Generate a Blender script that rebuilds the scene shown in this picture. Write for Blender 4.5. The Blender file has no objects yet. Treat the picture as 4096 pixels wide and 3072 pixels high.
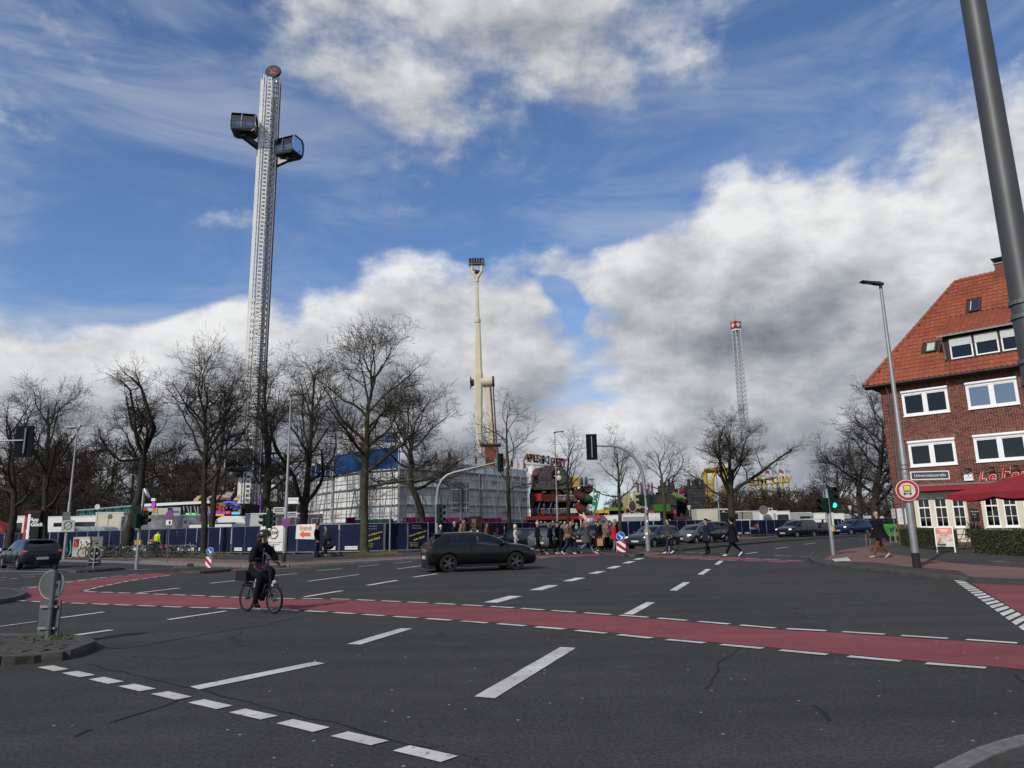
import bpy,bmesh,math,random
from mathutils import Vector,Matrix,noise as mnoise
R=math.radians
scene=bpy.context.scene
col=scene.collection
random.seed(7)
# camera
F,PITCH,ROLL,EYE=2840.5,R(11.51),R(1.15),1.42
cam_data=bpy.data.cameras.new("camera")
cam_data.sensor_fit='HORIZONTAL';cam_data.sensor_width=36.0
cam_data.lens=36.0*F/4096.0
cam_data.clip_start=0.05;cam_data.clip_end=6000
cam=bpy.data.objects.new("camera",cam_data);col.objects.link(cam)
cam.matrix_world=(Matrix.Translation((0,0,EYE))@Matrix.Rotation(R(90)+PITCH,4,'X')@Matrix.Rotation(-ROLL,4,'Z'))
scene.camera=cam
cp,sp,cr,sr=math.cos(PITCH),math.sin(PITCH),math.cos(ROLL),math.sin(ROLL)
def ray(x,y):
 a=(x-2048)/F;b=-(y-1536)/F
 r=a*cr+b*sr;u=-a*sr+b*cr
 return Vector((r,cp-u*sp,sp+u*cp))
def G(x,y,z=0.0):
 r=ray(x,y);t=(z-EYE)/r.z
 return Vector((r.x*t,r.y*t,z))
def at(x,y,Y):
 r=ray(x,y);t=Y/r.y
 return Vector((r.x*t,Y,EYE+r.z*t))
S=4096/2212.0
def GP(x,y,z=0.0):return G(x*S,y*S,z)
# light
SUN_AZ,SUN_EL=R(214.0),R(36.0)
sun_dir=Vector((math.sin(SUN_AZ)*math.cos(SUN_EL),math.cos(SUN_AZ)*math.cos(SUN_EL),math.sin(SUN_EL)))
sd=bpy.data.lights.new("sun",'SUN');sd.energy=3.4;sd.angle=R(0.6);sd.color=(1.0,0.95,0.88)
sun=bpy.data.objects.new("sun",sd);col.objects.link(sun)
sun.rotation_euler=sun_dir.to_track_quat('Z','Y').to_euler()
scene.view_settings.view_transform='Standard';scene.view_settings.look='None'
scene.view_settings.exposure=0.0;scene.view_settings.gamma=1.0
scene.view_settings.use_curve_mapping=False
# sky with cumulus
def make_world():
 w=bpy.data.worlds.new("World");scene.world=w;w.use_nodes=True
 w.cycles.sampling_method='MANUAL';w.cycles.sample_map_resolution=512
 nt=w.node_tree;nt.nodes.clear()
 def nd(tree,typ,**kw):
  n=tree.nodes.new(typ)
  for k,v in kw.items():
   if k=='inp':
    for i,val in v.items():n.inputs[i].default_value=val
   else:setattr(n,k,v)
  return n
 def math_(tree,op,a,b=None,c=None,clamp=False):
  n=nd(tree,'ShaderNodeMath',operation=op,use_clamp=clamp)
  for i,v in enumerate((a,b,c)):
   if v is None:continue
   if isinstance(v,(int,float)):n.inputs[i].default_value=v
   else:tree.links.new(v,n.inputs[i])
  return n.outputs[0]
 def vm(tree,op,a,b=None):
  n=nd(tree,'ShaderNodeVectorMath',operation=op)
  for i,v in enumerate((a,b)):
   if v is None:continue
   if isinstance(v,(tuple,list)):n.inputs[i].default_value=v
   else:tree.links.new(v,n.inputs[i])
  return n.outputs['Value']if op in('LENGTH','DOT_PRODUCT')else n.outputs[0]
 def smooth(tree,v,a,b,lo=0.0,hi=1.0):
  n=nd(tree,'ShaderNodeMapRange',interpolation_type='SMOOTHSTEP')
  tree.links.new(v,n.inputs[0])
  for i,val in enumerate((a,b,lo,hi)):n.inputs[i+1].default_value=val
  return n.outputs[0]
 def azel(x,y):
  r=ray(x*S,y*S);return math.atan2(r.x,r.y),math.atan2(r.z,math.hypot(r.x,r.y))
 g=nt
 tc=nd(nt,'ShaderNodeTexCoord');d=vm(nt,'NORMALIZE',tc.outputs['Generated']);dirv=d
 sx=nd(g,'ShaderNodeSeparateXYZ');g.links.new(d,sx.inputs[0])
 az=math_(g,'ARCTAN2',sx.outputs[0],sx.outputs[1]);el=math_(g,'ARCSINE',sx.outputs[2])
 cb=nd(g,'ShaderNodeCombineXYZ');g.links.new(az,cb.inputs[0]);g.links.new(el,cb.inputs[1])
 warp=nd(g,'ShaderNodeTexNoise',inp={'Scale':3.6,'Detail':3.0,'Roughness':0.6});g.links.new(d,warp.inputs['Vector'])
 wv=vm(g,'MULTIPLY',vm(g,'SUBTRACT',warp.outputs['Color'],(0.5,0.5,0.5)),(0.32,0.24,0.0))
 q=vm(g,'ADD',cb.outputs[0],wv)
 blobs=[(180,940,520,240,.8),(500,830,420,240,.85),(880,800,400,220,.85),(1080,930,420,200,.6),(1560,640,400,320,1.0),(2000,640,480,310,1.0),(1760,940,520,170,.7),(2250,800,300,300,.6),(1380,1030,620,120,.6),(900,50,470,260,.58),(1330,60,360,270,.55),(60,20,260,110,.42),(2190,220,230,150,.55),(680,470,240,140,.22),(330,1060,700,90,.4),(1225,690,50,45,-.7),(330,560,460,110,-.5),(1330,450,190,120,-.6),(1080,560,150,80,-.5),(1700,120,260,120,-.35),(1420,900,300,30,-.25)]
 tot=None;hs=None
 for x,y,rx,ry,a in blobs:
  ca,ce=azel(x,y)
  v=vm(g,'MULTIPLY',vm(g,'SUBTRACT',q,(ca,ce,0)),(1534.0/rx,1534.0/ry,0))
  b=smooth(g,vm(g,'LENGTH',v),0.15,1.25,a,0.0)
  tot=b if tot is None else math_(g,'ADD',tot,b)
  if a>0.5:
   hh=math_(g,'MULTIPLY',vm(g,'DOT_PRODUCT',v,(-0.18,1,0)),b)
   hs=hh if hs is None else math_(g,'ADD',hs,hh)
 outm=math_(g,'MAXIMUM',smooth(g,math_(g,'ABSOLUTE',az),0.75,1.1),smooth(g,el,0.72,0.95))
 big=nd(g,'ShaderNodeTexNoise',inp={'Scale':2.6,'Detail':1.0});g.links.new(d,big.inputs['Vector'])
 tot=math_(g,'ADD',tot,math_(g,'MULTIPLY',smooth(g,big.outputs[0],0.40,0.62,0.0,0.75),outm))
 st=vm(g,'MULTIPLY',d,(1.0,1.0,1.7))
 def fbm(v,det):
  n1=nd(g,'ShaderNodeTexNoise',inp={'Scale':7.0,'Detail':det,'Roughness':0.57,'Lacunarity':2.1});g.links.new(v,n1.inputs['Vector'])
  return math_(g,'SUBTRACT',n1.outputs[0],0.5)
 na=fbm(st,8.0);nb=fbm(vm(g,'ADD',st,(-0.03,0.0,0.07)),4.0)
 D0=math_(g,'ADD',math_(g,'SUBTRACT',tot,0.30),math_(g,'MULTIPLY',na,1.7))
 alpha=smooth(nt,D0,-0.10,0.42)
 lit=math_(nt,'MULTIPLY',math_(nt,'SUBTRACT',na,nb),1.5)
 lit=math_(nt,'ADD',lit,math_(nt,'MULTIPLY',hs,0.62))
 lit=math_(nt,'ADD',lit,math_(nt,'MULTIPLY',D0,-0.16))
 lit=math_(nt,'ADD',lit,0.68,None,True)
 ramp=nd(nt,'ShaderNodeValToRGB');nt.links.new(lit,ramp.inputs[0])
 e=ramp.color_ramp.elements
 e[0].position=0.0;e[0].color=(.20,.222,.26,1);e[1].position=1.0;e[1].color=(.84,.845,.85,1)
 m=e.new(.35);m.color=(.37,.395,.44,1);m=e.new(.68);m.color=(.60,.615,.64,1)
 sky=nd(nt,'ShaderNodeTexSky',sky_type='NISHITA',sun_disc=False,sun_elevation=SUN_EL,sun_rotation=SUN_AZ,altitude=60,air_density=1.0,dust_density=0.6,ozone_density=1.6)
 sk=vm(nt,'MULTIPLY',sky.outputs[0],(0.090,0.108,0.136))
 veil=nd(nt,'ShaderNodeTexNoise',inp={'Scale':2.4,'Detail':5.0,'Roughness':0.62,'Distortion':0.8})
 nt.links.new(vm(nt,'MULTIPLY',vm(nt,'ADD',dirv,vm(nt,'MULTIPLY',dirv,(0.3,0,0))),(1.0,1.0,4.0)),veil.inputs['Vector'])
 vz=smooth(nt,veil.outputs[0],0.36,0.82,0.0,0.62)
 mixv=nd(nt,'ShaderNodeMix',data_type='RGBA');nt.links.new(vz,mixv.inputs[0]);nt.links.new(sk,mixv.inputs[6]);mixv.inputs[7].default_value=(.50,.55,.64,1)
 mix=nd(nt,'ShaderNodeMix',data_type='RGBA');nt.links.new(alpha,mix.inputs[0])
 nt.links.new(mixv.outputs[2],mix.inputs[6]);nt.links.new(ramp.outputs[0],mix.inputs[7])
 sz=nd(nt,'ShaderNodeSeparateXYZ');nt.links.new(dirv,sz.inputs[0])
 low=smooth(nt,sz.outputs[2],-0.06,0.0)
 mg=nd(nt,'ShaderNodeMix',data_type='RGBA');nt.links.new(low,mg.inputs[0]);mg.inputs[6].default_value=(.05,.05,.05,1);nt.links.new(mix.outputs[2],mg.inputs[7])
 bg=nd(nt,'ShaderNodeBackground');nt.links.new(mg.outputs[2],bg.inputs[0]);bg.inputs[1].default_value=1.0
 wo=nd(nt,'ShaderNodeOutputWorld');nt.links.new(bg.outputs[0],wo.inputs[0])
make_world()
scene.cycles.max_bounces=6;scene.cycles.diffuse_bounces=2;scene.cycles.glossy_bounces=3
scene.cycles.transmission_bounces=4;scene.cycles.transparent_max_bounces=10
scene.cycles.caustics_reflective=False;scene.cycles.caustics_refractive=False
# materials
MATS={}
def M(name,c=(.5,.5,.5),rough=.65,metal=0.0,var=.12,scale=6.0,bump=0.0,bscale=40.0,spec=.18,emit=None,es=1.0,alpha=None,coat=0.0):
 if name in MATS:return MATS[name]
 m=bpy.data.materials.new(name);m.use_nodes=True;nt=m.node_tree
 p=nt.nodes['Principled BSDF']
 p.inputs['Roughness'].default_value=rough;p.inputs['Metallic'].default_value=metal
 p.inputs['Specular IOR Level'].default_value=spec
 if coat:p.inputs['Coat Weight'].default_value=coat;p.inputs['Coat Roughness'].default_value=.05
 c4=tuple(c)+(1,)
 tc=nt.nodes.new('ShaderNodeTexCoord')
 if var>0:
  n=nt.nodes.new('ShaderNodeTexNoise');n.inputs['Scale'].default_value=scale;n.inputs['Detail'].default_value=4
  nt.links.new(tc.outputs['Object'],n.inputs['Vector'])
  mr=nt.nodes.new('ShaderNodeMapRange');mr.inputs[1].default_value=.3;mr.inputs[2].default_value=.7
  mr.inputs[3].default_value=1-var;mr.inputs[4].default_value=1+var
  nt.links.new(n.outputs[0],mr.inputs[0])
  mx=nt.nodes.new('ShaderNodeVectorMath');mx.operation='SCALE';mx.inputs[0].default_value=c
  nt.links.new(mr.outputs[0],mx.inputs['Scale']);nt.links.new(mx.outputs[0],p.inputs['Base Color'])
 else:p.inputs['Base Color'].default_value=c4
 if bump>0:
  b=nt.nodes.new('ShaderNodeBump');b.inputs['Strength'].default_value=bump;b.inputs['Distance'].default_value=.02
  n2=nt.nodes.new('ShaderNodeTexNoise');n2.inputs['Scale'].default_value=bscale;n2.inputs['Detail'].default_value=3
  nt.links.new(tc.outputs['Object'],n2.inputs['Vector']);nt.links.new(n2.outputs[0],b.inputs['Height']);nt.links.new(b.outputs[0],p.inputs['Normal'])
 if emit:p.inputs['Emission Color'].default_value=tuple(emit)+(1,);p.inputs['Emission Strength'].default_value=es
 if alpha is not None:p.inputs['Alpha'].default_value=alpha
 MATS[name]=m;return m
def glass_mat(name,tint=(.35,.38,.40),refl=.5):
 if name in MATS:return MATS[name]
 m=bpy.data.materials.new(name);m.use_nodes=True;nt=m.node_tree;nt.nodes.clear()
 o=nt.nodes.new('ShaderNodeOutputMaterial');t=nt.nodes.new('ShaderNodeBsdfTransparent');g=nt.nodes.new('ShaderNodeBsdfGlossy')
 t.inputs[0].default_value=tuple(tint)+(1,);g.inputs['Roughness'].default_value=.02;g.inputs[0].default_value=(.9,.9,.9,1)
 fr=nt.nodes.new('ShaderNodeFresnel');fr.inputs[0].default_value=1.38
 mt=nt.nodes.new('ShaderNodeMath');mt.operation='MULTIPLY_ADD';mt.inputs[1].default_value=1.0;mt.inputs[2].default_value=refl*.08
 nt.links.new(fr.outputs[0],mt.inputs[0])
 mx=nt.nodes.new('ShaderNodeMixShader');nt.links.new(mt.outputs[0],mx.inputs[0]);nt.links.new(t.outputs[0],mx.inputs[1]);nt.links.new(g.outputs[0],mx.inputs[2])
 nt.links.new(mx.outputs[0],o.inputs[0]);MATS[name]=m;return m
def node_mat(name):
 m=bpy.data.materials.new(name);m.use_nodes=True;MATS[name]=m
 nt=m.node_tree
 def nd(t,**inp):
  n=nt.nodes.new(t)
  for k,v in inp.items():
   if k in('operation','feature','interpolation_type','data_type','blend_type','distance','wave_type','bands_direction'):setattr(n,k,v)
   else:n.inputs[k.replace('_',' ')].default_value=v
  return n
 return m,nt,nd,nt.nodes['Principled BSDF'],(lambda a,b:nt.links.new(a,b))
def rampn(nt,src,stops):
 r=nt.nodes.new('ShaderNodeValToRGB');e=r.color_ramp.elements
 while len(e)<len(stops):e.new(.5)
 for el,(p,c)in zip(e,stops):el.position=p;el.color=tuple(c)+(1,)if len(c)==3 else c
 nt.links.new(src,r.inputs[0]);return r.outputs[0]
def mixc(nt,fac,a,b,mode='MIX'):
 n=nt.nodes.new('ShaderNodeMix');n.data_type='RGBA';n.blend_type=mode
 for i,v in((0,fac),(6,a),(7,b)):
  if isinstance(v,(int,float)):n.inputs[i].default_value=v
  elif isinstance(v,tuple):n.inputs[i].default_value=v+(1,)if len(v)==3 else v
  else:nt.links.new(v,n.inputs[i])
 return n.outputs[2]
def asphalt_mat(name,base,grain=.5,cracks=True,worn=None):
 m,nt,nd,p,L=node_mat(name)
 tc=nd('ShaderNodeTexCoord');P=tc.outputs['Object']
 n1=nd('ShaderNodeTexNoise',Scale=.22,Detail=5.0,Roughness=.6);L(P,n1.inputs['Vector'])
 n2=nd('ShaderNodeTexNoise',Scale=30.0,Detail=6.0,Roughness=.8);L(P,n2.inputs['Vector'])
 n4=nd('ShaderNodeTexNoise',Scale=2.6,Detail=5.0,Roughness=.65);L(P,n4.inputs['Vector'])
 c=rampn(nt,n1.outputs[0],[(.3,tuple(x*.86 for x in base)),(.5,base),(.72,tuple(x*1.12 for x in base))])
 c=mixc(nt,1.0,c,rampn(nt,n2.outputs[0],[(.28,(1-grain,)*3),(.5,(1,1,1)),(.75,(1+grain,)*3)]),'MULTIPLY')
 c=mixc(nt,1.0,c,rampn(nt,n4.outputs[0],[(.3,(.86,)*3),(.55,(1,1,1)),(.75,(1.08,)*3)]),'MULTIPLY')
 mp_=nd('ShaderNodeMapping');mp_.inputs['Rotation'].default_value=(0,0,R(-55));mp_.inputs['Scale'].default_value=(.10,1.1,1);L(P,mp_.inputs[0])
 n5=nd('ShaderNodeTexNoise',Scale=1.0,Detail=6.0,Roughness=.62);L(mp_.outputs[0],n5.inputs['Vector'])
 c=mixc(nt,1.0,c,rampn(nt,n5.outputs[0],[(.3,(.80,.80,.81)),(.5,(1,1,1)),(.7,(1.16,1.15,1.12))]),'MULTIPLY')
 v=nd('ShaderNodeTexVoronoi',Scale=7.0);L(P,v.inputs['Vector'])
 sp_=rampn(nt,v.outputs['Distance'],[(0,(1,1,1)),(.07,(1,1,1)),(.09,(0,0,0))])
 vs=nd('ShaderNodeSeparateColor');L(v.outputs['Color'],vs.inputs[0])
 pick=nd('ShaderNodeMath',operation='GREATER_THAN');L(vs.outputs[0],pick.inputs[0]);pick.inputs[1].default_value=.80
 spk=nd('ShaderNodeMath',operation='MULTIPLY');L(sp_,spk.inputs[0]);L(pick.outputs[0],spk.inputs[1])
 c=mixc(nt,spk.outputs[0],c,tuple(min(.5,x*7)for x in base))
 if cracks:
  wn=nd('ShaderNodeTexNoise',Scale=1.3,Detail=6.0,Roughness=.7);L(P,wn.inputs['Vector'])
  wv=nd('ShaderNodeVectorMath',operation='MULTIPLY_ADD');L(wn.outputs['Color'],wv.inputs[0]);wv.inputs[1].default_value=(1.1,1.1,0);L(P,wv.inputs[2])
  vo=nd('ShaderNodeTexVoronoi',feature='DISTANCE_TO_EDGE',Scale=.16);L(wv.outputs[0],vo.inputs['Vector'])
  cm=nd('ShaderNodeTexNoise',Scale=.35,Detail=2.0);L(P,cm.inputs['Vector'])
  cr_=rampn(nt,vo.outputs[0],[(0,(1,1,1)),(.0016,(1,1,1)),(.0034,(0,0,0))])
  ck=nd('ShaderNodeMath',operation='MULTIPLY');L(cr_,ck.inputs[0]);L(rampn(nt,cm.outputs[0],[(.52,(0,0,0)),(.6,(1,1,1))]),ck.inputs[1])
  c=mixc(nt,ck.outputs[0],c,tuple(x*.28 for x in base))
 L(c,p.inputs['Base Color']);p.inputs['Roughness'].default_value=.92;p.inputs['Specular IOR Level'].default_value=.12
 b=nd('ShaderNodeBump',Strength=.35,Distance=.008);L(n2.outputs[0],b.inputs['Height']);L(b.outputs[0],p.inputs['Normal'])
 return m
def paint_mat(name,colr,under,wear=.5):
 m,nt,nd,p,L=node_mat(name)
 tc=nd('ShaderNodeTexCoord');P=tc.outputs['Object']
 n=nd('ShaderNodeTexNoise',Scale=9.0,Detail=8.0,Roughness=.78);L(P,n.inputs['Vector'])
 k=rampn(nt,n.outputs[0],[(wear-.03,(0,0,0)),(wear+.02,(1,1,1))])
 n2=nd('ShaderNodeTexNoise',Scale=2.0,Detail=5.0);L(P,n2.inputs['Vector'])
 c=mixc(nt,1.0,colr,rampn(nt,n2.outputs[0],[(.3,(.70,.69,.67)),(.65,(1.05,)*3)]),'MULTIPLY')
 L(mixc(nt,k,under,c),p.inputs['Base Color']);p.inputs['Roughness'].default_value=.75;p.inputs['Specular IOR Level'].default_value=.25
 return m
 # mesh building
class MB:
 def __init__(s):s.v=[];s.f=[];s.m=[]
 def add(s,vs,fs,mi=0):
  o=len(s.v);s.v.extend([tuple(v)for v in vs]);s.f.extend([tuple(i+o for i in f)for f in fs]);s.m.extend([mi]*len(fs));return s
 def box(s,c,d,rz=0.0,mi=0,rot=None):
  hx,hy,hz=d[0]/2,d[1]/2,d[2]/2
  q=rot if rot is not None else Matrix.Rotation(rz,3,'Z');c=Vector(c)
  vs=[c+q@Vector((x*hx,y*hy,z*hz))for z in(-1,1)for y in(-1,1)for x in(-1,1)]
  return s.add(vs,[(0,2,3,1),(4,5,7,6),(0,1,5,4),(2,6,7,3),(0,4,6,2),(1,3,7,5)],mi)
 def bb(s,x0,x1,y0,y1,z0,z1,mi=0):return s.box(((x0+x1)/2,(y0+y1)/2,(z0+z1)/2),(abs(x1-x0),abs(y1-y0),abs(z1-z0)),0,mi)
 def bar(s,a,b,w,h=None,mi=0):
  a,b=Vector(a),Vector(b);h=w if h is None else h
  d=b-a
  if d.length<1e-6:return s
  q=d.to_track_quat('X','Z').to_matrix()
  return s.box((a+b)/2,(d.length,w,h),0,mi,q)
 def cyl(s,a,b,r0,r1=None,n=10,mi=0,caps=True):return s.tube([a,b],[r0,r0 if r1 is None else r1],n,mi,caps)
 def tube(s,pts,rad,n=8,mi=0,caps=True,closed=False):
  pts=[Vector(p)for p in pts]
  if isinstance(rad,(int,float)):rad=[rad]*len(pts)
  k=len(pts);o=len(s.v);prev=None
  for i,p in enumerate(pts):
   if closed:t=pts[(i+1)%k]-pts[i-1]
   else:t=pts[min(i+1,k-1)]-pts[max(i-1,0)]
   t=t.normalized()if t.length>1e-9 else Vector((0,0,1))
   if prev is None:
    u=t.orthogonal().normalized()
    if abs(t.z)<.9:u=Vector((0,0,1)).cross(t).normalized()
   else:u=(prev-t*prev.dot(t));u=u.normalized()if u.length>1e-6 else t.orthogonal().normalized()
   prev=u;w=t.cross(u)
   for j in range(n):
    a=2*math.pi*j/n
    s.v.append(tuple(p+(u*math.cos(a)+w*math.sin(a))*rad[i]))
  for i in range(k if closed else k-1):
   i2=(i+1)%k
   for j in range(n):
    s.f.append((o+i*n+j,o+i*n+(j+1)%n,o+i2*n+(j+1)%n,o+i2*n+j));s.m.append(mi)
  if caps and not closed:
   s.f.append(tuple(o+j for j in range(n))[::-1]);s.m.append(mi)
   s.f.append(tuple(o+(k-1)*n+j for j in range(n)));s.m.append(mi)
  return s
 def lathe(s,prof,c=(0,0,0),axis='Z',n=14,mi=0,caps=True):
  c=Vector(c);o=len(s.v);k=len(prof)
  for r,z in prof:
   for j in range(n):
    a=2*math.pi*j/n;x,y=r*math.cos(a),r*math.sin(a)
    p={'Z':(x,y,z),'Y':(x,z,y),'X':(z,x,y)}[axis]
    s.v.append(tuple(c+Vector(p)))
  for i in range(k-1):
   for j in range(n):s.f.append((o+i*n+j,o+i*n+(j+1)%n,o+(i+1)*n+(j+1)%n,o+(i+1)*n+j));s.m.append(mi)
  if caps:s.f.append(tuple(o+j for j in range(n)));s.m.append(mi);s.f.append(tuple(o+(k-1)*n+j for j in range(n)));s.m.append(mi)
  return s
 def ell(s,c,r,n=10,k=7,mi=0,rot=None):
  c=Vector(c);o=len(s.v)
  for i in range(k+1):
   t=math.pi*i/k
   for j in range(n):
    a=2*math.pi*j/n
    p=Vector((r[0]*math.sin(t)*math.cos(a),r[1]*math.sin(t)*math.sin(a),r[2]*math.cos(t)))
    s.v.append(tuple(c+(rot@p if rot is not None else p)))
  for i in range(k):
   for j in range(n):s.f.append((o+i*n+j,o+(i+1)*n+j,o+(i+1)*n+(j+1)%n,o+i*n+(j+1)%n));s.m.append(mi)
  return s
 def ext(s,pts,vec,mi=0):
  vec=Vector(vec);n=len(pts);pts=[Vector(p)for p in pts]
  fs=[tuple(range(n)),tuple(range(2*n-1,n-1,-1))]+[(i,n+i,n+(i+1)%n,(i+1)%n)for i in range(n)]
  return s.add(pts+[p+vec for p in pts],fs,mi)
 def slab(s,pts,z0,z1,mi=0):return s.ext([(p[0],p[1],z1)for p in pts],(0,0,z0-z1),mi)
 def quad(s,a,b,c,d,mi=0):return s.add([a,b,c,d],[(0,1,2,3)],mi)
 def mesh(s,name,mats,smooth=None):
  me=bpy.data.meshes.new(name);me.from_pydata(s.v,[],s.f)
  for m in(mats if isinstance(mats,(list,tuple))else[mats]):me.materials.append(m)
  if len(me.materials)>1:me.polygons.foreach_set('material_index',s.m)
  if smooth is not None:
   me.polygons.foreach_set('use_smooth',[True]*len(s.f))
   if smooth<180:me.set_sharp_from_angle(angle=R(smooth))
  me.update();return me
 def build(s,name,mats,parent=None,smooth=None,kind=None,loc=None,rz=None):
  return mk(name,s.mesh(name,mats,smooth),parent,kind,loc,rz)
def fixn(me):
 bm=bmesh.new();bm.from_mesh(me);bmesh.ops.recalc_face_normals(bm,faces=bm.faces);bm.to_mesh(me);bm.free();return me
def mk(name,me,parent=None,kind=None,loc=None,rz=None):
 o=bpy.data.objects.new(name,me);col.objects.link(o)
 if parent is not None:o.parent=parent
 if kind:o['kind']=kind
 if loc is not None:o.location=loc
 if rz is not None:o.rotation_euler=(0,0,rz)
 return o
def tag(o,label=None,cat=None,group=None,kind=None):
 if label:o['label']=label
 if cat:o['category']=cat
 if group:o['group']=group
 if kind:o['kind']=kind
 return o
def thing(name,label,cat,loc=(0,0,0),rz=0.0,group=None):
 o=bpy.data.objects.new(name,None);col.objects.link(o);o.empty_display_size=.2
 o.location=loc;o.rotation_euler=(0,0,rz);return tag(o,label,cat,group)
def copy_tree(o,parent=None):
 c=o.copy();col.objects.link(c)
 c.parent=parent
 for ch in o.children:copy_tree(ch,c)
 return c
def text(name,body,size,mat,parent,loc,rot=(0,0,0),ext=.004,mirror=False,align='CENTER',shear=0.0,kind=None,off=0.0):
 cu=bpy.data.curves.new(name,'FONT');cu.body=body;cu.size=size;cu.extrude=ext;cu.align_x=align;cu.align_y='CENTER';cu.resolution_u=2;cu.shear=shear;cu.offset=off
 t=bpy.data.objects.new(name+'_c',cu);col.objects.link(t)
 me=bpy.data.meshes.new_from_object(t);me.name=name
 bpy.data.objects.remove(t);bpy.data.curves.remove(cu)
 me.materials.clear();me.materials.append(mat)
 if mirror:me.transform(Matrix.Scale(-1,4,(1,0,0)))
 o=mk(name,me,parent,kind);o.location=loc;o.rotation_euler=rot;return o
def ang(v):return math.atan2(v[1],v[0])
def lerp(a,b,t):return a+(b-a)*t
def resample(pts,step):
 out=[];pts=[Vector((p[0],p[1]))for p in pts];acc=0.0
 L=[0.0]
 for a,b in zip(pts,pts[1:]):L.append(L[-1]+(b-a).length)
 n=max(1,round(L[-1]/step));st=L[-1]/n
 def ev(d):
  d=max(0,min(L[-1],d))
  for i in range(len(pts)-1):
   if d<=L[i+1]+1e-9:return pts[i].lerp(pts[i+1],0 if L[i+1]==L[i]else(d-L[i])/(L[i+1]-L[i]))
  return pts[-1]
 return[ev(i*st)for i in range(n+1)],ev,L[-1]
 # ground, roads, pavements
ASPH=(.0475,.0465,.0445)
asph=asphalt_mat('asphalt',ASPH,.75)
asph_pav=asphalt_mat('footway_asphalt',(.055,.053,.051),.4)
asph_red=asphalt_mat('red_cycle_asphalt',(.205,.062,.068),.22,False)
pink_pav=asphalt_mat('pink_paving',(.165,.098,.088),.25,False)
beige_pav=asphalt_mat('beige_paving',(.20,.165,.145),.25,False)
dirt=M('verge_soil',(.045,.040,.030),.95,var=.4,scale=3,bump=.6,bscale=18)
paint=paint_mat('road_paint',(.56,.55,.52),(.05,.05,.05),.36)
paint_old=paint_mat('worn_road_paint',(.50,.49,.46),(.05,.05,.05),.40)
kerb_m=M('kerb_concrete',(.15,.145,.14),.9,var=.25,scale=3,bump=.4,bscale=30)
kerb_d=M('dark_kerb_concrete',(.075,.072,.068),.9,var=.3,scale=3,bump=.4,bscale=30)
iron=M('cast_iron',(.035,.034,.034),.7,.3,var=.2)
tar=M('tar_seam',(.013,.013,.014),.7)
def sheet(name,pts,z,mat,parent=None,kind=None):
 me=bpy.data.meshes.new(name);me.from_pydata([(p[0],p[1],z)for p in pts],[],[tuple(range(len(pts)))]);me.materials.append(mat)
 bm=bmesh.new();bm.from_mesh(me)
 for f in bm.faces:
  f.normal_update()
  if f.normal.z<0:f.normal_flip()
 bm.to_mesh(me);bm.free()
 return mk(name,me,parent,kind)
ground=sheet('ground',[(-3000,-300),(3000,-300),(3000,5000),(-3000,5000)],-.05,M('field_ground',(.06,.055,.045),.95,var=.3,scale=.05),None,'structure')
road=sheet('road',[(-180,-30),(180,-30),(180,190),(-180,190)],0,asph,None,'structure')
def C1(x,y):return(x*.46293,2200+y*.46293)
def C2(x,y):return(1024+x*.46293,2200+y*.46293)
def C3(x,y):return(2048+x*.46293,2150+y*.46293)
def C4(x,y):return(3072+x*.46293,2150+y*.46293)
def g2(p,z=0.0):v=G(p[0],p[1],z);return(v.x,v.y)
def block_mesh(name,mat,bev=.02):
 bm=bmesh.new();bmesh.ops.create_cube(bm,size=1.0)
 bmesh.ops.bevel(bm,geom=[e for e in bm.edges],offset=bev,segments=1,affect='EDGES')
 me=bpy.data.meshes.new(name);bm.to_mesh(me);bm.free();me.materials.append(mat);return me
kerb_me=block_mesh('kerb_stone',kerb_m,.03);kerb_dme=block_mesh('kerb_stone_dark',kerb_d,.03)
def kerb(line,parent,h=.11,w=.16,step=1.0,me=None,closed=False):
 if closed:line=list(line)+[line[0]]
 pts,_,_=resample(line,step)
 for a,b in zip(pts,pts[1:]):
  d=b-a;o=mk('kerb_stone',me or kerb_me,parent)
  o.location=((a.x+b.x)/2,(a.y+b.y)/2,h/2-.02+random.uniform(-.004,.004));o.rotation_euler=(0,0,math.atan2(d.y,d.x)+random.uniform(-.006,.006))
  o.scale=(d.length*.988,w,h+.05)
kf=[g2(p)for p in[C1(-250,78),C1(0,86),C1(540,101),C1(1050,113),C1(1190,121),C1(1540,136),C1(2110,151),C2(200,153),C2(480,141),C2(1000,116),C2(1450,91),(1800,2237),(2000,2226),(2200,2205),(2500,2185),(2954,2161),(3255,2143),(3450,2135),(3800,2126)]]
far_pavement=MB().slab([(-150,kf[0][1]+6)]+kf+[(150,kf[-1][1]+2),(150,185),(-150,185)],-.04,.10).build('fair_pavement',asph_pav,None,kind='structure')
kerb([p for p in kf[:-1]],far_pavement,.115,.15,1.3)
def band(line,o0,o1):
 P_,ev,L=resample(line,1.2);a=[];b=[]
 for i,p in enumerate(P_):
  t=(P_[min(i+1,len(P_)-1)]-P_[max(i-1,0)]).normalized();n=Vector((-t.y,t.x))
  a.append(p+n*o0);b.append(p+n*o1)
 return a+b[::-1]
sheet('beige_edge_strip',band(kf[3:],.3,1.3),.104,beige_pav,far_pavement)
sheet('red_footpath',band(kf[:],1.3,3.4),.108,pink_pav,far_pavement)
kr=[g2(p)for p in[(3640,2172),(3560,2180),C4(850,90),C4(620,116),C4(400,152),C4(358,186),C4(400,222),C4(480,246),C4(680,270),C4(900,294),C4(1150,327),C4(1350,347),C4(1520,360),C4(1740,380)]]
kr2=[g2(p)for p in[C4(1800,386),C4(2212,402),C4(2700,415)]]
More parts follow.
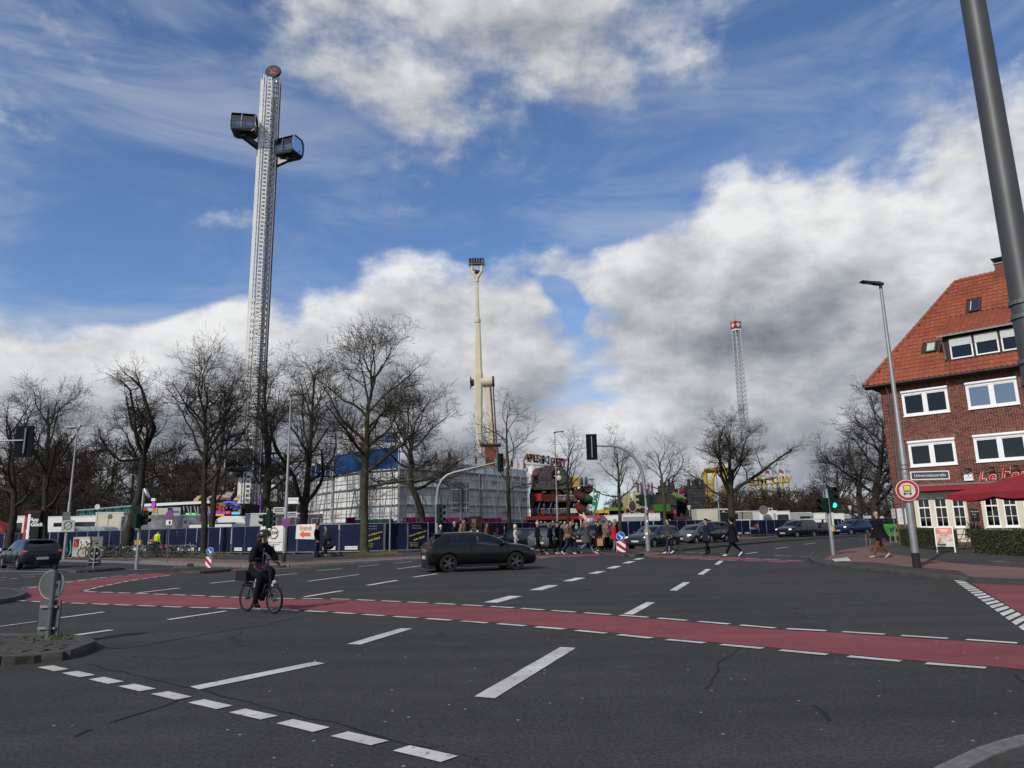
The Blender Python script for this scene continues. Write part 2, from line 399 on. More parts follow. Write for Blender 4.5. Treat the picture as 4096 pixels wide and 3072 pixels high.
corner=MB().slab([(36,62)]+kr+kr2+[(45,24),(70,40),(70,75)],-.04,.10).build('corner_pavement',asph_pav,None,kind='structure')
kerb(kr,corner,.115,.13,1.15,kerb_dme)
rmp=[(kr[-1][0],kr[-1][1])]+kr2;rq=MB();dn_=[Vector(p)*(1-.45/Vector(p).length)for p in rmp]
for i in range(3):rq.quad((*rmp[i],.1005),(*rmp[i+1],.1005),(*dn_[i+1],.006),(*dn_[i],.006))
rq.build('dropped_kerb',asph_pav,corner)
zp=.104
pk=[C4(640,108),C4(860,74),C4(1140,22),C4(1140,40),C4(900,92),C4(870,118),C4(1010,135),C4(1400,190),C4(1640,226),C4(2212,262),C4(2600,280),C4(2600,405),C4(2212,394),C4(1800,377),C4(1735,350),C4(1640,284),C4(1240,255),C4(920,216),C4(640,206),C4(480,190),C4(530,160)]
pkp=[g2(p,zp)for p in pk];e0,e1,e2_=[tuple(Vector(q)*1.004)for q in kr2];pkp[11:15]=[e2_,e1,e0,tuple(Vector(kr[-1])*1.01)];sheet('pink_footpath',pkp,zp,pink_pav,corner)
for i in range(7):
 x0=552+i*20
 sheet('tactile_strip',[g2(C4(*p),.108)for p in((x0,186-i*2.6),(x0+13,184-i*2.6),(x0+45,204-i*.6),(x0+27,207-i*.6))],.108,paint,corner)
sheet('cover_plate',[g2(C4(*p),.108)for p in((1900,206),(2010,199),(2115,208),(2000,217))],.108,M('steel_cover',(.10,.085,.075),.7),corner)
zk=[(3700,3150),(3854,3066),(3915,3035),(3990,3005),(4096,2975),(4250,2945)]
nk=[g2(p)for p in zk]
near_pav=MB().slab(nk+[(14,6.5),(14,-3),(nk[0][0],-3)],-.04,.02).build('near_pavement',asph_pav,None,kind='structure')
kerb(nk,near_pav,.03,.12,.4)
red_top=[C1(690,365),C1(1050,378),C1(1490,394),C1(2070,419),C2(215,428),C2(700,431),C2(1060,448),C2(1480,467),C2(1930,493),C3(0,618),C3(460,652),C3(1040,693),C3(1670,745),C4(0,795),C4(500,822),C4(950,850),C4(1390,882),C4(1880,909),C4(2212,936),C4(2600,962)]
red_bot=[C1(170,433),C1(520,450),C1(1000,468),C1(1500,487),C1(2070,503),C2(215,509),C2(660,532),C2(1130,563),C2(1600,593),C3(0,745),C3(540,790),C3(1210,858),C3(1620,896),C4(0,950),C4(350,986),C4(830,1026),C4(1390,1076),C4(1920,1116),C4(2212,1146),C4(2600,1180)]
br_low=[C1(690,357),C1(830,320),C1(1090,270),C1(1350,232),C1(1530,213)]
br_up=[C1(150,352),C1(350,322),C1(650,277),C1(980,232),C1(1200,213),C1(1330,202)]
mid=[C1(200,380),C1(205,410)]
lane=sheet('cycle_lane',[g2(p)for p in red_top[::-1]+br_low+br_up[::-1]+mid+red_bot],.004,asph_red,None,'structure')
lane2=sheet('crossing_cycle_lane',[g2(p)for p in[C3(100,160),C3(225,155),C3(500,149),C3(755,143),C3(760,158),C3(500,163),C3(225,170),C3(100,174)]],.004,asph_red,None,'structure')
lane3=sheet('crossing_cycle_lane',[g2(p)for p in[C3(1230,152),C3(1480,160),C3(1900,176),C3(2212,190),C4(250,206),C4(330,218),C3(2212,204),C3(1900,196),C3(1480,179),C3(1190,166)]],.004,asph_red,None,'structure')
lane4=sheet('kerbside_cycle_lane',[g2(p)for p in[C1(1975,172),C1(2110,161),C2(200,158),C2(480,146),C2(480,152),C2(160,168),C1(2110,182),C1(1990,184)]],.004,asph_red,None,'structure')
lane5=sheet('corner_cycle_lane',[g2(p)for p in[C4(1745,388),C4(2212,404),C4(2700,420),C4(2900,700),C4(2350,760),C4(2212,672),C4(2000,545),C4(1870,465)]],.004,asph_red,None,'structure')
def strip(a,b,w,mat=None,parent=None,z=.008,name='lane_dash'):
 a,b=Vector(a[:2]),Vector(b[:2]);d=(b-a).normalized();n=Vector((-d.y,d.x))*w/2
 def j():return Vector((random.uniform(-.012,.012),random.uniform(-.012,.012)))
 k=max(2,int((b-a).length/.25));up=[];dn=[]
 for i in range(k+1):
  p=a.lerp(b,i/k);up.append(p+n*random.uniform(.93,1.03));dn.append(p-n*random.uniform(.93,1.03))
 up[0]+=d*random.uniform(0,.03);dn[-1]-=d*random.uniform(0,.03)
 return sheet(name,up+dn[::-1],z,mat or paint,parent or road)
def edge_dashes(line,off,on,gap,w=.12,mat=None,parent=None,start=0.0):
 P_,ev,L=resample([g2(p)for p in line],.3);d=start
 while d+on<L:
  a,b=ev(d),ev(d+on);t=(b-a).normalized();n=Vector((-t.y,t.x))*off
  strip(a+n,b+n,w,mat,parent or road,.010,'edge_dash');d+=on+gap
edge_dashes(red_top,.12,.52,.17,.11)
edge_dashes(red_bot,-.14,.52,.20,.12,paint_old)
edge_dashes(br_low[::1],-.10,.52,.18,.10)
edge_dashes(br_up,.10,.55,.2,.10)
edge_dashes([C3(225,172),C3(755,160)],-.05,.9,.35,.09);edge_dashes([C3(1190,168),C3(1480,181),C3(1900,198),C4(370,221)],-.08,.9,.3,.09)
edge_dashes([C3(1370,157),C3(1480,160),C3(1900,176),C4(310,205)],.06,.9,.3,.09)
edge_dashes([C2(160,169),C2(480,153)],-.05,1.6,.5,.08)
long_=[(C1,1200,372,1555,330,.13),(C1,1810,290,2050,264,.12),(C1,1450,605,1955,530,.13),(C1,515,590,900,538,.12),(C1,530,757,965,694,.14),(C1,-100,677,320,620,.06),(C1,170,219,370,210,.13),(C1,-60,243,65,237,.12),(C1,-60,266,50,260,.1),(C1,-60,181,520,192,.13),(C1,-60,163,640,170,.1),(C1,180,326,350,314,.1),(C1,80,252,160,245,.1),(C1,200,238,310,231,.1),(C1,540,277,620,268,.1),(C1,650,265,760,254,.1),(C1,800,248,890,239,.1),(C1,0,350,120,340,.1),(C1,1100,173,1300,170,.1),(C1,1500,151,1630,151,.1),(C1,1670,1202,2770,976,.20),(C2,840,820,1300,682,.20),(C2,1970,1283,2700,846,.20),(C2,140,226,355,204,.12),(C2,445,273,890,213,.11),(C2,525,180,740,163,.12),(C2,885,144,1075,127,.12),(C2,1190,115,1350,102,.12),(C2,1220,165,1455,134,.12),(C2,1360,236,1570,206,.16),(C2,960,308,1220,264,.17),(C2,415,408,748,353,.14),(C2,1680,195,1880,165,.14),(C3,205,457,355,414,.30),(C3,475,380,595,350,.30),(C3,695,314,775,293,.30),(C3,850,269,915,248,.30),(C3,980,225,1038,207,.30),(C3,1070,193,1120,180,.30),(C3,-190,565,35,508,.30),(C3,1005,668,1200,562,.17),(C3,1393,461,1512,388,.17),(C3,1627,322,1697,275,.17),(C3,1767,235,1808,203,.17),(C3,2010,145,2120,127,.13),(C4,65,97,175,82,.13),(C4,315,60,410,47,.13),(C4,560,33,620,29,.1),(C4,780,17,850,14,.12),(C4,275,168,360,169,.12),(C4,45,156,210,162,.1),(C3,1480,127,1580,131,.1),(C3,1620,133,1700,137,.1),(C3,1800,141,1880,146,.1),(C3,230,178,300,174,.2)]
for c,x0,y0,x1,y1,w in long_:strip(g2(c(x0,y0)),g2(c(x1,y1)),w,paint_old if w>.18 and w<.25 and c in(C1,C2)else paint)
a,b=Vector(g2(C1(385,1010))),Vector(g2((1795,3040)))
n=10;L=(b-a).length;st=L/(n-.32)
for i in range(n):
 p=a+(b-a).normalized()*st*i;strip(p,p+(b-a).normalized()*st*.70,.15,paint_old,road,.008,'stop_dash')
la,lb=Vector(g2(C4(1605,372))),Vector(g2(C4(2230,825)));ra,rb=Vector(g2(C4(1690,375))),Vector(g2(C4(2330,752)))
for i in range(24):
 t0,t1=i/17,(i+.66)/17
 sheet('ladder_mark',[la.lerp(lb,t0),ra.lerp(rb,t0),ra.lerp(rb,t1),la.lerp(lb,t1)],.008,paint,road)
for(x,y,r)in((545,447,.42),(1600,366,.42)):
 c=g2(C3(x,y));mh=MB().lathe([(r,0),(r,.006),(r-.05,.007),(r-.06,.003),(r-.09,.003),(r-.1,.007),(.02,.007)],(c[0],c[1],.001),n=28).build('manhole_cover',iron,road)
def seam(line,w=.03):
 P_,ev,L=resample([g2(p)for p in line],.22);a=[];b=[]
 for i,p in enumerate(P_):
  t=(P_[min(i+1,len(P_)-1)]-P_[max(i-1,0)]).normalized();n=Vector((-t.y,t.x));k=random.uniform(-.035,.035);ww=w*random.uniform(.3,1.1)
  a.append(p+n*(k+ww/2));b.append(p+n*(k-ww/2))
 sheet('tar_seam',a+b[::-1],.003,tar,road)
seam([C1(880,842),C1(1080,855),C1(1400,800),C1(1800,725),C1(2212,660),C2(180,625),C2(420,575),C2(640,535)],.035)
seam([C1(740,985),C1(950,1035),C1(1350,1120),C1(1750,1215),C1(2212,1335),C2(350,1420),C2(800,1530),C2(1250,1655),C2(1500,1720)],.03)
seam([C1(930,1490),C1(1150,1430),C1(1400,1350),C1(1560,1305)],.05);seam([C1(620,1615),C1(770,1550)],.06)
seam([C3(2000,865),C3(1950,960),C3(1780,1080),C3(1760,1180),C3(1680,1310)],.025);seam([C4(400,1450),C4(470,1520),C4(530,1590)],.04);seam([C4(2160,1180),C4(2230,1290)],.04)
def island(name,px,h=.12,step=.8,top=dirt,me=None,w=.15):
 pts=[g2(p)for p in px]
 cx=sum(p[0]for p in pts)/len(pts);cy=sum(p[1]for p in pts)/len(pts)
 ins=[tuple(Vector(p)+(Vector((cx,cy))-Vector(p)).normalized()*.07)for p in pts]
 o=MB().slab(ins,-.03,h-.012).build(name,top,None,kind='structure')
 kerb(pts,o,h,w,step,me or kerb_dme,True);return o
def arc_px(c,pts):return[c(*p)for p in pts]
isl_near=island('near_traffic_island',[C1(-900,800),C1(-300,790),C1(200,790),C1(560,795),C1(690,812),C1(760,845),C1(770,880),C1(700,915),C1(520,955),C1(300,990),C1(120,1005),C1(-100,985),C1(-900,950)],.10,.75)
isl_side=island('side_traffic_island',[C1(-300,362),C1(0,358),C1(100,362),C1(170,380),C1(200,402),C1(170,428),C1(80,452),C1(-20,472),C1(-300,500)],.10,.9,asph_pav)
isl_left=island('grass_traffic_island',[C1(590,190),C1(660,172),C1(760,165),C1(900,163),C1(1050,166),C1(1052,173),C1(900,184),C1(760,196),C1(640,200)],.10,.8)
isl_mid=island('verge_traffic_island',[C1(1545,212),C1(1600,190),C1(1720,176),C1(1850,170),C1(1970,170),C1(1982,182),C1(1880,196),C1(1720,208)],.10,.8)
isl_x=island('crossing_traffic_island',[(2397,2213),(2420,2222),(2500,2229),(2560,2227),(2573,2221),(2540,2208),(2470,2203),(2410,2206)],.12,.8)
isl_med=island('median_traffic_island',[(2548,2199),(2620,2204),(2700,2206),(2800,2197),(2930,2184),(3072,2171),(3260,2157),(3450,2146),(3700,2137),(3700,2132),(3450,2138),(3200,2149),(2950,2166),(2750,2182),(2600,2191)],.12,1.3)
sheet('refuge_path',[g2(p)for p in[(2500,2200),(2560,2206),(2690,2214),(2640,2216),(2580,2229),(2560,2212),(2470,2203)]],.012,pink_pav,road)
cob=[]
for i in range(4):
 bm=bmesh.new();bmesh.ops.create_cube(bm,size=1.0);bmesh.ops.bevel(bm,geom=list(bm.edges),offset=.07,segments=1,affect='EDGES')
 for v in bm.verts:v.co+=Vector([random.uniform(-.03,.03)for _ in range(3)])
 me=bpy.data.meshes.new('cobble');bm.to_mesh(me);bm.free();me.materials.append(M('cobble_stone',(.068,.062,.055),.9,var=.4,scale=2.5,bump=.5,bscale=12));cob.append(me)
from mathutils.geometry import intersect_point_tri_2d
poly_n=[g2(p)for p in[C1(-420,815),C1(200,805),C1(560,808),C1(670,822),C1(735,852),C1(690,893),C1(520,935),C1(300,968),C1(120,980),C1(-420,945)]]
ccn=Vector((sum(p[0]for p in poly_n)/len(poly_n),sum(p[1]for p in poly_n)/len(poly_n)));poly_n=[tuple(Vector(p).lerp(ccn,.05))for p in poly_n]
def inside(p,poly):
 c=False;n=len(poly)
 for i in range(n):
  x0,y0=poly[i];x1,y1=poly[(i+1)%n]
  if(y0>p[1])!=(y1>p[1])and p[0]<(x1-x0)*(p[1]-y0)/(y1-y0)+x0:c=not c
 return c
bx=[p[0]for p in poly_n];by=[p[1]for p in poly_n];cs=.21;ncob=0
for iy in range(int((max(by)-min(by))/cs)+1):
 for ix in range(int((max(bx)-min(bx))/cs)+1):
  p=(min(bx)+(ix+.5*(iy%2))*cs+random.uniform(-.015,.015),min(by)+iy*cs+random.uniform(-.015,.015))
  if inside(p,poly_n)and ncob<300:
   o=mk('cobble',random.choice(cob),isl_near);o.location=(p[0],p[1],.062+random.uniform(-.004,.004));o.rotation_euler=(random.uniform(-.05,.05),random.uniform(-.05,.05),random.uniform(-.12,.12))
   o.scale=(cs*random.uniform(.9,.97),cs*random.uniform(.9,.97),.08);ncob+=1
   # brick restaurant house on the corner
def brick_mat(name,cols,rough=.85):
 m,nt,nd,p,L=node_mat(name)
 gi=nd('ShaderNodeNewGeometry');oi=nd('ShaderNodeObjectInfo')
 ad=nd('ShaderNodeMath',operation='ADD');L(gi.outputs['Random Per Island'],ad.inputs[0]);L(oi.outputs['Random'],ad.inputs[1])
 fr=nd('ShaderNodeMath',operation='FRACT');L(ad.outputs[0],fr.inputs[0])
 c=rampn(nt,fr.outputs[0],[(i/(len(cols)-1),k)for i,k in enumerate(cols)])
 tc=nd('ShaderNodeTexCoord');n=nd('ShaderNodeTexNoise',Scale=9.0,Detail=5.0,Roughness=.7);L(tc.outputs['Object'],n.inputs['Vector'])
 c=mixc(nt,1.0,c,rampn(nt,n.outputs[0],[(.25,(.72,)*3),(.7,(1.18,)*3)]),'MULTIPLY')
 nw=nd('ShaderNodeTexNoise',Scale=.55,Detail=6.0,Roughness=.65);L(gi.outputs['Position'],nw.inputs['Vector'])
 c=mixc(nt,1.0,c,rampn(nt,nw.outputs[0],[(.3,(.74,.73,.74)),(.5,(1,1,1)),(.72,(1.14,1.12,1.08))]),'MULTIPLY')
 L(c,p.inputs['Base Color']);p.inputs['Roughness'].default_value=rough;p.inputs['Specular IOR Level'].default_value=.12
 b=nd('ShaderNodeBump',Strength=.4,Distance=.01);L(n.outputs[0],b.inputs['Height']);L(b.outputs[0],p.inputs['Normal'])
 return m
brick_m=brick_mat('brick_red',[(.155,.058,.042),(.20,.074,.052),(.13,.046,.036),(.225,.085,.058),(.165,.062,.046),(.09,.036,.032),(.19,.07,.05)])
tile_m=brick_mat('clay_roof_tile',[(.25,.070,.040),(.275,.080,.046),(.235,.066,.038),(.255,.074,.042),(.21,.062,.038),(.265,.082,.05)],.7)
mortar=M('mortar',(.44,.38,.32),.95,var=.2,scale=5,bump=.3)
cream=M('cream_render',(.60,.55,.42),.9,var=.06,scale=2)
white=M('white_plastic',(.78,.78,.77),.4,var=.03)
wood_d=M('dark_brown_wood',(.045,.03,.024),.7)
zinc=M('zinc',(.20,.205,.21),.45,.6,var=.15)
black_m=M('black_metal',(.018,.018,.019),.45,.2,var=.1)
win_glass=glass_mat('window_glass',(.13,.14,.145),.2)
win_refl=glass_mat('window_glass_clear',(.20,.215,.225),3.0)
red_cloth=M('red_canvas',(.23,.022,.030),.8,var=.10,scale=1.2)
dark_in=M('dark_interior',(.035,.032,.03),.9)
curt=M('curtain_fabric',(.42,.43,.36),.9)
leaf_pot=M('houseplant_leaf',(.05,.10,.025),.6,var=.3)
HB=at(3585,2080,41.0);HB.z=0;HTH=R(-44.5)
house=thing('brick_house','three storey red brick corner house with steep clay tiled roof and ground floor restaurant','building',HB,HTH)
HW,HD,HZ=13.0,10.2,9.15
wins=[(1.10,3.42,4.38,5.82),(4.30,6.62,4.40,5.84),(7.5,9.8,4.40,5.84),(1.10,3.42,7.25,8.71),(4.30,6.62,7.25,8.71),(7.5,9.8,7.25,8.71)]
gw=[(1.18,1.81),(2.01,2.63),(2.86,3.46),(4.36,4.98),(5.18,5.78),(6.05,6.65),(6.9,7.5)]
gwin=[(a,b,1.02,2.66)for a,b in gw]
def cells(x0,x1,z0,z1,holes):
 xs=sorted({x0,x1,*[h[0]for h in holes],*[h[1]for h in holes]});zs=sorted({z0,z1,*[h[2]for h in holes],*[h[3]for h in holes]})
 for a,b in zip(xs,xs[1:]):
  for c,d in zip(zs,zs[1:]):
   mx,mz=(a+b)/2,(c+d)/2
   if x0<=mx<=x1 and z0<=mz<=z1 and not any(h[0]<mx<h[1]and h[2]<mz<h[3]for h in holes):yield a,b,c,d
wall=MB()
for a,b,c,d in cells(0,HW,0,HZ,wins+gwin):wall.bb(a,b,.02,.32,c,d)
wall.bb(0,.3,.32,HD,0,HZ);wall.bb(HW-.3,HW,.32,HD,0,HZ);wall.bb(.3,HW-.3,HD-.3,HD,0,HZ)
W=wall.build('wall',mortar,house)
fl=MB()
for z in(.02,3.3,6.35,9.0):fl.bb(.31,HW-.31,.33,HD-.31,z,z+.12)
fl.bb(.31,HW-.31,3.2,3.3,.02,9.1);fl.build('floor_slab',dark_in,house)
cz0,cz1=1.02,2.92
MB_c=MB()
for a,b,c,d in cells(cz0,8.2,.25,cz1,gwin+[(3.56,4.22,.25,cz1)]):MB_c.bb(a,b,-.012,.018,c,d)
MB_c.build('cream_panel',cream,W)
solder=[(w[0]-.05,w[1]+.05,w[3],w[3]+.25)for w in wins]
noz=wins+[(cz0,3.56,.25,cz1),(4.22,8.2,.25,cz1)]+solder
bricks=[];bl,bh,bj=.24,.067,.015
for k in range(int(HZ/(bh+bj))):
 z=.01+k*(bh+bj)
 if z+bh>HZ:break
 x=-(bl+bj)/2 if k%2 else 0.0
 while x<9.9:
  a,b=max(x,.0),min(x+bl,9.9)
  segs=[(a,b)]
  for h in noz:
   if h[2]<z+bh*.5<h[3]:
    ns=[]
    for(p,q)in segs:
     if q<=h[0]or p>=h[1]:ns.append((p,q))
     else:
      if p<h[0]-.03:ns.append((p,h[0]))
      if q>h[1]+.03:ns.append((h[1],q))
    segs=ns
  for p,q in segs:
   if q-p>.03:bricks.append((p,q,z,z+bh))
  x+=bl+bj
for h in solder:
 x=h[0]
 while x+.07<h[1]:bricks.append((x,x+.068,h[2]+.005,h[3]));x+=.08
full=block_mesh('brick',brick_m,.04)
cand=[b for b in bricks if abs(b[1]-b[0]-bl)<.002 and 3.3<b[2]<9.0 and 3.2<b[0]<7.0]
cand.sort(key=lambda b:-(b[0]-abs(b[2]-5)*.4));chosen=set(cand[:300])
for b in cand[:300]:
 o=mk('brick',full,W);o.location=((b[0]+b[1])/2,.016-random.uniform(0,.003),(b[2]+b[3])/2);o.scale=(b[1]-b[0],.028,b[3]-b[2])
bf=MB()
for b in bricks:
 if b in chosen:continue
 y=.002-random.uniform(0,.004);bf.bb(b[0],b[1],y,.03,b[2],b[3])
bf.build('brickwork',brick_m,W,kind='stuff')
def casement(s0,s1,z0,z1,name='window',curtain=False,plant=False):
 f=MB();t=.085;y0,y1=-.03,.06;zt=z1-.16;m=(s0+s1)/2
 f.bb(s0,s0+t,y0,y1,z0,zt);f.bb(s1-t,s1,y0,y1,z0,zt);f.bb(s0+t,s1-t,y0,y1,z0,z0+t);f.bb(s0+t,s1-t,y0,y1,zt-t,zt)
 f.bb(m-.07,m+.07,y0,y1,z0+t,zt-t)
 w=f.build(name,white,house)
 for a,b in((s0+t,m-.07),(m+.07,s1-t)):
  g=MB();e=.055
  for c in((a,a+e,z0+t,zt-t),(b-e,b,z0+t,zt-t),(a+e,b-e,z0+t,z0+t+e),(a+e,b-e,zt-t-e,zt-t)):g.bb(c[0],c[1],y0+.018,y1-.02,c[2],c[3])
  g.build('sash',white,w)
  MB().quad((a+e,.02,z0+t+e),(b-e,.02,z0+t+e),(b-e,.02,zt-t-e),(a+e,.02,zt-t-e)).build('pane',win_refl if curtain else win_glass,w)
 MB().lathe([(.078,s0-.02),(.085,s0),(.085,s1),(.078,s1+.02)],(0,-.02,z1-.08),'X',12).build('shutter_box',white,w,40)
 MB().bb(s0-.03,s1+.03,-.07,.03,z0-.045,z0-.002).build('sill',white,w)
 if curtain:
  for a,b in((s0+.18,s0+.42),(s1-.5,s1-.2)):
   c=MB();n=8
   c.add([(lerp(a,b,i/n),.28+.03*(i%2),z)for z in(z0+.1,z1-.3)for i in range(n+1)],[(i,i+1,n+2+i,n+1+i)for i in range(n)])
   c.build('curtain',curt,w)
 if plant:
  pl=MB();px=lerp(s0,s1,plant)
  for i in range(26):
   a=random.uniform(0,6.28);l=random.uniform(.12,.28);d=Vector((math.cos(a)*l,math.sin(a)*.1,l*random.uniform(.3,1.0)));b0=Vector((px,.3,z0+.15));sd_=Vector((-d.z,0,d.x))*.18
   pl.quad(b0,b0+d*.5+sd_,b0+d,b0+d*.5-sd_)
  pl.build('houseplant',leaf_pot,w)
 return w
for i,w in enumerate(wins):casement(*w,curtain=(i in(2,4)),plant={1:.92,3:.25,4:.68}.get(i,False))
MB().bb(5.55,5.95,.35,.6,4.5,4.85).build('window_box',M('cardboard_yellow',(.5,.42,.16),.8),house)
for i,(s0,s1,z0,z1)in enumerate(gwin):
 f=MB();t=.06;y0,y1=.02,.10;zm=z1-.56;sm=(s0+s1)/2
 f.bb(s0,s0+t,y0,y1,z0,z1-.05);f.bb(s1-t,s1,y0,y1,z0,z1-.05);f.bb(s0+t,s1-t,y0,y1,z0,z0+t*1.3);f.bb(s0+t,s1-t,y0,y1,zm-.03,zm+.04)
 n=6;pts=[(lerp(s0,s1,k/n),y0,z1-.06+.05*math.sin(math.pi*k/n))for k in range(n+1)]
 for p,q in zip(pts,pts[1:]):f.ext([p,q,(q[0],q[1],z1-.1),(p[0],p[1],z1-.1)],(0,.08,0))
 f.bb(sm-.014,sm+.014,y0+.02,y1-.02,z0+t,z1-.08)
 f.bb(s0+t,s1-t,y0+.022,y1-.022,(z0+zm)/2-.012,(z0+zm)/2+.012)
 w=f.build('window',white,house)
 for a,b in((s0+t,sm-.014),(sm+.014,s1-t)):
  for c,d in((z0+.08,(z0+zm)/2),((z0+zm)/2,zm),(zm,z1-.08)):
   MB().quad((a,.06,c),(b,.06,c),(b,.06,d),(a,.06,d)).build('pane',win_glass,w)
 MB().bb(s0-.05,s1+.05,-.07,.04,z0-.06,z0-.004).build('sill',white,w)
aw=MB();aw.bb(1.0,8.2,-.22,-.002,3.26,3.36);aw.build('awning_box',M('grey_awning_box',(.16,.15,.15),.5),house)
av=MB();av.ext([(1.0,-.15,3.27),(1.0,-.62,3.12),(1.0,-.64,2.98),(1.0,-.625,2.98),(1.0,-.60,3.11),(1.0,-.15,3.25)],(7.2,0,0));av.build('awning',red_cloth,house)
rl=MB().bb(3.55,9,-.30,-.27,4.0,4.03);rl.build('lamp_rail',black_m,house)
for s in(3.95,5.0,6.05,7.1):
 l=MB().box((s,-.34,4.05),(.24,.14,.09));l.bb(s-.012,s+.012,-.29,.0,3.99,4.0);l.build('sign_lamp',black_m,house)
 MB().cyl((s+.1,-.30,4.0),(s+.13,-.02,3.35),.008,n=5).build('cable',black_m,house)
vb=MB().bb(3.64,4.06,-.10,-.004,3.45,3.88).build('beer_sign',white,house)
MB().add([(3.645,-.103,3.74),(3.645,-.103,3.875),(3.95,-.103,3.875),(3.78,-.103,3.80)],[(0,3,2,1)]).build('green_corner',M('sign_green',(.02,.16,.06),.4),vb)
text('lettering','VELTINS',.085,M('sign_dark_green',(.01,.05,.03),.5),vb,(3.85,-.104,3.62),(R(90),0,0),.001)
MB().ell((3.85,-.104,3.72),(.035,.004,.04)).build('crest',M('sign_dark_green'),vb);MB().bb(3.72,3.95,-.1045,-.1025,3.535,3.545).build('underline',M('sign_dark_green'),vb)
redl=M('red_sign_letter',(.42,.012,.022),.35);whl=M('letter_edge_white',(.8,.78,.75),.4)
for ch,s,z,sz_ in(('L',4.46,3.62,.66),('e',4.90,3.60,.66),('F',5.48,3.72,.74),('e',5.90,3.64,.66),('u',6.30,3.64,.66)):
 o=text('sign_letter',ch,sz_,redl,house,(s,-.10,z),(R(90),0,0),.03,shear=.25,off=.012)
 cu=bpy.data.curves.new('e','FONT');cu.body=ch;cu.size=sz_;cu.extrude=.02;cu.offset=.03;cu.align_x='CENTER';cu.align_y='CENTER';cu.resolution_u=2;cu.shear=.25
 t=bpy.data.objects.new('e',cu);col.objects.link(t);me=bpy.data.meshes.new_from_object(t);bpy.data.objects.remove(t);bpy.data.curves.remove(cu);me.materials.clear();me.materials.append(whl)
 e_=mk('letter_edge',me,o);e_.location=(0,0,-.025)
dp=MB().tube([(.45,-.42,9.05),(.45,-.25,8.85),(.45,-.09,8.6),(.45,-.09,.15)],.05,8);dp.build('downpipe',zinc,house,40)
for z in(8.0,5.6,3.0):MB().lathe([(.06,z),(.06,z+.04)],(.45,-.09,0),n=8).build('pipe_clamp',zinc,house)
TP=R(50);ct,sn=math.cos(TP),math.sin(TP);E0,EB,EZ=-.7,-.5,9.2
def rp(s,u,h=0.0):return Vector((s,EB+u*ct-h*sn,EZ+u*sn+h*ct))
AP_S,AP_U=3.55,5.6/ct
rf=MB();RZ=EZ+AP_U*sn;RB=EB+AP_U*ct
ap=(AP_S,RB,RZ);ap2=(HW-2,RB,RZ);bk=2*RB-EB
c0,c1,c2,c3=(E0,EB,EZ),(HW+.7,EB,EZ),(HW+.7,bk,EZ),(E0,bk,EZ)
rf.add([c0,c1,c2,c3,ap,ap2],[(0,1,5,4),(1,2,5),(2,3,4,5),(3,0,4)])
rf.add([(E0,EB,EZ-.03),(HW+.7,EB,EZ-.03),(HW+.7,bk,EZ-.03),(E0,bk,EZ-.03)],[(0,1,2,3)])
roof=rf.build('roof',wood_d,house)
g=MB();n=8
for k in range(1):
 prof=[(EB-.09+.075*math.cos(a),EZ-.02+.075*math.sin(a))for a in[math.pi+math.pi*i/n for i in range(n+1)]]
 g.ext([(E0-.02,y,z)for y,z in prof],(HW+1.4,0,0))
g.build('gutter',zinc,roof,50)
MB().bb(E0,HW+.7,EB+.02,.02,EZ-.16,EZ-.034).build('soffit',wood_d,roof)
DS0,DS1,DB=3.5,9.6,.15
DZ0,DZ1=10.08,11.42
du0=(2.75-EB)/ct
TW,TL=.262,.345
def pantile():
 m=MB();n=6;rows=[]
 for(u,h)in((0,.028),(TL*1.06,0.0)):
  rows.append([(TW*(i/n-.5)*1.06,u,h+.022*math.sin(2*math.pi*i/n)+.01)for i in range(n+1)])
 low=[(x,0.0,-.006)for x,_,_ in rows[0]]
 vs=rows[0]+rows[1]+low;k=n+1
 m.add(vs,[(i,i+1,k+i+1,k+i)for i in range(n)]+[(2*k+i,2*k+i+1,i+1,i)for i in range(n)]);return m
pt=pantile();pt_me=pt.mesh('roof_tile',tile_m,60)
rest=MB();spots=[]
rot_t=Matrix(((1,0,0),(0,ct,-sn),(0,sn,ct)))
holes_t=[(2.36,3.0,(.87-EB)/ct-.05,(1.46-EB)/ct+.08),(4.4,5.06,(2.88-EB)/ct,(3.57-EB)/ct+.12)]
nr=int(AP_U/TL)
for r in range(nr+1):
 u=r*TL;s=E0+(AP_S-E0)*(u/AP_U)+.02
 s=E0+math.ceil((s-E0)/TW)*TW+TW/2
 while s<9.6:
  um=u+TL/2
  skip=any(h[0]-.1<s<h[1]+.1 and h[2]-.12<um<h[3]+.05 for h in holes_t)
  if s>DS0 and(DB-EB)/ct-.1<um<du0 and not skip:skip=True
  if not skip:spots.append((s,u))
  s+=TW
spots.sort(key=lambda p:(p[0]>7.1,-p[0]*.6+p[1]));nobj=0
for s,u in spots:
 j=Vector((random.uniform(-.006,.006),0,random.uniform(-.004,.006)))
 if nobj<300 and s<7.2:
  o=mk('roof_tile',pt_me,roof);o.location=rp(s,u,.02)+j;o.rotation_euler=(TP+random.uniform(-.02,.02),random.uniform(-.015,.015),0);nobj+=1
 else:
  o0=rp(s,u,.02)+j;rest.add([o0+rot_t@Vector(v)for v in pt.v],pt.f)
dt0=Vector((0,DB-.32,DZ1+.05));dt1=rp(0,du0,.05);dd=(dt1-dt0);dl=dd.length;dan=math.atan2(dd.z,dd.y);rot_d=Matrix.Rotation(dan,3,'X')
for r in range(int(dl/TL)+1):
 s=DS0-.18+TW/2
 while s<9.6:
  o0=dt0+dd.normalized()*(r*TL)+Vector((s,0,random.uniform(.0,.008)));rest.add([o0+rot_d@Vector(v)for v in pt.v],pt.f);s+=TW
ro=rest.build('tile_field',tile_m,roof,60,'stuff')
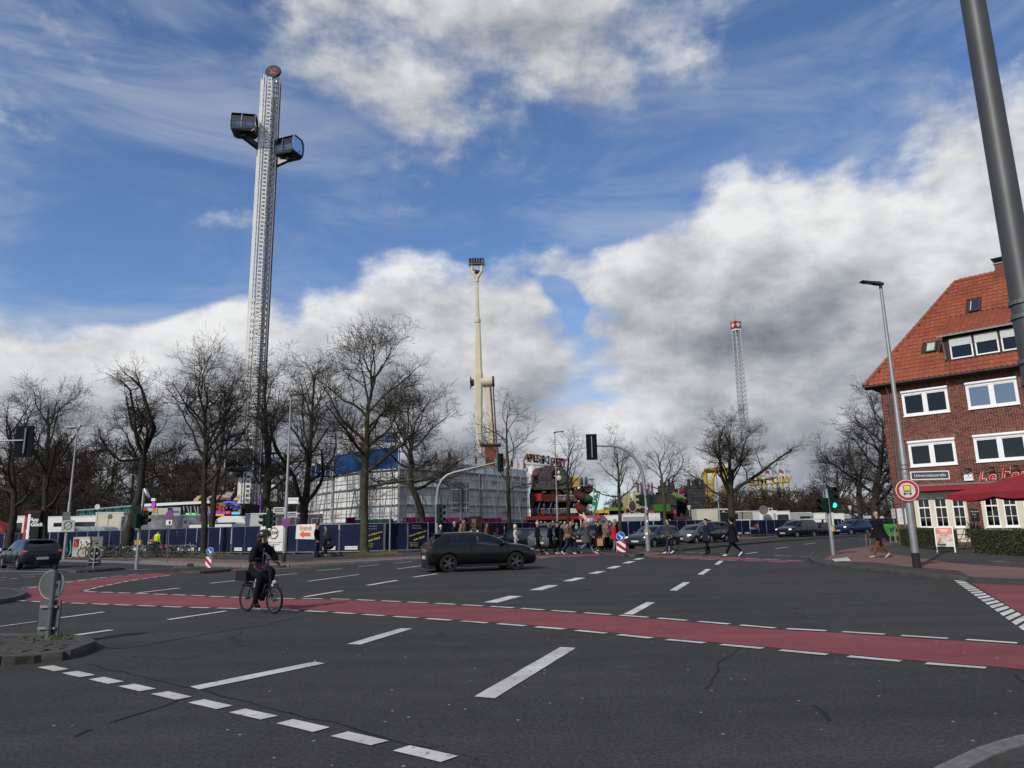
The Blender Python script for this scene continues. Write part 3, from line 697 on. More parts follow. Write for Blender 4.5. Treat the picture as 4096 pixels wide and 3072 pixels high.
def caps(a,b,name):
 a,b=Vector(a),Vector(b);L=(b-a).length;n=int(L/.36);d=(b-a).normalized()
 for i in range(n):
  p=a+d*(i*L/n);o=MB().tube([p,p+d*(L/n*1.08)],[.125,.105],10).build(name,tile_m,roof,50)
caps(Vector(c0)+Vector((0,0,.03)),Vector(ap)+Vector((0,0,.03)),'hip_tile');caps(Vector(ap)+Vector((0,0,.03)),Vector((9.5,RB,RZ+.03)),'ridge_tile')
dm=MB();dm.ext([(DS0,DB,DZ0-.1),(DS0,DB,DZ1),(DS0,2.7,13.0),(DS0,1.4,11.3)],(DS1-DS0,0,0));D=dm.build('dormer',wood_d,roof)
MB().ext([(DS0-.2,DB-.34,DZ1+.0),(DS0-.2,DB-.34,DZ1+.1),(DS0-.2,DB+.1,DZ1+.24),(DS0-.2,DB+.1,DZ1+.12)],(DS1-DS0+.4,0,0)).build('dormer_fascia',zinc,roof)
MB().tube([(DS0-.1,DB-.28,DZ1),(DS0+.02,DB-.1,DZ1-.35),(DS0+.05,DB-.06,DZ0+.1)],.04,7).build('dormer_downpipe',zinc,roof,40)
slat_m=M('white_shutter_slat',(.70,.70,.70),.5,var=.05)
for k in range(5):
 a=DS0+.32+k*1.2;b=a+1.08;zt,zm,zb=DZ1-.10,DZ1-.58,DZ0+.05
 dw=MB();t=.07
 for c in((a,a+t,zb,zm+.2),(b-t,b,zb,zm+.2),(a+t,b-t,zb,zb+t)):dw.bb(c[0],c[1],DB-.05,DB-.002,c[2],c[3])
 w=dw.build('dormer_window',white,D)
 MB().quad((a+t,DB-.02,zb+t),(b-t,DB-.02,zb+t),(b-t,DB-.02,zm+.2),(a+t,DB-.02,zm+.2)).build('pane',win_glass,w)
 z=zm
 while z<zt-.03:MB().ext([(a,DB-.035,z),(a,DB-.07,z+.006),(a,DB-.07,z+.04),(a,DB-.035,z+.046)],(b-a,0,0)).build('slat',slat_m,w);z+=.05
velg=M('roof_window_blind',(.36,.45,.42),.5)
for(s0,s1,u0,u1,gm)in((2.40,2.96,(.87-EB)/ct,(1.46-EB)/ct,velg),(4.44,5.02,(2.88-EB)/ct,(3.57-EB)/ct,M('roof_window_dark',(.02,.03,.06),.1))):
 v=MB()
 for a,b,c,d in((s0,s0+.09,u0,u1),(s1-.09,s1,u0,u1),(s0+.09,s1-.09,u0,u0+.1),(s0+.09,s1-.09,u1-.1,u1)):
  v.ext([rp(a,c,.03),rp(b,c,.03),rp(b,d,.03),rp(a,d,.03)],rp(0,0,.1)-rp(0,0,0))
 vw=v.build('roof_window',M('roof_window_frame',(.05,.045,.042),.5),roof)
 MB().quad(rp(s0+.09,u0+.1,.10),rp(s1-.09,u0+.1,.10),rp(s1-.09,u1-.1,.10),rp(s0+.09,u1-.1,.10)).build('pane',gm,vw)
 MB().ext([rp(s0+.09,u0+.1,.105),rp(s0+.115,u0+.1,.105),rp(s0+.115,u1-.1,.105),rp(s0+.09,u1-.1,.105)],(0,-.01,.01)).build('glazing_bead',white,vw)
ch=MB().bb(5.75,6.9,RB-.4,RB+.5,RZ-.6,RZ+.45);chm=ch.build('chimney',brick_m,roof)
MB().bb(5.7,6.95,RB-.45,RB+.55,RZ+.453,RZ+.52).build('chimney_collar',zinc,chm)
MB().add([(5.85,RB-.3,RZ+.52),(6.8,RB-.3,RZ+.52),(6.8,RB+.4,RZ+.52),(5.85,RB+.4,RZ+.52),(5.6,RB-.5,RZ+.82),(7.05,RB-.5,RZ+.82),(7.05,RB+.6,RZ+.82),(5.6,RB+.6,RZ+.82)],[(0,1,5,4),(1,2,6,5),(2,3,7,6),(3,0,4,7),(4,5,6,7)]).build('chimney_cowl',black_m,chm)
mp=MB().bb(.10,.58,-.05,-.002,1.22,2.1);mb=mp.build('menu_panel',M('menu_white',(.55,.56,.55),.5),house)
for i in range(11):MB().bb(.34-random.uniform(.06,.16),.34+random.uniform(.06,.16),-.053,-.05,2.0-i*.06,2.012-i*.06).build('text_line',M('print_grey',(.16,.17,.17),.6),mb)
def hw(s,b,z):return house.matrix_basis@Vector((s,b,z))
bpy.context.view_layer.update()
cb_=MB().bb(-.2,.2,-.025,.0,-.3,.3);cbo=cb_.build('chalk_board',M('slate',(.012,.014,.015),.7),None,None,None,hw(3.87,-.02,1.66),HTH)
tag(cbo,'small black chalk board with handwriting hung on the bricks between cream windows','board')
chalk=M('chalk',(.55,.55,.55),.9)
text('chalk_text','Herzlich',.11,chalk,cbo,(0,-.027,.17),(R(90),0,0),.0008,shear=.3);text('chalk_text','Doc',.10,chalk,cbo,(-.03,-.027,.02),(R(90),0,0),.0008,shear=.3)
MB().tube([(0,-.027,-.17),(.05,-.027,-.10),(.03,-.027,-.06),(0,-.027,-.09),(-.03,-.027,-.06),(-.05,-.027,-.10)],.004,4,closed=True).build('chalk_heart',chalk,cbo)
# terrace: hedges, parasol, sign, planter, chairs
hl=M('hedge_leaf',(.080,.086,.036),.75,var=.45,scale=9,spec=.2);hcore=M('hedge_core',(.018,.022,.010),.95)
def hedge(a,b,w,h,label):
 a,b=Vector(a),Vector(b);d=b-a;L=d.length;t=thing('hedge',label,'hedge',(a.x,a.y,.1),ang(d),'clipped hedges before the restaurant')
 random.seed(int(L*100));lf=MB()
 def put(p,nrm,s):
  u=nrm.orthogonal().normalized();q=Matrix.Rotation(random.uniform(0,6.28),3,nrm);u=q@u;v=nrm.cross(u);k=nrm*random.uniform(-.3,.9)*s
  lf.add([p,p+u*s*.5+v*s*.35+k*.5,p+u*s+k,p+u*s*.5-v*s*.35+k*.5],[(0,1,2,3)])
 for n,gen in((int(L*h*900),0),(int(L*w*500),1),(int(w*h*700),2)):
  for _ in range(n):
   x,z,y=random.uniform(-.04,L+.04),random.uniform(0,h),random.uniform(-w,0)
   bul=.05*mnoise.noise(Vector((x*1.5,z*2,a.x)))
   if gen==0:put(Vector((x,random.choice((bul,bul,-w)),z)),Vector((0,-1 if False else 1,0)),random.uniform(.025,.06))
   elif gen==1:put(Vector((x,y,h+bul)),Vector((0,0,1)),random.uniform(.025,.06))
   else:put(Vector((random.choice((0,L)),y,z)),Vector((1,0,0)),random.uniform(.025,.06))
 lf.build('foliage',hl,t)
 MB().bb(.03,L-.03,-w+.03,-.03,0,h-.03).build('branch_core',hcore,t);return t
def Z7(x,y):return(3400+x*.45195,1650+y*.45195)
h1a,h1b=G(*Z7(450,1178),.1),G(*Z7(775,1218),.1);h2a,h2b=G(*Z7(1085,1243),.1),G(*Z7(1540,1275),.1)
hedge((h1b.x,h1b.y),(h1a.x,h1a.y),.9,.92,'low clipped green hedge between the leaning sign board and the downpipe corner')
e2=h2b+(h2b-h2a).normalized()*3.0
hedge((e2.x,e2.y),(h2a.x,h2a.y),.9,.92,'low clipped green hedge under the red parasol beside the planter bowl')
P0=Vector((19.1,31.8));ed=Vector((.18,-.98)).normalized();pd=Vector((.98,.18)).normalized();UC=P0+ed*2.5+pd*2.5
um=thing('parasol','large square red canvas parasol spread over the restaurant terrace','parasol',(UC.x,UC.y,.1),ang(ed))
uc=MB();hh=2.5;ue,ua=2.42,3.35
cr_=[(-hh,-hh),(hh,-hh),(hh,hh),(-hh,hh)]
for i in range(4):
 a,b=Vector(cr_[i]),Vector(cr_[(i+1)%4]);mdl=(a+b)/2;n=5;A=Vector((0,0,ua))
 for p,q in((a,mdl),(mdl,b)):
  rows=[]
  for k in range(n+1):
   base=p.lerp(q,k/n);sag=-.03*math.sin(math.pi*k/n)
   rows.append([Vector((base.x*t,base.y*t,lerp(ua,ue,t**.92)+sag*t))for t in(0.04,.35,.7,1)])
  for k in range(n):
   for j in range(3):uc.quad(rows[k][j],rows[k+1][j],rows[k+1][j+1],rows[k][j+1])
  for k in range(n):
   def dr(k):return.30-.10*(abs(k/n-.5)*2)**2.5
   r0,r1=rows[k][3],rows[k+1][3];o_=Vector((mdl.x,mdl.y,0)).normalized()*.03
   uc.quad(r0,r1,r1+o_-Vector((0,0,dr(k+1))),r0+o_-Vector((0,0,dr(k))))
uco=uc.build('canopy',red_cloth,um,180)
MB().cyl((0,0,0),(0,0,ua+.1),.04,n=10).build('pole',zinc,um)
MB().bb(-.5,.5,-.5,.5,0,.08).build('base',M('concrete_grey',(.2,.2,.2),.9),um)
for i in range(8):
 a=i*math.pi/4;r=hh*(1.0 if i%2==0 else 1.38);MB().bar((0,0,ua-.12),(math.cos(a)*r*.97,math.sin(a)*r*.97,ue-.02),.025).build('rib',zinc,um)
ab=G(*Z7(853,1240),.1);sgn=thing('pavement_sign','white framed pavement sign with red and cream poster before the hedge gap','sign board',(ab.x,ab.y,.1),R(-33))
fr=MB();w,z0,z1=.32,.26,1.0
for s in(-1,1):fr.bar((s*w,.0,0),(s*w,.22,z1+.04),.035)
for z in(z0,z1+.02):fr.bar((-w,.22*z/1.04,z),(w,.22*z/1.04,z),.035)
fr.build('frame',white,sgn)
bk_=MB()
for s in(-1,1):bk_.bar((s*w,.52,0),(s*w,.24,z1),.03)
bk_.build('rear_leg',white,sgn)
def sp_(x,z,o=.0):return(x,.22*z/1.04-.02-o,z)
pst=MB().quad(sp_(-w+.02,z0+.02),sp_(w-.02,z0+.02),sp_(w-.02,z1),sp_(-w+.02,z1)).build('poster',paint_mat('menu_poster',(.62,.52,.42),(.30,.16,.09),.47),sgn)
MB().quad(sp_(-w+.02,.76,.003),sp_(w-.02,.76,.003),sp_(w-.02,z1,.003),sp_(-w+.02,z1,.003)).build('poster_header',M('poster_salmon',(.62,.17,.13),.5),pst)
for i in range(3):MB().quad(sp_(-.16+i*.03,.93-i*.05,.005),sp_(.17-i*.03,.93-i*.05,.005),sp_(.17-i*.03,.945-i*.05,.005),sp_(-.16+i*.03,.945-i*.05,.005)).build('poster_line',white,pst)
MB().quad(sp_(-w+.03,.29,.003),sp_(.02,.29,.003),sp_(.02,.36,.003),sp_(-w+.03,.36,.003)).build('poster_footer',M('poster_maroon',(.16,.03,.03),.5),pst)
MB().quad(sp_(.05,.29,.004),sp_(w-.03,.29,.004),sp_(w-.03,.43,.004),sp_(.05,.43,.004)).build('poster_label',M('poster_grey',(.5,.5,.5),.5),pst)
pb=at(*Z7(1100,1020),33.6);pl=thing('planter_bowl','grey planter bowl with grassy plants and red flowers on a low pedestal','planter',(pb.x,pb.y,.1))
MB().lathe([(.22,.0),(.22,.55),(.30,.56),(.30,.62)],(0,0,0),n=12).build('pedestal',M('pedestal_grey',(.12,.12,.12),.8),pl)
zb_=max(.62,pb.z-.16)
MB().lathe([(.16,.62),(.30,.70),(.38,.86),(.39,.90),(.35,.90),(.28,.80)],n=18).build('bowl',M('bowl_grey',(.15,.16,.155),.6),pl,40)
gp=MB()
for i in range(160):
 a=random.uniform(0,6.28);r=random.uniform(0,.3);l=random.uniform(.15,.55)*(1.3 if math.cos(a)<0 else.5);b0=Vector((math.cos(a)*r,math.sin(a)*r,.84));t_=b0+Vector((math.cos(a)*l*.7,math.sin(a)*l*.7,l));sd_=Vector((-math.sin(a),math.cos(a),0))*.012
 gp.add([b0-sd_,b0+sd_,t_],[(0,1,2)])
gp.build('grasses',M('grass_plant',(.09,.11,.06),.7,var=.3),pl)
fw=MB()
for i in range(9):fw.ell((.1+random.uniform(-.05,.22),random.uniform(-.2,.1),.95+random.uniform(-.03,.06)),(.04,.04,.035),6,4,i%2)
fw.build('flowers',[M('flower_red',(.45,.03,.02),.6),M('flower_yellow',(.55,.42,.18),.6)],pl)
wd=M('teak',(.16,.11,.06),.7,var=.25);st_m=M('dark_steel',(.05,.05,.05),.5,.4)
cpos=at(*Z7(1010,1160),33.2);chr_=thing('garden_chair','folding garden chair with wooden slats and steel frame standing behind the pavement sign','chair',(cpos.x,cpos.y,.1),R(200))
for i in range(5):MB().bb(-.22,.22,-.2+i*.09,-.13+i*.09,.44,.46).build('seat_slat',wd,chr_)
for i in range(5):MB().box((0,.27+i*.012,.54+i*.085),(.44,.018,.07)).build('back_slat',wd,chr_)
for s in(-1,1):
 MB().tube([(s*.24,-.24,0),(s*.24,.05,.45),(s*.24,.33,.95)],.013,6).build('leg',st_m,chr_);MB().tube([(s*.25,.3,0),(s*.25,-.05,.45),(s*.25,-.2,.46)],.013,6).build('leg',st_m,chr_)
 MB().tube([(s*.25,.26,.66),(s*.26,-.2,.64)],.018,6).build('armrest',st_m,chr_)
 # street furniture
galv=M('galvanised_steel',(.27,.275,.28),.5,.55,var=.12,scale=2)
galv_d=M('weathered_steel',(.13,.135,.135),.6,.5,var=.2,scale=2)
sig_green=M('signal_housing_green',(.010,.022,.018),.7,var=.15,spec=.1)
lens_m=M('signal_lens_off',(.03,.07,.065),.2);lens_r=M('signal_lens_dark',(.02,.015,.014),.25)
lens_on=M('signal_lens_green_lit',(.02,.5,.4),.3,emit=(.05,1.0,.75),es=1.6)
yellow_box=M('button_box_yellow',(.62,.42,.05),.5);blk=M('black_plastic',(.015,.015,.016),.5)
s_red=M('sign_red',(.42,.02,.025),.45,var=.05);s_blue=M('sign_blue',(.012,.10,.36),.45,var=.05);s_white=M('sign_white',(.72,.72,.71),.45,var=.05)
s_back=M('sign_back_grey',(.10,.105,.105),.55,.4,var=.15);s_yel=M('sign_yellow',(.72,.52,.03),.45)
def disc(c,r,face,th=.02,n=24,mb=None,mi=0):
 mb=mb or MB();nv=Vector((math.cos(face),math.sin(face),0));c=Vector(c)
 return mb.cyl(c-nv*th/2,c+nv*th/2,r,r,n,mi)
def frame_of(face):nv=Vector((math.cos(face),math.sin(face),0));return nv,Vector((-math.sin(face),math.cos(face),0))
def plate(c,w,h,face,th=.015,mb=None,mi=0):
 nv,sv=frame_of(face);mb=mb or MB();c=Vector(c);p=[c+sv*a*w/2+Vector((0,0,b*h/2))-nv*th/2 for a,b in((-1,-1),(1,-1),(1,1),(-1,1))]
 return mb.ext(p,nv*th,mi)
def signal_head(parent,c,face,n=3,lit=None,board=False,name='signal_head'):
 nv,sv=frame_of(face);c=Vector(c);h=.30*n
 hb=MB();plate(c-nv*.10,.29,h,face,.20,hb)
 if board:plate(c-nv*.20,.62,h+.30,face,.02,hb)
 o=hb.build(name,sig_green,parent)
 for i in range(n):
  z=(n-1)/2*.30-i*.30;p=c+Vector((0,0,z))+nv*.002
  disc(p,.10,face,.012).build('lens',lens_on if lit==i else lens_m,o)
  v=MB();k=8;vs=[]
  for d in(0,1):
   for j in range(k+1):
    a=R(-25)+R(230)*j/k;L=(.04 if d==0 else.22)-(0.05*(1-math.sin(a))if d else 0)
    vs.append(p+sv*math.cos(a)*.115+Vector((0,0,math.sin(a)*.115))+nv*(0 if d==0 else L))
  v.add(vs,[(j,j+1,k+2+j,k+1+j)for j in range(k)]);v.build('visor',sig_green,o)
 return o
def button(parent,c,face):
 nv,sv=frame_of(face);b=MB();plate(Vector(c)+nv*.11,.10,.20,face,.08,b);b.build('push_button_box',yellow_box,parent)
TOC=R(-90)
def lamp(px,top_y,label,head=(-1,0),hl=.62,r0=.085,style='flat',sleeve=True,Y=None,group='street lamp posts'):
 b=G(px[0],px[1],.1)if Y is None else at(px[0],px[1],Y);b.z=.1 if Y is None else 0.0
 tz=at(px[0],top_y,b.y).z-b.z
 t=thing('street_lamp',label,'lamp post',b,0,group)
 p=MB();p.tube([(0,0,0),(0,0,tz*.42),(0,0,tz*.43),(0,0,tz)],[r0,r0*.92,r0*.72,r0*.42],14);p.build('pole',galv,t,40)
 if sleeve:MB().cyl((0,0,0),(0,0,.42),r0*1.06,n=14).build('base_sleeve',M('black_base_paint',(.02,.02,.022),.7),t)
 h=Vector((head[0],head[1],0)).normalized();s=Vector((-h.y,h.x,0));hm=MB()
 if style=='flat':
  o0=Vector((0,0,tz));hm.cyl(o0,o0+Vector((0,0,.14)),r0*.5,n=8)
  pts=[(-.10,.05,.06),(.08,.09,.10),(.25,.10,.06),(hl,.11,.035)];rows=[]
  for d,w,th in pts:
   c=o0+h*d+Vector((0,0,.16+d*.10));rows.append([c-s*w-Vector((0,0,th/2)),c+s*w-Vector((0,0,th/2)),c+s*w*.8+Vector((0,0,th/2)),c-s*w*.8+Vector((0,0,th/2))])
  for a,b_ in zip(rows,rows[1:]):
   for j in range(4):hm.quad(a[j],a[(j+1)%4],b_[(j+1)%4],b_[j])
  hm.quad(*rows[0]);hm.quad(*rows[-1])
  hm.build('lamp_head',M('lamp_head_grey',(.035,.036,.04),.5),t);
  c=o0+h*(hl*.62)+Vector((0,0,.16+hl*.062-.035));MB().add([c+h*.16+s*.08,c+h*.16-s*.08,c-h*.16-s*.08,c-h*.16+s*.08],[(0,1,2,3)]).build('led_panel',M('led_glass',(.25,.26,.27),.2),t)
 else:
  hm.ell(Vector((0,0,tz+.04))+h*hl*.45,(hl*.5,.16,.09),14,8);hm.build('lamp_head',M('lamp_head_light',(.30,.31,.31),.4),t,60)
  MB().ell(Vector((0,0,tz-.0))+h*hl*.5,(hl*.4,.13,.08),12,6).build('lamp_glass',M('lamp_bowl',(.35,.36,.36),.2),t,60)
 return t,b,tz
L1,b1,h1=lamp((1981*S,1227*S),622*S,'tall grey street lamp with round sign and street name blade before the hedge',(-1,-.1),.62,.10)
def zrel(y,px,b):return at(px,y,b.y).z-b.z
cx,cy=Z7(506,688);c=at(cx,cy,b1.y-.14)-b1;rs=.30
sg=MB();fc=R(-108)
disc(c,rs,fc,.02,32,sg);so=sg.build('round_sign',s_white,L1);nv,sv=frame_of(fc)
disc(c+nv*.013,rs*.95,fc,.004,32).build('red_ring',s_red,so);disc(c+nv*.016,rs*.70,fc,.004,32).build('white_field',M('sign_grey_white',(.5,.52,.5),.5),so)
plate(c+nv*.020+Vector((0,0,.06)),.19,.17,fc,.004).build('truck_outline',blk,so);plate(c+nv*.024+Vector((0,0,.06)),.155,.135,fc,.004).build('truck_body',s_yel,so)
plate(c+nv*.020+Vector((0,0,-.045)),.20,.015,fc,.004).build('truck_frame',blk,so);plate(c+nv*.020+Vector((0,0,-.10)),.16,.018,fc,.004).build('truck_axle',blk,so)
for s in(-1,1):plate(c+nv*.022+sv*s*.075+Vector((0,0,-.10)),.05,.06,fc,.004).build('truck_wheel',blk,so);plate(c+nv*.026+sv*s*rs*.72,.05,.022,fc,.003).build('side_mark',M('mark_grey',(.12,.13,.12),.6),so)
a=at(*Z7(520,578),b1.y-.05)-b1;e=at(*Z7(816,545),b1.y-.6)-b1;zc=zrel(Z7(660,560)[1],Z7(660,560)[0],b1)
bl_=MB();dv=Vector((1,-.12,0)).normalized();c0_=Vector((dv.x*.64,dv.y*.64-.06,zc));fb=math.atan2(-dv.x,dv.y);
plate(c0_,1.06,.25,fb,.03,bl_);bo=bl_.build('street_name_sign',s_white,L1);nv,sv=frame_of(fb)
plate(c0_+nv*.017,1.0,.19,fb,.004).build('sign_face',M('sign_slate_blue',(.06,.065,.08),.5),bo)
text('lettering','Universitätsstraße',.118,s_white,bo,c0_+nv*.021,(R(90),0,fb+R(90)),.002)
for z in(zc+.08,zc-.08,c.z):MB().lathe([(.105,-.02),(.105,.02)],(0,0,z),n=12).build('pole_clamp',galv,L1)
for z in(zc+.2,zc+.32):MB().lathe([(.1,-.01),(.1,.01)],(0,0,z),n=12).build('band',blk,L1)
L2,b2,h2=lamp((613*S,1215*S),860*S,'tall slim street lamp with no stopping sign and street name blades by the fair fence',(1,.2),.75,.085)
def nostop(parent,c,r=.21,fc=TOC):
 o=disc(c,r,fc,.02,24).build('no_stopping_sign',s_red,parent);nv,sv=frame_of(fc);disc(Vector(c)+nv*.013,r*.8,fc,.004,24).build('blue_field',s_blue,o)
 for s in(1,-1):
  q=[Vector(c)+nv*.017+sv*a*r+Vector((0,0,b*r*s))for a,b in((-.62,-.5),(-.5,-.62),(.62,.5),(.5,.62))];MB().quad(*q).build('cross_bar',s_red,o)
 return o
z2=lambda x,y:(650+x*.33159,1900+y*.33159)
nostop(L2,at(*z2(1490,578),b2.y-.12)-b2,.20)
for(x0,y0,x1,y1,tx)in((1342,435,1470,410,'Gerichtsstraße'),(1505,485,1625,470,'Schlossplatz')):
 a,e=at(*z2(x0,y0),b2.y)-b2,at(*z2(x1,y1),b2.y)-b2;c_=(a+e)/2;w=(e-a).length
 o=plate(c_,w,.24,TOC,.03).build('street_name_sign',s_white,L2);plate(c_+Vector((0,-.018,0)),w-.06,.17,TOC,.004).build('sign_face',M('sign_slate_blue'),o);text('lettering',tx,.115,s_white,o,c_+Vector((0,-.022,0)),(R(90),0,0),.002)
c_=at(*z2(1560,310),b2.y)-b2;o=plate(c_,.62,.28,TOC,.03).build('direction_sign',s_white,L2);text('lettering','MS Centrum',.09,blk,o,c_+Vector((-.04,-.018,.04)),(R(90),0,0),.002);text('arrow','>',.2,s_red,o,c_+Vector((.25,-.018,0)),(R(90),0,0),.002)
L3,b3,h3=lamp((138*S,1208*S),925*S,'grey street lamp with oval head and square zone sign beside the advertising column',(-1,0),.95,.10,'oval',False)
z1=lambda x,y:(x*.42194,1600+y*.42194)
c_=at(*z1(645,1195),b3.y-.13)-b3;o=plate(c_,.82,.72,TOC,.02).build('zone_sign',M('zone_sign_grey',(.34,.35,.34),.6),L3);nv,sv=frame_of(TOC)
MB().tube([c_+Vector((.24*math.cos(a),-.015,.04+.24*math.sin(a)))for a in[i*math.pi/12 for i in range(24)]],.028,5,closed=True).build('ring',M('zone_ring',(.08,.085,.085),.6),o);MB().bar(c_+Vector((-.3,-.015,-.22)),c_+Vector((.3,-.015,.28)),.045,.01).build('bar',M('zone_ring'),o)
c_=at(*z1(630,1110),b3.y-.1)-b3;plate(c_,.5,.62,TOC,.02).build('sign_back',s_back,L3)
lamp((1205*S,1150*S),938*S,'slim street lamp standing before the red funhouse',(1,0),.8,.09,Y=58)
lamp((1556*S,1140*S),1014*S,'slim street lamp with small white notice beside the bare tree and black truck',(1,0),.8,.085,Y=70)
lamp((1787*S,1140*S),1012*S,'slim street lamp far down the side street behind the green bicycle signal',(1,0),.8,.08,Y=82)
bp=Vector((.754*5.3,5.3,.1));mast=thing('street_mast','thick dark grey steel mast with clamp bands rising close beside the kerb','mast',bp)
MB().tube([(0,0,0),(0,0,1.0),(0,0,1.05),(0,0,9.5)],[.115,.112,.10,.082],24).build('pole',M('mast_grey',(.075,.077,.078),.5,.4,var=.15,scale=2),mast,40)
for y in(712,745,850,900):
 z=at(2190*S,y*S*.92,5.3).z-.1;MB().lathe([(.108,-.015),(.108,.015)],(0,0,z),n=20).build('clamp_band',galv_d,mast)
z=at(2200*S,640*S,5.3).z-.1;MB().bb(.06,.16,-.05,.05,z-.25,z+.12).build('bracket',galv_d,mast);plate((.45,-.06,z-.05),.6,.6,R(60),.02).build('sign_back',s_back,mast)
t1y=25.0;c_=at(*z1(228,395),t1y);g1=thing('signal_gantry','overhead traffic signal seen from behind on a thin arm reaching in past the left trees','traffic light',(c_.x-6,t1y,0),0,'traffic signal masts')
hd=Vector((6,0,c_.z));pl_=MB();plate(hd,.64,1.12,R(90),.03,pl_);pl_.build('backboard',M('signal_board_black',(.006,.008,.011),.8,spec=.08),g1)
signal_head(g1,hd+Vector((0,.2,0)),R(90));MB().bar(hd+Vector((.06,-.04,-.42)),hd+Vector((.06,-.04,.48)),.08,.05).build('bracket',galv_d,g1)
MB().tube([(0,0,0),(0,0,c_.z-1.2),(.4,0,c_.z-.3),(1.2,0,c_.z+.02),(6,-.05,c_.z+.04)],[.1,.08,.07,.05,.028],10).build('mast_arm',galv,g1,60)
b_=G(*z1(1292,1606));t2=thing('signal_mast','grey signal post with paired dark signal heads and yellow button box before the leaning trunk','traffic light',b_,0,'traffic signal masts')
tz=at(*z1(1330,840),b_.y).z;MB().tube([(0,0,0),(0,0,2.6),(.05,0,2.65),(.05,0,tz)],[.08,.075,.065,.055],12).build('pole',galv,t2,40)
zc=at(*z1(1300,1095),b_.y).z;signal_head(t2,(-.22,0,zc),R(190),3);signal_head(t2,(.22,.05,zc-.1),R(-8),2);signal_head(t2,(.0,-.14,zc-.25),R(60),2)
button(t2,(0,0,1.15),R(215));button(t2,(0,0,1.15),R(-20));MB().bb(-.1,.14,.06,.12,1.9,2.35).build('small_plate',s_white,t2)
dc=at(*z1(1395,885),b_.y)-b_;MB().cyl(dc-Vector((.02,.01,.01)),dc+Vector((.02,-.0,.01)),.24,n=20).build('white_mirror',s_white,t2)
b_=G(*z2(1238,1030),.1);t3=thing('signal_mast','signal post with two dark heads standing behind the cyclist in black','traffic light',b_,0,'traffic signal masts')
tz=at(*z2(1255,400),b_.y).z-.1;MB().cyl((0,0,0),(0,0,tz),.07,.055,12).build('pole',galv,t3,40);zc=at(*z2(1240,535),b_.y).z-.1
signal_head(t3,(-.22,0,zc-.05),R(200),2);signal_head(t3,(.2,.05,zc),R(-5),3)
z3=lambda x,y:(1200+x*.39172,1700+y*.39172);z4=lambda x,y:(1650+x*.39172,1700+y*.39172)
t4y=36.0;b_=at(*z3(1397,1115),t4y);b_.z=0;t4=thing('signal_gantry','curved arm signal mast with hanging head behind the black hatchback','traffic light',b_,0,'traffic signal masts')
path=[Vector((0,0,0))]+[at(*z3(*p),t4y)-b_ for p in((1397,950),(1398,740),(1412,640),(1445,565),(1500,515),(1570,485))]+[at(*z4(*p),t4y)-b_ for p in((600,445),(868,380))]
MB().tube(path,[.10,.085,.08,.078,.075,.07,.065,.055,.04],12).build('mast_arm',galv,t4,60)
hc=at(*z4(900,382),t4y-.25)-b_;signal_head(t4,hc,R(-80),3);MB().bar(hc+Vector((-.18,.1,-.5)),hc+Vector((-.18,.1,.55)),.06).build('bracket',galv_d,t4)
zc=at(*z4(290,905),t4y).z;signal_head(t4,(.22,-.05,zc),R(-20),3)
z5=lambda x,y:(2250+x*.33149,1700+y*.33149)
b_=G(*z5(1035,1522),.1);t5=thing('signal_gantry','curved arm signal mast on the crossing island with head seen from behind','traffic light',b_,0,'traffic signal masts')
path=[Vector((0,0,0))]+[at(*z5(*p),b_.y)-b_ for p in((1020,1250),(1008,1000),(990,750),(970,600),(935,500),(870,395),(780,315),(690,270),(600,253),(500,252),(365,256))]
MB().tube(path,[.13,.125,.10,.095,.09,.085,.08,.075,.07,.06,.05,.04],12).build('mast_arm',galv,t5,60)
hc=at(*z5(352,265),b_.y-.1)-b_;plate(hc,.60,1.42,R(90),.03).build('backboard',M('signal_board_black'),t5);signal_head(t5,hc+Vector((0,.2,0)),R(90),3);MB().bar(hc+Vector((.0,-.05,-.6)),hc+Vector((0,-.05,.6)),.05).build('bracket',galv,t5)
zc=at(*z5(1000,905),b_.y).z-.1;signal_head(t5,(-.3,0,zc),R(190),2);signal_head(t5,(.3,0,zc),R(-10),2);signal_head(t5,(.05,.3,zc+.15),R(80),3)
zb=at(*z5(1010,1285),b_.y).z-.1;button(t5,(0,0,zb),R(180));button(t5,(0,0,zb),R(0));
for i in range(9):a=random.uniform(-2.6,-.5);z=random.uniform(.6,2.9);plate((math.cos(a)*.128,math.sin(a)*.128,z),.09,.1,a,.004).build('sticker',s_white if i%3 else blk,t5)
z6=lambda x,y:(2750+x*.39172,1650+y*.39172)
b_=G(*z6(1490,1456),.1);t6=thing('signal_mast','signal post with lit green bicycle light at the paved corner','traffic light',b_,0,'traffic signal masts')
tz=at(*z6(1412,780),b_.y).z-.1;MB().tube([(0,0,0),(0,0,2.3),(0,0,2.35),(0,0,tz)],[.085,.08,.065,.06],12).build('pole',galv,t6,40)
zc=at(*z6(1470,872),b_.y).z-.1;sh6=signal_head(t6,(.22,-.1,zc),R(-95),3,2);signal_head(t6,(-.25,-.05,zc-.3),R(205),2);button(t6,(0,0,1.05),R(-60));MB().bb(-.22,-.02,.05,.1,zc+.3,zc+.55).build('small_plate',s_back,t6)
for dx in(-.04,.04):MB().tube([Vector((.22+dx+.028*math.cos(a),-.112,zc-.32+.028*math.sin(a)))for a in[i*math.pi/5 for i in range(10)]],.006,4,closed=True).build('bicycle_symbol',blk,sh6)
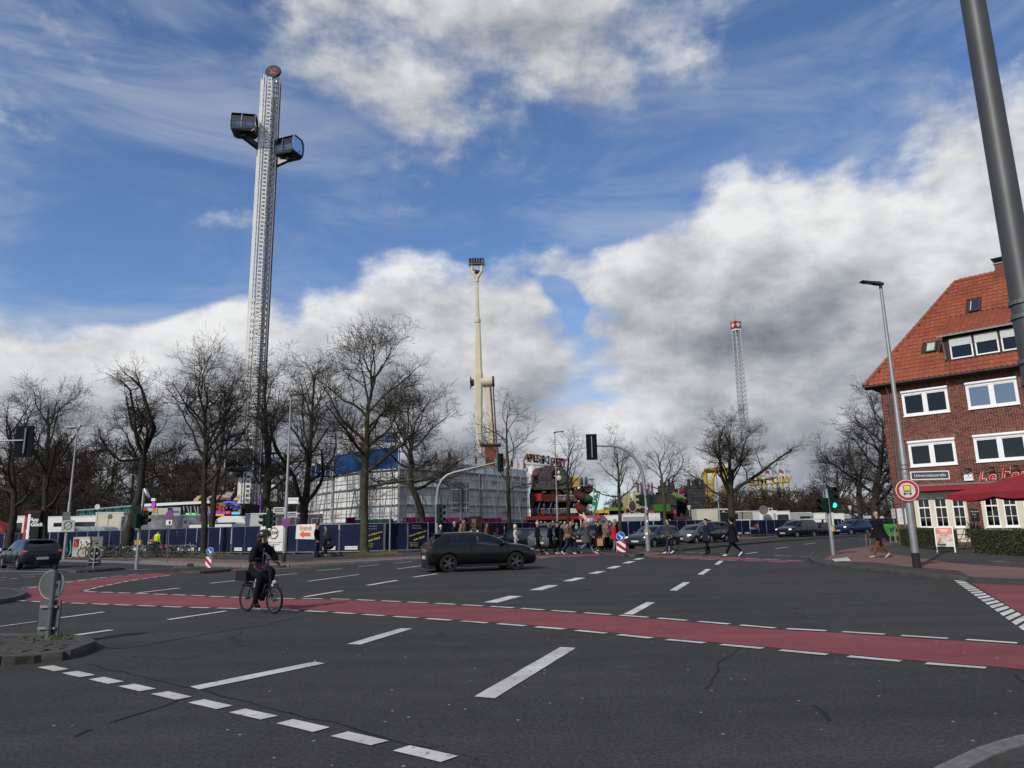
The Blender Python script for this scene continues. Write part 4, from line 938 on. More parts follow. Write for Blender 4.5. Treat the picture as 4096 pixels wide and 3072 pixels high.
def beacon(px,label,disc_c,disc_r,brd,Y=None):
 b=G(*px,.1);t=thing('keep_right_beacon',label,'traffic sign',b,0,'blue arrow beacons on the islands')
 c=at(disc_c[0],disc_c[1],b.y)-b;r=disc_r*b.y/F
 MB().cyl((0,.05,0),(0,.05,c.z),.035,n=8).build('post',galv,t)
 o=disc(c,r,TOC,.02,28).build('blue_sign',s_white,t);disc(c+Vector((0,-.013,0)),r*.94,TOC,.004,28).build('blue_field',s_blue,o)
 ar=MB();k=r;y=-.018;P=lambda x,z:c+Vector((x*k,y,z*k));
 ar.quad(P(-.55,.38),P(-.38,.55),P(.22,-.05),P(.05,-.22));ar.add([P(.45,-.55),P(.45,.12),P(-.22,-.55)],[(0,1,2)]);ar.build('arrow',s_white,o)
 x0,y0,x1,y1=brd;p0,p1=at(x0,y1,b.y)-b,at(x1,y0,b.y)-b;w,h=p1.x-p0.x,p1.z-p0.z;cc=(p0+p1)/2
 bo=MB().bb(p0.x,p1.x,-.05,.05,p0.z,p1.z).build('striped_board',s_white,t);q=lambda u,v:Vector((lerp(p0.x,p1.x,u),-.054,lerp(p0.z,p1.z,v)))
 for poly in(((0,.98),(0,.62),(1,-.02+.04),(1,.36)),((0,.30),(0,0),(.55,0)),((.45,1),(1,1),(1,.68))):MB().add([q(*v)for v in poly],[tuple(range(len(poly)))]).build('red_stripe',s_red,bo)
 return t
beacon(z2(560,1137),'blue arrow sign over red striped board on the island before the slim trunk',z2(572,918),14.5,(*z2(520,985),*z2(597,1118)))
beacon(z5(705,1543),'blue arrow sign over red striped board beside the crowd on the crossing',z5(702,1345),17.5,(*z5(655,1403),*z5(757,1535)))
b_=G(*C1(413,772),.09);sb1=thing('keep_right_sign','round and square signs seen from behind on a grey post on the cobbled island','traffic sign',b_)
top=at(*C1(424,168),b_.y)-b_;MB().tube([(0,0,0),(0,0,top.z)],.032,14).build('post',galv_d,sb1,40);MB().cyl((0,0,top.z),(0,0,top.z+.05),.036,n=14).build('cap',blk,sb1)
c_=at(*C1(448,300),b_.y+.08)-b_;rr=.5*((at(*C1(448,175),b_.y)-at(*C1(448,422),b_.y)).z);fc=R(80)
o=disc(c_,rr,fc,.015,32).build('round_sign',s_back,sb1);nv,sv=frame_of(fc)
MB().tube([c_+sv*rr*math.cos(a)+Vector((0,0,rr*math.sin(a)))for a in[i*math.pi/16 for i in range(32)]],.012,6,closed=True).build('rim',galv,o)
plate(c_-nv*.012-sv*rr*.45-Vector((0,0,rr*.25)),.10,.20,fc,.004).build('sticker',s_white,o);plate(c_-nv*.015-sv*rr*.45-Vector((0,0,rr*.1)),.05,.06,fc,.004).build('sticker_print',M('sticker_orange',(.4,.12,.04),.5),o)
p0,p1=at(*C1(333,735),b_.y+.06)-b_,at(*C1(520,432),b_.y+.06)-b_;c_=(p0+p1)/2;bw=(p1.x-p0.x)/abs(math.sin(R(52)))
o=plate(c_,bw,p1.z-p0.z,R(82),.02).build('striped_board',s_back,sb1);nv,sv=frame_of(R(82))
plate(c_+nv*.013,bw,p1.z-p0.z,R(82),.004).build('board_face',s_red,o)
for k in(.32,-.30):
 MB().bar(c_-nv*.03+Vector((0,0,(p1.z-p0.z)*k))+sv*bw*.4,c_-nv*.03+Vector((0,0,(p1.z-p0.z)*k))-sv*bw*.42,.03).build('bracket',galv,o)
 MB().lathe([(.042,-.015),(.042,.015)],(0,0,c_.z+(p1.z-p0.z)*k),n=12).build('clamp',galv_d,sb1)
wd_=MB()
for i in range(40):
 a=random.uniform(0,6.28);r=random.uniform(.04,.35);l=random.uniform(.03,.10);q=Vector((math.cos(a)*r,math.sin(a)*r*.6,0));wd_.add([q,q+Vector((.02,0,0)),q+Vector((random.uniform(-.08,.08),random.uniform(-.08,.08),l))],[(0,1,2)])
for i in range(70):
 q=Vector((random.uniform(-1.75,-1.35),random.uniform(-.7,-.5),0));wd_.add([q,q+Vector((.015,0,0)),q+Vector((random.uniform(-.06,.06),random.uniform(-.06,.06),random.uniform(.02,.05)))],[(0,1,2)])
wo=wd_.build('weeds',M('weed_green',(.06,.09,.025),.8,var=.3),None,None,'stuff',b_);tag(wo,'small green weeds growing between the cobbles of the island','weeds')
b_=G(*C1(805,158),.1);sb2=thing('keep_right_sign','round sign ring and small board from behind on the grass island beyond the red lane','traffic sign',b_)
cz=at(*z1(880,1455),b_.y).z-.1;MB().cyl((0,0,0),(0,0,cz+.25),.035,n=10).build('post',galv,sb2)
disc((0,.05,cz),.26,R(90),.015,24).build('round_sign',blk,sb2);MB().tube([Vector((.26*math.cos(a),.04,cz+.26*math.sin(a)))for a in[i*math.pi/12 for i in range(24)]],.02,5,closed=True).build('rim',galv,sb2)
for s in(-1,1):disc((s*.11,-.0,cz),.05,TOC,.02,12).build('reflector',galv,sb2)
MB().bb(-.26,.26,.04,.07,.1,cz-.28).build('board_back',blk,sb2);MB().bar((-.24,-.02,.25),(.24,-.02,.25),.03).build('bracket',galv,sb2)
b_=G(*z2(58,1052),.1);ns=thing('no_stopping_post','thin post with round no stopping sign and small plate among the parked bicycles','traffic sign',b_)
c_=at(*z2(85,482),b_.y)-b_;MB().cyl((0,0,0),(c_.x,0.04,c_.z+.3),.03,n=8).build('post',galv_d,ns);nostop(ns,c_,.21);plate(c_-Vector((0,0,.38)),.3,.24,TOC,.015).build('plate',s_white,ns);plate(c_-Vector((-.04,.01,.38)),.1,.14,TOC,.016).build('plate_symbol',blk,ns)
Yb=47.0;b_=at(*z3(1645,1030),Yb);b_.z=.1;bg_=thing('direction_board','large grey road direction board seen from behind on a thick post','road sign',b_)
p0,p1=at(*z3(1537,890),Yb)-b_,at(*z3(1725,582),Yb)-b_;MB().bb(p0.x,p1.x,.1,.14,p0.z,p1.z).build('board',s_back,bg_);MB().cyl((0,0,0),(0,0,at(*z3(1640,650),Yb).z),.11,n=12).build('post',galv_d,bg_)
for z in(at(*z3(1600,660),Yb).z,at(*z3(1600,795),Yb).z,at(*z3(1600,850),Yb).z):MB().bb(p0.x,p1.x,.04,.09,z-.13,z-.05).build('rail',galv,bg_)
for x in(p0.x+.08,p1.x-.2):MB().bb(x,x+.05,.02,.07,p0.z,p1.z).build('upright',galv,bg_)
Yp=47.5;p0,p1=at(*z4(583,1200),Yp),at(*z4(700,932),Yp);ps=thing('poster_case','dark red poster display case with portrait poster behind the black hatchback','poster case',((p0.x+p1.x)/2,Yp,.1));w=(p1.x-p0.x)/2;zt=p1.z-.1
MB().bb(-w,w,-.12,.12,.3,zt).build('case',M('case_maroon',(.03,.012,.012),.4),ps);MB().bb(-.1,.1,-.08,.08,0,.3).build('foot',blk,ps)
o=MB().bb(-w+.13,w-.33,-.135,-.122,.55,zt-.16).build('poster',M('poster_sepia',(.13,.085,.05),.5,var=.5,scale=3),ps)
for(x,z,w_,h_,m_)in((-.1,zt-.62,.17,.26,(.28,.17,.11)),(-.1,zt-.5,.19,.1,(.02,.02,.02)),(-.1,zt-1.0,.36,.42,(.025,.03,.035)),(-.35,.9,.16,.5,(.5,.36,.2)),(.12,.8,.2,.4,(.45,.33,.2)),(-.1,.7,.5,.2,(.5,.38,.2))):MB().ell((x,-.137,z),(w_/2,.006,h_/2),12,6).build('poster_figure',M('pf%d'%int(m_[0]*1000),m_,.6),o)
for i in range(3):MB().bb(-.36+i*.22,-.24+i*.22,-.140,-.136,zt-.98,zt-.9).build('poster_text',s_white,o)
Yc=60.0;p0,p1=at(*(104,2178),Yc),at(178,2042,Yc);adc=thing('advertising_column','tall black and white advertising column with lettering beside a thick trunk','advertising column',((p0.x+p1.x)/2,Yc,.1));w=(p1.x-p0.x)/2;zt=p1.z-.1
MB().bb(-w,w,-.5,.5,0,zt-.25).build('body',M('column_black',(.012,.014,.014),.4),adc);MB().bb(-w-.05,w+.05,-.55,.55,zt-.25,zt).build('cap',M('column_cap',(.06,.012,.012),.5),adc)
MB().bb(-w+.28,-w+.5,-.56,-.503,0,zt-.3).build('white_strip',s_white,adc);MB().bb(-w-.01,-w+.2,-.52,-.502,.5,zt-.5).build('side_poster',M('side_red',(.35,.05,.04),.6,var=.6,scale=2),adc)
text('lettering','App',.42,s_white,adc,(.2,-.51,zt-.75),(R(90),0,0),.004,off=.012);text('lettering','Glück',.42,s_white,adc,(.42,-.51,zt-1.15),(R(90),0,0),.004,off=.012)
MB().bb(-.25,w-.02,-.515,-.503,.72,1.15).build('yellow_label',s_yel,adc)
for x,z in((-.2,1.45),(-.3,.45),(-.3,1.9)):disc((x,-.51,z),.14,TOC,.012,16).build('white_ball',s_white,adc)
cc=G(302,2230,.1);cab=thing('utility_cabinet','pale grey utility cabinet with three posters standing before the blue fence','cabinet',cc,R(6));w=(at(343,2230,cc.y).x-at(290,2230,cc.y).x);hz=at(300,2148,cc.y).z-.1
MB().bb(-.25,w-.1,0,.5,0,hz).build('body',M('cabinet_grey',(.38,.37,.34),.7,var=.15,scale=2),cab);MB().bb(w-.09,w+.7,.1,.5,.5,hz).build('side_box',M('cabinet_side',(.16,.165,.15),.7),cab)
for i,(c1,c2)in enumerate((((.20,.02,.02),(.5,.1,.05)),((.62,.58,.54),(.25,.1,.06)),((.55,.58,.52),(.02,.02,.02)))):
 x=-.2+i*.36;pp=MB().bb(x,x+.33,-.012,-.002,.62 if i else.68,hz-.14).build('poster',M('cabposter%d'%i,c1,.6,var=.25,scale=4),cab)
 for k in range(3):MB().ell((x+.10+.07*(k%2),-.014,hz-.35-k*.16),(.06,.004,.09),8,5).build('poster_print',M('cabprint%d'%i,c2,.6),pp)
MB().bb(-.25,w-.1,-.006,-.001,.50,.515).build('door_gap',blk,cab)
for i,(x,y0,y1,m_)in enumerate(((152,1205,1072,galv_d),(188,1197,1070,galv_d),(362,1148,1035,galv),(402,1140,1032,galv))):
 b_=G(*Z7(x,y0),.1);h=at(*Z7(x,y1),b_.y).z-.1
 po=MB().tube([(0,0,0),(0,0,h)],.04,10).build('bollard',m_,None,40,None,b_);tag(po,('weathered steel post nearer the signal post of the paired dark posts','weathered steel post hidden close behind the walking man','pale steel post farther from the hedge before the green container','pale steel post close to the hedge before the green container')[i],'bollard','steel posts at the pavement edge')
Yg=50.0;p0,p1=at(*Z7(330,1045),Yg),at(*Z7(424,985),Yg);gc=thing('glass_container','bright green bottle bank container with black graffiti letters beyond the hedge','container',((p0.x+p1.x)/2,Yg,.1));w=(p1.x-p0.x)/2;h=p1.z-.1
MB().ext([(-w,-.5,.3),(w,-.5,.3),(w,-.5,h-.2),(w*.85,-.5,h),(-w*.85,-.5,h),(-w,-.5,h-.2)],(0,1.0,0)).build('tank',M('container_green',(.05,.28,.05),.5,var=.12),gc);MB().bb(-w*.9,w*.9,-.45,.45,0,.3).build('skid',blk,gc)
text('graffiti','PLAN',.38,blk,gc,(-.05,-.51,.3+(h-.3)*.45),(R(90),0,0),.004,off=.01);
for s in(-.4,.4):disc((s*w,-.51,h-.28),.1,TOC,.02,12).build('bottle_hole',blk,gc)
nt_=thing('notice_post','thin post with three small white plates beside the house corner','sign',(*[v for v in at(*Z7(395,1000),44.0)][:2],.1))
MB().cyl((0,0,0),(0,0,2.2),.025,n=8).build('post',galv,nt_)
for i in range(3):plate((0,-.04,at(*Z7(395,865+i*29),44.0).z-.1),.26,.19,TOC,.012).build('plate',M('notice_grey',(.4,.41,.4),.6),nt_)
# fair fence
tarp=M('navy_tarpaulin',(.0038,.0085,.033),.7,var=.25,scale=1.5,bump=.3,bscale=3)
tarp_w=M('white_banner',(.62,.61,.58),.6,var=.08,scale=1.5,bump=.25,bscale=3);foot_m=M('fence_foot_rubber',(.06,.058,.055),.9)
t_yel=M('print_yellow',(.62,.50,.06),.6);t_org=M('print_orange',(.65,.12,.02),.6);t_brn=M('print_brown',(.30,.12,.06),.6);t_pink=M('print_pink',(.42,.07,.12),.6)
FW,FH=1.45,1.84
fence_frame=MB()
for x in(0.03,FW-.03):fence_frame.cyl((x,0,.05),(x,0,FH),.02,n=6)
for z in(.12,FH-.03):fence_frame.cyl((.03,0,z),(FW-.03,0,z),.017,n=6)
fr_me=fence_frame.mesh('frame',galv);ft_me=MB().box((FW,0,.06),(.22,.62,.12)).mesh('foot',foot_m)
def tarp_mesh(mat,seed,w=FW,h=FH):
 m=MB();n,k=8,6;vs=[]
 for j in range(k+1):
  for i in range(n+1):
   u,v=i/n,j/k;e=.045*mnoise.noise(Vector((u*2.2+seed*7,v*1.6,seed)))*(1-abs(2*v-1)**4)
   sag=-.012*(math.sin(u*math.pi*5)**2)*(1 if j==k else 0)
   vs.append((.05+u*(w-.10),-.03+e,.17+v*(h-.21)+sag))
 m.add(vs,[(j*(n+1)+i,j*(n+1)+i+1,(j+1)*(n+1)+i+1,(j+1)*(n+1)+i)for j in range(k)for i in range(n)]);return m.mesh('tarpaulin',mat,180)
tarps=[tarp_mesh(tarp,i*1.37)for i in range(6)]
lab_me=MB().bb(-.42,.42,-.004,.004,-.1,.1).mesh('label',s_white)
tt=text('logo_text','STADT | MÜNSTER',.105,blk,None,(0,0,0));lt_me=tt.data;bpy.data.objects.remove(tt)
def wave(o,amt):pass
def banner(t,kind):
 y=-.085
 if kind=='stop':
  MB().bb(.04,FW*1.5,y+.02,y+.035,.2,FH-.04).build('white_banner',tarp_w,t);c=Vector((FW*.78,y,FH-.5));o8=[c+Vector((.36*math.cos(R(22.5+45*i)),0,.36*math.sin(R(22.5+45*i))))for i in range(8)]
  MB().tube(o8,.035,6,closed=True).build('octagon_print',t_brn,t);text('print_text','STXP',.26,blk,t,c+Vector((0,0,0)),(R(90),0,0),.002,off=.006)
  for i,l in enumerate(('Das Mitbringen von Glas und Getränken','auf dem Veranstaltungsgelände','ist untersagt')):text('print_text',l,.085,M('print_dark',(.06,.06,.06),.6),t,(FW*.78,y,FH-1.08-i*.12),(R(90),0,0),.002)
  MB().ext([c+Vector((-.06,0,-1.0)),c+Vector((.06,0,-1.0)),c+Vector((.06,0,-.82)),c+Vector((0,0,-.72)),c+Vector((-.06,0,-.82))],(0,.003,0)).build('church_print',M('print_dark'),t);text('print_text','Stadt Münster',.07,M('print_dark'),t,(FW*.78,y,.38),(R(90),0,0),.002)
 elif kind=='eingang':
  MB().add([(-.1,y+.02,.95),(1.3,y+.02,.9),(1.36,y+.02,FH+.02),(-.06,y+.02,FH)],[(0,1,2,3)]).build('white_sheet',tarp_w,t);text('print_text','Eingang',.30,t_org,t,(.62,y,FH-.2),(R(90),0,0),.002)
  MB().bb(.25,.98,y,y+.003,FH-.355,FH-.335).build('underline',t_org,t);MB().add([(.2,y,1.22),(.5,y,1.45),(.5,y,1.33),(1.0,y,1.33),(1.0,y,1.11),(.5,y,1.11),(.5,y,.98)],[(0,6,5,4,3,2,1)]).build('arrow',t_org,t)
 elif kind=='send':
  for i,l in enumerate(('Barbarossa Sending','Montag: Feuerwerk')):text('print_text',l,.085,M('print_pale',(.4,.38,.45),.6),t,(.62,y,FH-.2-i*.16),(R(90),0,0),.002)
  o=text('print_text','Herzlich Willkommen',.142,t_yel,t,(.70,y,1.14),(R(90),R(-15),0),.002,off=.001);text('print_text','zum Send',.2,t_yel,t,(.78,y,.84),(R(90),R(-15),0),.002,off=.002,shear=.2)
  for i,l in enumerate(('FRÜHJAHR  18.03.-26.03.','SOMMER  10.06.-14.06.','HERBST  20.10.-29.10.')):text('print_text',l,.062,t_yel,t,(.45,y,.56-i*.1),(R(90),0,0),.002)
 elif kind=='heart':
  text('print_text','IM HERZEN',.14,t_yel,t,(.40,y,.98),(R(90),0,0),.002,off=.003);text('print_text','VON MÜNSTER',.14,s_white,t,(.46,y,.80),(R(90),0,0),.002,off=.003)
  hp=[]
  for i in range(24):
   a=i/24*6.283;hp.append(Vector((1.08+.021*16*math.sin(a)**3*.9,y,1.12+.021*(13*math.cos(a)-5*math.cos(2*a)-2*math.cos(3*a)-math.cos(4*a)))))
  MB().tube(hp,.03,5,closed=True).build('heart_print',t_pink,t);text('print_text','1200',.2,M('print_gold',(.5,.36,.2),.6),t,(1.08,y,1.16),(R(90),0,0),.002,off=.004);text('print_text','Jahre',.14,M('print_gold'),t,(1.08,y,.98),(R(90),0,0),.002)
NF=0
lbl_plain='plain navy tarpaulin fence panel'
lbl_logo='navy fence panel with small white logo strip'
special={}
def fence_run(line,specials,tint=0,h=1.0,group='navy fence panels around the fair'):
 global NF
 P_,ev,L=resample(line,FW)
 for i,(a,b)in enumerate(zip(P_,P_[1:])):
  d=b-a;k=specials.get(i);logo=(i*7+3)%5 in(0,2,3)and not k
  lab={None:lbl_logo if logo else lbl_plain,'stop':'white banner with octagon and printed rules hung on the fence behind the cyclist','eingang':'white sheet with orange arrow and Eingang lettering on a navy panel','send':'navy panel printed with slanted yellow welcome lettering','heart':'navy panel printed with a pink heart and city slogan'}[k]
  if k in(None,'heart','send'):cx0=2048+F*((a.x+b.x)/2)/((a.y+b.y)/2);lab+=next(w for q,w in((230,' near the advertising column'),(480,' by the utility cabinet'),(770,' behind the parked bicycles'),(1060,' by the slim trunk'),(1400,' by the pushchair'),(1590,' by the tall mossy trunk'),(1860,' behind the hatchback'),(2300,' behind the crossing crowd'),(2900,' behind the queue of cars'),(9999,' along the side street'))if cx0<q)
  t=thing('fence_panel',lab,'fence',(a.x,a.y,.1),ang(d)+random.uniform(-.03,.03),group)
  t.scale=(d.length/FW,1,h)
  mk('frame',fr_me,t);mk('foot',ft_me,t);mk('tarpaulin',tarps[NF%6],t)
  if logo:lo=mk('label',lab_me,t);lo.location=(FW-.62,-.075,.34);q=mk('logo_text',lt_me,lo);q.location=(0,-.006,0);q.rotation_euler=(R(90),0,0)
  if k:banner(t,k)
  NF+=1
 return len(P_)-1
fl_=[g2((x,y),.1)for x,y in((-230,2211),(0,2213),(260,2214),(520,2213),(760,2216),(1000,2218),(1250,2216),(1480,2212),(1700,2206),(1850,2196))]
P_,ev,LL=resample(fl_,FW)
def col_of(p):
 v=Vector((p[0],p[1],.5))-Vector((0,0,EYE));return v.x/v.y
def idx(x):
 tgt=ray(x,2150);tgt=tgt.x/tgt.y;return min(range(len(P_)-1),key=lambda i:abs(col_of((P_[i]+P_[i+1])/2)-tgt))
sp_d={idx(1115):'stop',idx(1245):'eingang',idx(1515):'send',idx(1675):'send',idx(620):'heart'}
fence_run(fl_,sp_d)
fence_run([Vector(fl_[-1]),Vector((at(2000,2150,60).x,60)),Vector((at(2170,2150,66).x,66)),Vector((at(2300,2150,70).x,70)),Vector((at(2700,2150,74).x,74)),Vector((at(2850,2150,78).x,78))],{5:'heart'})
fr_r=[Vector((at(x,2150,Y).x,Y))for x,Y in((2935,80),(3100,84),(3300,92),(3480,100),(3620,106))]
fence_run(fr_r,{2:'heart'},0,.95)
b_=G(*z3(915,1310),.1);gp_=thing('gate_pole','steel fence pole on an orange foot beside the mossy tree base','pole',b_);MB().cyl((0,0,0),(0,0,at(*z3(930,890),b_.y).z),.05,n=8).build('pole',galv,gp_);MB().bb(-.5,.5,-.2,.2,0,.1).build('foot',M('foot_orange',(.22,.07,.05),.9),gp_)
# trailers and caravans
tr_white=M('trailer_white',(.68,.68,.66),.45,var=.06,scale=.8);tr_grey=M('trailer_grey',(.27,.28,.29),.5,var=.08,scale=.8);tr_dark=M('container_grey',(.05,.053,.056),.5,var=.1,scale=.8);tr_beige=M('trailer_beige',(.50,.47,.38),.55,var=.08,scale=.8)
dk_win=M('dark_window',(.012,.013,.015),.15,spec=.6)
def trailer(x0,y0,x1,Y,label,mat,D=2.4,cat='trailer',z0=.45,doors=0,win=None,roof=None,round_=0.0,stripe=None,name='showman_trailer',rz=0.0,extra=None):
 a,b=at(x0,y0,Y),at(x1,y0,Y);w=(b.x-a.x);h=(a.z+b.z)/2-.1
 t=thing(name,label,cat,((a.x+b.x)/2,Y,.1),rz,'showmen\'s trailers and caravans behind the fence')
 bd=MB()
 if round_>0:
  r=round_;pts=[(-w/2,z0),(w/2,z0)]+[(w/2-r+r*math.cos(k),h-r+r*math.sin(k))for k in[i*math.pi/10 for i in range(6)]]+[(-w/2+r-r*math.sin(k),h-r+r*math.cos(k))for k in[i*math.pi/10 for i in range(6)]]
  bd.ext([(x,0,z)for x,z in pts],(0,D,0))
 else:bd.bb(-w/2,w/2,0,D,z0,h)
 bo=bd.build('body',mat,t)
 MB().bb(-w/2-.03,w/2+.03,-.04,D+.04,h+.002,h+.07).build('roof_edge',roof or tr_white,t)if round_==0 else None
 for i in range(doors):
  x=lerp(-w/2,w/2,(i+.5)/doors);f=MB();dw=min(.45,w/doors*.3)
  for c in((x-dw,x-dw+.06,.6,h-.35),(x+dw-.06,x+dw,.6,h-.35),(x-dw+.06,x+dw-.06,h-.41,h-.35)):f.bb(c[0],c[1],-.035,-.002,c[2],c[3])
  f.build('door_frame',tr_grey,t);MB().bb(x+dw-.16,x+dw-.12,-.05,-.002,1.3,1.45).build('door_handle',blk,t)
 for(u0,u1,v0,v1)in(win or()):MB().bb(lerp(-w/2,w/2,u0),lerp(-w/2,w/2,u1),-.03,-.002,lerp(z0,h,v0),lerp(z0,h,v1)).build('window',dk_win,t)
 if stripe:MB().bb(-w/2,w/2,-.03,-.002,h-stripe[1],h-stripe[0]).build('stripe',stripe[2],t)
 for x in(-w*.3,w*.3):MB().cyl((x,-.02,.38),(x,.2,.38),.36,n=14).build('wheel',blk,t)
 if extra:extra(t,w,h)
 return t
navy=M('navy_stripe',(.02,.03,.07),.5)
trailer(60,2066,118,70,'pale trailer with window bars between thick trunk and advertising column',tr_white,win=((.1,.55,.35,.8),))
trailer(182,2068,262,74,'white trailer end with open awning behind the lamp with zone sign',tr_white,win=((.45,1.0,.25,.8),))
trailer(262,2067,398,74.5,'long white trailer with wide dark awning opening beside the lamp post',tr_white,win=((.02,.98,.3,.82),))
def tank(t,w,h):pass
trailer(186,2107,292,69,'low white caravan roof just over the fence by the e-scooters',tr_white,round_=.3)
trailer(290,2106,424,69.5,'silver rounded tank trailer over the fence by the utility cabinet',M('tank_silver',(.42,.44,.47),.3,.4,var=.08),round_=.6)
trailer(384,2052,495,73,'cream trailer with awning flap behind the signal heads',tr_beige,win=((.35,.9,.05,.3),))
trailer(486,2066,700,70,'pale grey box trailer behind the leaning trunk',tr_grey,D=3)
trailer(690,2062,800,69,'grey container with small black vent behind the no stopping post',M('container_mid',(.20,.205,.21),.5,var=.08),win=((.45,.52,.72,.84),))
trailer(757,2090,942,66,'white caravan with dark blue roof stripe over the fence behind the slim trunk',tr_white,round_=.35,stripe=(.02,.14,navy))
trailer(858,2064,985,72,'white rounded tent roof trailer beside the foot of the tower',tr_white,round_=.9)
trailer(982,2056,1068,67,'grey white box van body behind the signal post',M('van_pale',(.42,.43,.43),.5,var=.06))
trailer(1068,2056,1225,67,'dark grey container with panel doors behind the white stop banner',tr_dark,doors=3)
trailer(1227,2056,1385,67.2,'dark grey container with two panel doors above the arrow sheet',tr_dark,doors=2)
def beer(t,w,h):text('lettering','B',1.0,M('beer_white',(.5,.52,.5),.6),t,(w*.22,-.02,h-.75),(R(90),0,0),.003,shear=.2);text('lettering','Königsbräu',.22,M('beer_white'),t,(-w*.05,-.02,h-.7),(R(90),0,0),.003)
trailer(1422,2077,1562,58.5,'dark green beer trailer with pale lettering between the trunks',M('beer_green',(.03,.085,.055),.5,var=.1),extra=beer)
mg=M('magenta_cloth',(.15,.008,.07),.7,var=.25,scale=.8)
for i,(x0,x1,Y)in enumerate(((1383,1425,59.5),(1590,1760,59.3),(1760,1880,59.6),(1905,2010,61.5))):
 a,b=at(x0,2072,Y),at(x1,2074,Y);n=10;m=MB()
 m.add([(lerp(a.x,b.x,k/n),Y+.08*(k%2),z)for z in(.4,a.z+random.uniform(-.1,.05))for k in range(n+1)],[(k,k+1,n+2+k,n+1+k)for k in range(n)])
 o=m.build('cloth_screen',mg,None,None);tag(o,('short magenta cloth screen beside the green beer trailer','wide magenta cloth screen behind the leaning trunk','magenta cloth screen behind the large direction board','magenta cloth screen beside the poster case')[i],'cloth','magenta cloth screens under the white hall');
trailer(2398,2063,2475,76,'white sales trailer counter beside the exit flag',tr_white)
def canopy_(t,w,h):
 n=9;m=MB();m.add([(lerp(-w*.5,w*.22,k/n),-.3,z if j==0 else h-1.55-.18*(k%2))for j,z in enumerate((h-1.0,0))for k in range(n+1)],[(k,k+1,n+2+k,n+1+k)for k in range(n)]);m.build('purple_valance',M('purple_cloth',(.07,.02,.12),.7),t)
 MB().bb(-w*.5,w*.1,-.03,-.003,h-1.1,h-.25).build('grey_awning',tr_grey,t)
trailer(2492,2056,2640,75,'white sales trailer with purple scalloped valance behind the grey estate car',tr_white,extra=canopy_)
def cabx(t,w,h):
 MB().bb(w*.10,w*.5+.02,-.9,-.01,.5,h-.1).build('cab',M('truck_black',(.012,.014,.017),.25,spec=.5),t);MB().bb(w*.16,w*.47,-.93,-.905,1.55,2.45).build('windscreen',dk_win,t);MB().bb(w*.13,w*.5,-.94,-.905,2.62,2.68).build('light_bar',galv,t)
 for x in(w*.2,w*.42):MB().box((x,-.93,2.75),(.16,.05,.1)).build('roof_lamp',s_white,t)
trailer(2786,2038,2926,82,'truck with cream box body and black cab beside the bare tree',tr_beige,cat='truck',extra=cabx,name='showman_truck')
trailer(2936,2046,3036,90,'beige awning caravan right of the trunk by the black truck',M('awning_taupe',(.22,.21,.18),.7),win=((.0,.14,.3,.9),(.3,.34,0,1)))
trailer(2936,2078,3010,84,'small white caravan with rounded roof over the right fence',tr_white,round_=.35)
def ladd(t,w,h):
 for s in(.30,.40):MB().bar((w*s,-.06,h-.2),(w*s,-.06,.8),.04).build('ladder_rail',galv,t)
 for i in range(6):MB().bar((w*.30,-.06,h-.4-i*.25),(w*.40,-.06,h-.4-i*.25),.03).build('ladder_rung',galv,t)
 MB().tube([(w*.15,.5,h),(w*.15,.5,h+.35),(w*.35,.5,h+.35),(w*.35,.5,h)],.04,6).build('roof_rack',tr_white,t);text('lettering','Tabbert',.35,M('caravan_brown',(.12,.09,.07),.6),t,(-w*.05,-.01,h-.9),(R(90),0,0),.003)
trailer(3036,2044,3106,86,'white caravan with ladder and roof rack beside the grey dish',tr_white,extra=ladd)
trailer(3104,2046,3158,87,'white caravan awning with large dark window opening',tr_white,win=((.12,.9,.2,.85),))
trailer(3160,2052,3245,92,'long grey caravan awning behind the dark people carrier',M('awning_grey',(.30,.31,.31),.6),win=((.45,.95,.2,.8),))
trailer(3215,2077,3285,86,'white flat awning roof over the fence beside the signal post',tr_white)
def pz(t,w,h):text('lettering','Premium',.4,M('caravan_brown'),t,(0,-.01,h-.75),(R(90),0,0),.003,shear=.3)
trailer(3256,2053,3332,92,'white caravan with script lettering behind the green bicycle signal',tr_white,extra=pz)
trailer(3334,2055,3375,95,'white caravan with three small dark windows beyond the blue car',tr_white,win=((.1,.3,.2,.6),(.4,.6,.2,.6),(.7,.9,.2,.6)))
trailer(3376,2058,3455,97,'grey awning tent beyond the walking man',M('awning_grey'),win=((.3,.95,.1,.8),))
trailer(3456,2062,3535,104,'pale caravan under the big dark tree near the house',M('van_pale'),round_=.4)
for x,y,Y,r,l in((392,2027,72,.26,'white satellite dish on the cream trailer roof'),(3052,2040,85,.55,'grey satellite dish on a thin pole over the right fence')):
 c_=at(x,y,Y);t=thing('satellite_dish',l,'dish',(c_.x,Y,.1));m=MB();m.lathe([(.02,0),(r*.6,-.05*r),(r,-.22*r),(r,-.25*r),(.02,-.05)],(0,-.05,c_.z-.1),'Y',16);m.build('dish',M('dish_'+str(int(Y)),(.5,.5,.49)if Y<80 else(.12,.125,.125),.5),t,40);MB().cyl((0,.1,0),(0,.1,c_.z-.1),.03,n=6).build('pole',galv,t)
c_=at(0,2080,70);t=thing('market_stall','red peaked stall roof behind the thick left trunk','stall',(c_.x-.5,70,.1));m=MB();zt=c_.z-.1
m.add([(-2,-1.5,zt-1.0),(2,-1.5,zt-1.0),(2,1.5,zt-1.0),(-2,1.5,zt-1.0),(0,0,zt+.2)],[(0,1,4),(1,2,4),(2,3,4),(3,0,4)]);m.build('roof',red_cloth,t);MB().bb(-2,2,-1.52,-1.5,zt-1.3,zt-1.0).build('valance',red_cloth,t)
